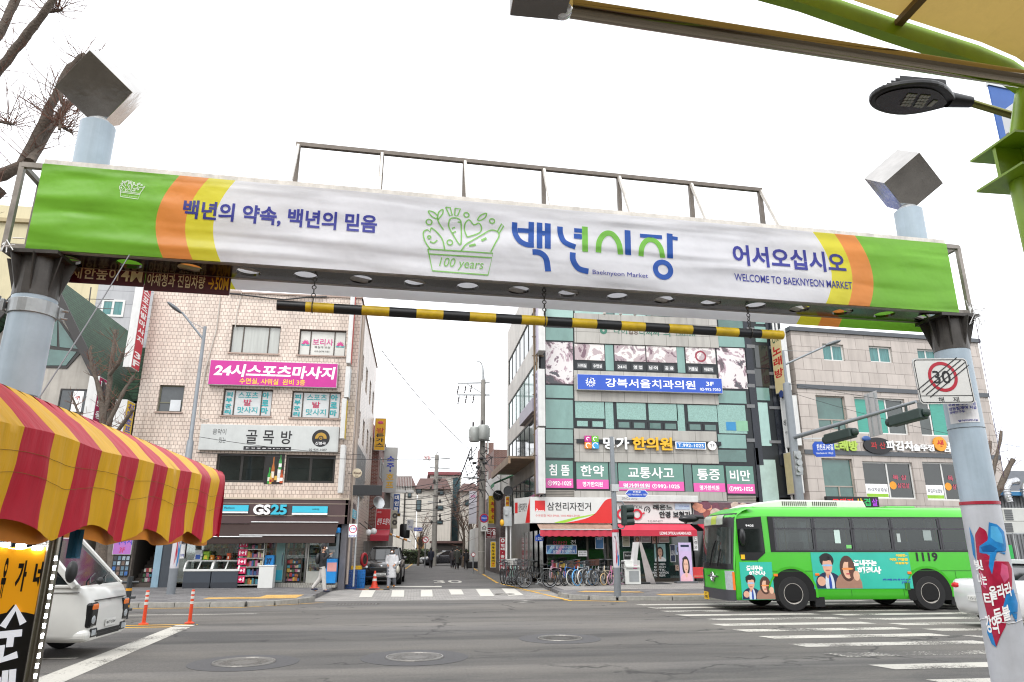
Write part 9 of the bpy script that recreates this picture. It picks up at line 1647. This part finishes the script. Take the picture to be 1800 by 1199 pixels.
def person(label,loc,rz,h=1.68,stride=.0,arms=((-.05,0),(-.05,0)),top='1d1e22',low='1d1e22',hair='14100f',shoe='1b1b1d',hem=.50,hood=False,mask=False,puff=0,sleeve=1.0,leg=1.0):
 t=thing('person',label,'person',local=True);SK=M('skin','b5876c',.5,0,.06,8);HR=M('hair_'+hair,hair,.6,0,.2,20)
 V_=[];E_=[];R_=[]
 def J(p,r,par=None):V_.append(Vector(p)*h);R_.append(r*h);(E_.append((par,len(V_)-1))if par is not None else None);return len(V_)-1
 pel=J((0,0,.53),.062);ch_=J((0,0,.72),.068,pel);sh=J((0,0,.81),.045,ch_);nk=J((0,0,.855),.03,sh);hd=J((0,-.012,.915),.05,nk);J((0,-.012,.965),.046,hd);J((0,-.07,.908),.008,hd)
 legs,arm=[],[]
 for s_,st in((-1,stride),(1,-stride)):
  hp=J((.05*s_,0,.50),.052,pel);kn=J((.052*s_,-.5*st*.24-max(0,st)*.03,.28),.036,hp);ax=-st*.48+(.06 if st<0 else 0);an=J((.055*s_,ax*.5+(.08 if st<0 else 0),.055+(.03 if st<0 else 0)),.024,kn);toe=J((.06*s_,V_[an].y/h-.085,.02),.018,an);legs.append((hp,kn,an))
  fw,up=arms[0 if s_<0 else 1];el=Vector((.135*s_,-fw*.10+.015,.655+.0*up));hnd=el+Vector((-.02*s_*(1+3*up),-.02-.13*fw*.5-.09*up,-.14+.25*up));so=J((.10*s_,0,.80),.034,sh);e_=J(el,.027,so);w_=J(hnd,.018,e_);d=(hnd-el).normalized();pm=J(hnd+d*.03,.020,w_);arm.append((so,e_,w_))
  for k in range(4):o=Vector((.011*(k-1.5),-.004,0));f1=J(hnd+d*(.055-.004*abs(k-1.4))+o,.0062,pm);J(hnd+d*(.078-.007*abs(k-1.4))+o+Vector((0,-.014,0)),.005,f1)
  th=J(hnd+d*.028+Vector((-.022*s_,-.018,0)),.007,pm);J(hnd+d*.048+Vector((-.026*s_,-.03,0)),.0055,th)
 me=bpy.data.meshes.new('body');me.from_pydata([tuple(v)for v in V_],E_,[]);o=bpy.data.objects.new('body',me);COL.objects.link(o);md=o.modifiers.new('skin','SKIN');md.use_smooth_shade=True
 for i,r in enumerate(R_):me.skin_vertices[0].data[i].radius=(r,r);me.skin_vertices[0].data[i].use_root=i==0
 o.modifiers.new('sub','SUBSURF').render_levels=1;me.materials.append(SK);o.parent=t;OFF[o.as_pointer()]=Vector((0,0,0))
 TP,LW,SH=M('cloth_'+top,top,.75,0,.18,9,.3,25),M('cloth_'+low,low,.8,0,.15,9),M('shoe_'+shoe,shoe,.6,0,.1)
 b=MB();P_=lambda i:V_[i]
 for hp,kn,an in legs:b.path([P_(hp)+Vector((0,0,.02*h)),P_(hp).lerp(P_(kn),.5),P_(kn),P_(kn).lerp(P_(an),.5),P_(an)+Vector((0,0,.0))],[.066*h*leg,.06*h*leg,.047*h*leg,.043*h*leg,.036*h*leg],12)
 b.ell((0,0,.52*h),(.098*h,.075*h,.06*h),14,8);build('trousers',b,LW,t,smooth=True)
 b=MB();n=14;prof=[(hem,.115,.082),(hem+.06,.112,.084),(.64,.104,.078),(.74,.112,.076),(.80,.108,.066),(.83,.075,.052),(.855,.04,.04)]
 if puff:prof=[(hem+(.83-hem)*k/14,(.118+.012*abs(sin(k*1.57)))*1.03-.03*max(0,(k-11)/3),(.088+.012*abs(sin(k*1.57))))for k in range(15)]+[(.86,.055,.05)]
 b.add([Vector((rx*cos(2*pi*k/n)*h,ry*sin(2*pi*k/n)*h,z*h))for z,rx,ry in prof for k in range(n)],[(i*n+k,i*n+(k+1)%n,(i+1)*n+(k+1)%n,(i+1)*n+k)for i in range(len(prof)-1)for k in range(n)]);
 for so,e_,w_ in arm:b.path([P_(so)+Vector((0,0,.005)),P_(so).lerp(P_(e_),.5),P_(e_),P_(e_).lerp(P_(w_),.6),P_(w_)],[.047*h*sleeve,.046*h*sleeve,.04*h*sleeve,.035*h*sleeve,.03*h*sleeve],10)
 build('coat',b,TP,t,smooth=True,ang=80)
 for hp,kn,an in legs:build('shoe',MB().ell(P_(an)+Vector((0,-.045*h,-.028*h)),(.028*h,.075*h,.026*h),12,8),SH,t,smooth=True)
 hp_=Vector((0,-.012*h,.925*h));build('hood' if hood else 'hair',MB().ell(hp_+Vector((0,.014*h,.018*h)),(.058*h,.06*h,.066*h),14,10),TP if hood else HR,t,smooth=True)
 if not hood:build('hair_back',MB().ell(hp_+Vector((0,.045*h,-.02*h)),(.05*h,.035*h,.06*h),12,8),HR,t,smooth=True)
 if mask:build('face_mask',MB().ell(hp_+Vector((0,-.044*h,-.024*h)),(.028*h,.02*h,.022*h),12,8),WHITE,t,smooth=True)
 DK=M('features','33221f',.5)
 for s_ in(-1,1):build('eye',MB().ell(hp_+Vector((s_*.018*h,-.05*h,.004*h)),(.006*h,.004*h,.003*h),8,6),DK,t);build('ear',MB().ell(hp_+Vector((s_*.052*h,0,-.005*h)),(.006*h,.012*h,.018*h),8,6),SK,t)
 if not mask:build('mouth',MB().ell(hp_+Vector((0,-.05*h,-.03*h)),(.013*h,.004*h,.003*h),8,6),M('lips','a03a48'),t)
 t.location=loc;t.rotation_euler=(0,0,rz);return t
def accessory(t,name,m,mat):return build(name,m,mat,t,smooth=True)
p=onZ(564,1041,.14);t=person('person in a black hooded jacket and pale trousers walking past the store',(p.x,p.y,.14),radians(90),1.70,.32,((.2,1),(.1,.0)),'1b1c20','b5b2ae',shoe='23253a',hem=.47,hood=True,mask=True);accessory(t,'backpack',MB().ell((0,.19,1.16),(.15,.1,.2),14,10),BLACKP);build('jacket_stripe',MB().box(-.12,-.115,-.1,.06,.84,1.0),REDI,t)
p=onZ(687,1034);t=person('person in a long white padded coat and white mask by the black suv',(p.x,p.y,0),radians(-12),1.68,.15,((.1,.3),(.2,.3)),'c2c2c4','7d8087',shoe='a06a36',hem=.26,mask=True,puff=1,sleeve=1.25,leg=1.25);build('scarf',MB().torus((0,-.03,1.43),.09,.035,(0,0,1),16,8),BLACK,t,smooth=True);accessory(t,'shoulder_bag',MB().ell((.27,.02,.78),(.07,.16,.17),14,10),M('bag_cream','b8b4a8',.7));build('bag_strap',MB().path([(.2,0,1.36),(.28,.02,1.1),(.27,.02,.9)],.012,6),M('bag_cream','b8b4a8'),t)
for px,py,lab,h,st,top,low,hem,rz,ac in((731,991,'farthest walker in black at the left of the side street',1.68,.2,'1b1b1d','1b1b1d',.34,170,None),(757,999,'walker in a dark navy coat alone in the side street',1.72,.35,'1f2433','1d1d20',.38,185,None),(803,1001,'walker in a long dark olive coat with a hood, left of the walking pair',1.78,.25,'3a3d38','1d1d22',.27,175,'hood'),(819,1001,'shorter walker in black carrying a tan bag, right of the walking pair',1.6,.3,'1d1d1f','17171a',.42,172,'bag'),(796,1000,'walker half hidden beside the olive coat',1.64,.3,'3a3436','24242a',.4,180,None)):
 p=onZ(px,py);t=person(lab+'',(p.x,p.y+(1.2 if px==796 else 0),0),radians(rz),h,st,top=top,low=low,hem=hem,hood=ac=='hood')
 if ac=='bag':accessory(t,'tan_bag',MB().ell((.2,-.02,.95),(.06,.12,.16),12,8),M('bag_tan','a07a58',.6))
CRB,CRD,CRY=M('crate_blue','1a6fb8',.45,0,.1),M('crate_navy','1d3f78',.45,0,.1),M('crate_yellow','d0a51a',.45,0,.1)
def crate(x,y,z,mat,label,w=.42,d=.34,h=.15,grp='plastic crates stacked at the store corner'):
 t=thing('crate',label,'crate',(x,y,z),grp);b=MB();b.box(x-w/2,x+w/2,y-d/2,y+d/2,z,z+.015)
 for sx_ in(-1,1):b.box(x+sx_*w/2-.01,x+sx_*w/2+.01,y-d/2,y+d/2,z+h-.04,z+h);b.box(x-w/2,x+w/2,y+sx_*d/2-.01,y+sx_*d/2+.01,z+h-.04,z+h)
 for k in range(7):
  u=x-w/2+w*k/6
  for s_ in(-1,1):b.box(u-.012,u+.012,y+s_*d/2-.008,y+s_*d/2+.008,z,z+h-.03)
 for s_ in(-1,1):
  b.box(x-w/2,x+w/2,y+s_*d/2-.007,y+s_*d/2+.007,z+.03,z+.075)
  for k in range(5):v=y-d/2+d*k/4;b.box(x+s_*w/2-.008,x+s_*w/2+.008,v-.012,v+.012,z,z+h-.03)
 build('shell',b,mat,t)
p=onZ(617,1035);q=onZ(630,1034)
nth=('lowest','second from bottom','third from bottom','fourth from bottom','topmost')
for k in range(5):crate(p.x,p.y,.002+.152*k,CRD,'navy blue crate, %s of the left corner stack'%nth[k]);crate(q.x+.03,q.y+.1,.002+.152*k,CRB,'bright blue crate, %s of the right corner stack'%nth[k])
crate((p.x+q.x)/2,p.y+.5,.78,CRY,'yellow crate behind the two blue stacks');tag(build('crate_pedestal',MB().box((p.x+q.x)/2-.2,(p.x+q.x)/2+.2,p.y+.36,p.y+.7,0,.775),CRB),'plain blue tub under the yellow crate','tub')
p=onZ(605,1033);b=MB();b.lathe([(.16,0),(.2,.04),(.12,.2),(.06,.34),(.01,.36)],12,(p.x,p.y,0));tag(build('green_net',b,M('net_green','1e8a3f',.7,0,.3,30,.8,60)),'green net bundle on the ground left of the navy crates','net')
p=onZ(658,1034);t=thing('traffic_cone','orange traffic cone with two pale bands before the black suv','traffic cone',p);CO=M('cone_orange','c8381a',.5,0,.12);build('body',MB().lathe([(.16,.03),(.11,.22),(.07,.48),(.04,.70),(.035,.72)],20,p),CO,t,smooth=True);build('base',MB().box(p.x-.22,p.x+.22,p.y-.2,p.y+.2,0,.035),CO,t,bevel=.01);build('bands',MB().lathe([(.102,.30),(.09,.40)],20,p).lathe([(.075,.5),(.06,.6)],20,p),WHR,t,smooth=True)
p=onZ(655,1037);b=MB()
for k in range(7):b.mat(k%3).box(p.x-.75+.2*k,p.x-.5+.2*k,p.y-.12+.02*(k%3),p.y+.1,.003,.02+.008*(k%4))
tag(build('folded_tarpaulin',b,[M('tarp_black','1d1d1f',.6),M('tarp_red','7d2020',.6),M('tarp_tan','8f7648',.7)]),'flattened dark tarpaulin scraps on the paving below the cone','tarpaulin')
p=onY(640,984,34.5);t=thing('hose_reel','red hose reel on the wall left of the black suv','hose reel',p);build('drum',MB().torus(p,.26,.07,(1,-.4,0),22,8),M('reel_red','a31d26',.45),t,smooth=True);build('hub',MB().lathe([(.2,-.05),(.2,.05)],16,p,(1,-.4,0)),DKST,t)
q=FR.out(2.2).rect(1098,985,1126,1026);t=thing('display_cabinet','white display cabinet with a grey panel on the optician pavement','cabinet',FR.pt((q[0]+q[2])/2,.13,2));build('body',MB().fbox(FR,q[0],.14,q[2],q[3],1.7,2.2),FRW2,t,bevel=.02);build('panel',MB().fbox(FR,q[0]+.2,.25,q[2]-.08,q[3]-.45,2.2,2.215),M('panel_grey','8f9294',.3),t);build('tray',MB().fbox(FR,q[0]+.05,q[3]-.3,q[2]-.05,q[3]-.22,2.2,2.3),FRW2,t)
p0,p1=onZ(1109,1026,.14),onZ(1134,1026,.14);zt=onY(1119,953,31.4).z;t=thing('standing_board','tall white and pink tent shaped standing board before the optician','standing board',(p0+p1)/2);tp=Vector((onY(1119,953,31.4).x,31.4,zt))
build('front_leaf',MB().hexa([p0+Vector((-.06,-.25,0)),p0+Vector((.1,-.25,0)),p0+Vector((.1,.3,0)),p0+Vector((-.06,.3,0)),tp+Vector((-.1,-.2,0)),tp+Vector((.05,-.2,0)),tp+Vector((.05,.25,0)),tp+Vector((-.1,.25,0))]),WHITE,t);build('pink_foot',MB().hexa([p0+Vector((-.065,-.26,.0)),p0+Vector((.105,-.26,0)),p0+Vector((.105,-.255,0)),p0+Vector((-.065,-.255,0))]+[(p0+Vector(v)).lerp(tp+Vector(v),.45)for v in((-.065,-.262,0),(.105,-.262,0),(.105,-.257,0),(-.065,-.257,0))]),M('ink_pink','c43a82'),t)
build('back_leaf',MB().hexa([p1+Vector((.0,-.25,0)),p1+Vector((.42,-.25,0)),p1+Vector((.42,-.22,0)),p1+Vector((.0,-.22,0)),tp+Vector((.05,-.2,0)),tp+Vector((.16,-.2,0)),tp+Vector((.16,-.17,0)),tp+Vector((.05,-.17,0))]),M('board_offwhite','c4bdbb',.5,0,.15,4),t);build('foot',MB().box(p1.x-.35,p1.x+.15,p1.y-.35,p1.y-.05,.135,.22),BLACKP,t,bevel=.03)
F=Fr((0,32.6,0));q=F.rect(1194,954,1216,1020);t=thing('standing_portrait','tall lilac standing banner of a dark haired face left of the bus','standing banner',F.pt((q[0]+q[2])/2,.14));build('frame',MB().fbox(F,q[0]-.03,.2,q[2]+.03,q[3]+.03,-.05,0).fbox(F,q[0]-.2,.135,q[2]+.2,.22,-.3,.1),M('frame_grey','55575a',.5),t,bevel=.01);face_poster(t,F,(q[0],.22,q[2],q[3]*.8),'b9a4c8',.02,'241c1c','d1a792','d8a9b4');build('header',MB().fbox(F,q[0],q[3]*.8,q[2],q[3],0,.02),M('header_lilac','b4a6c9',.4),t);build('header_label',MB().fbox(F,q[0]+.1,q[3]*.9,q[2]-.1,q[3]*.95,.02,.024),M('ink_navy2','10203c'),t)
q=F.rect(1217,997,1229,1027);t=thing('menu_stand','small red and white menu stand beside the bus front','stand',F.pt(q[0]+.15,.14));build('board',MB().fbox(F,q[0],.35,q[2]+.3,q[3],-.05,0),M('stand_red','b53030',.5),t);build('paper',MB().fbox(F,q[0]+.05,.45,q[2]+.25,q[3]-.4,0,.01),M('paper_cream','c9bf9c',.6),t);build('legs',MB().bar(F.pt(q[0]+.05,.14),F.pt(q[0]+.05,.4),.03).bar(F.pt(q[2]+.25,.14),F.pt(q[2]+.25,.4),.03),STEELR,t)
tag(build('door_mat',MB().box(*[v for v in(FR.px(1140,1020,1.8)[0],FR.px(1176,1020,1.8)[0])],31.8,33.2,.138,.155),M('mat_dark','2c2d30',.9)),'dark door mat before the optician door','mat')
F=Fr((0,46,0));q=F.rect(1738,822,1830,990);t=thing('brick_house','low brick house with a dark roof behind the right gate pole','building',F.pt(q[0]+3,0));build('wall',MB().fbox(F,q[0],0,q[0]+12,q[3]-1.6,-8,0),BRK2,t);build('roof',MB().hexa([F.pt(q[0]-.4,q[3]-1.7,.5),F.pt(q[0]+12,q[3]-1.7,.5),F.pt(q[0]+12,q[3]-1.7,-8),F.pt(q[0]-.4,q[3]-1.7,-8),F.pt(q[0]+2.6,q[3],-2),F.pt(q[0]+12,q[3],-2),F.pt(q[0]+12,q[3],-6),F.pt(q[0]+2.6,q[3],-6)]),ROOFD,t);build('eaves',MB().fbox(F,q[0]-.4,q[3]-1.85,q[0]+12,q[3]-1.7,-.1,.55),WFR,t)
F=Fr((0,27.5,0));q=F.rect(1745,872,1850,1030);t=thing('grey_shed','grey corrugated shed with a blue roof edge at the right margin','shed',F.pt(q[0]+2,0));b=MB();b.fbox(F,q[0],0,q[0]+7,q[3],-.5,-.03)
for k in range(46):b.fbox(F,q[0]+.15*k,0,q[0]+.15*k+.07,q[3],-.03,.0)
build('wall',b,M('shed_grey','77797b',.5,.2,.15,2,streak=.2),t);build('roof_edge',MB().fbox(F,q[0]-.1,q[3],q[0]+7,q[3]+.16,-.5,.25),M('edge_blue','2f6f9c',.5),t)
DUC=M('duct_foil','b5b6b8',.25,.9,.25,14,.6,20)
for x,lab in((1766,'silver foil duct nearer the pole on the grey shed'),(1798,'silver foil duct at the right margin of the grey shed')):
 pts=[onY(x+dx,y,27.2)for dx,y in((8,882),(4,872),(2,860),(8,848),(22,846))];m=MB();m.path(pts,[.16,.15,.15,.15,.16],14);[m.torus(pts[0].lerp(pts[2],k/5),.155,.02,(0,0,1),14,5)for k in range(6)];tag(build('foil_duct',m,DUC,smooth=True),lab,'duct')
F=Fr((0,26.3,0))
for y0,y1,lab in((893,917,'white outdoor air unit, upper one on the steel rack'),(917,938,'white outdoor air unit, lower one on the steel rack')):
 q=F.rect(1764,y0,1805,y1);t=thing('outdoor_unit',lab,'air conditioner',F.pt(q[0],q[1]));build('case',MB().fbox(F,*q,-.4,0),M('unit_white','b9bab6',.5,0,.08),t,bevel=.02);b=MB()
 for k in range(6):v=q[1]+.06+(q[3]-q[1]-.1)*k/6;b.fbox(F,q[0]+.05,v,q[0]+.4,v+.05,.002,.02)
 build('louvres',b,M('unit_dark','5a5c5e',.5),t)
q=F.rect(1764,938,1806,1015);t=thing('steel_rack','open steel rack under the outdoor air units at the right margin','rack',F.pt(q[0],0));b=MB();
for u in(q[0],(q[0]+q[2])/2,q[2]):
 for w in(-.45,.05):b.bar(F.pt(u,0,w),F.pt(u,q[3],w),.05)
for v in(q[3],q[3]*.55):b.bar(F.pt(q[0],v,.05),F.pt(q[2],v,.05),.05);b.bar(F.pt(q[0],v,-.45),F.pt(q[2],v,-.45),.05)
build('frame',b,STEELR,t)
def chair(x,y,z,label):
 t=thing('plastic_chair',label,'chair',(x,y,z));RC=M('chair_red','c01a1e',.4,0,.06);build('seat',MB().box(x-.2,x+.2,y-.2,y+.2,z+.42,z+.45),RC,t,bevel=.015);b=MB()
 for k in range(5):b.box(x-.18+.08*k,x-.14+.08*k,y+.17,y+.2,z+.45,z+.85)
 b.box(x-.2,x+.2,y+.17,y+.2,z+.8,z+.88);build('backrest',b,RC,t)
 for sx_ in(-1,1):
  for sy in(-1,1):build('leg',MB().bar((x+sx_*.18,y+sy*.18,z),(x+sx_*.16,y+sy*.16,z+.43),.035),RC,t)
  build('armrest',MB().box(x+sx_*.2-.02,x+sx_*.2+.02,y-.18,y+.18,z+.62,z+.65),RC,t)
p=onY(1782,1000,24.8);chair(p.x,24.8,.13,'red plastic chair, lower of the two stacked at the right margin');chair(p.x,24.85,.21,'red plastic chair, upper of the two stacked at the right margin')
q=Fr((0,26,0)).rect(1771,958,1779,982);t=thing('green_board','small green panel leaning by the steel rack','panel',(q[0],26,q[1]));build('panel',MB().box(q[0],q[2],25.95,26,q[1],q[3]),M('panel_green','22a04a',.5),t)
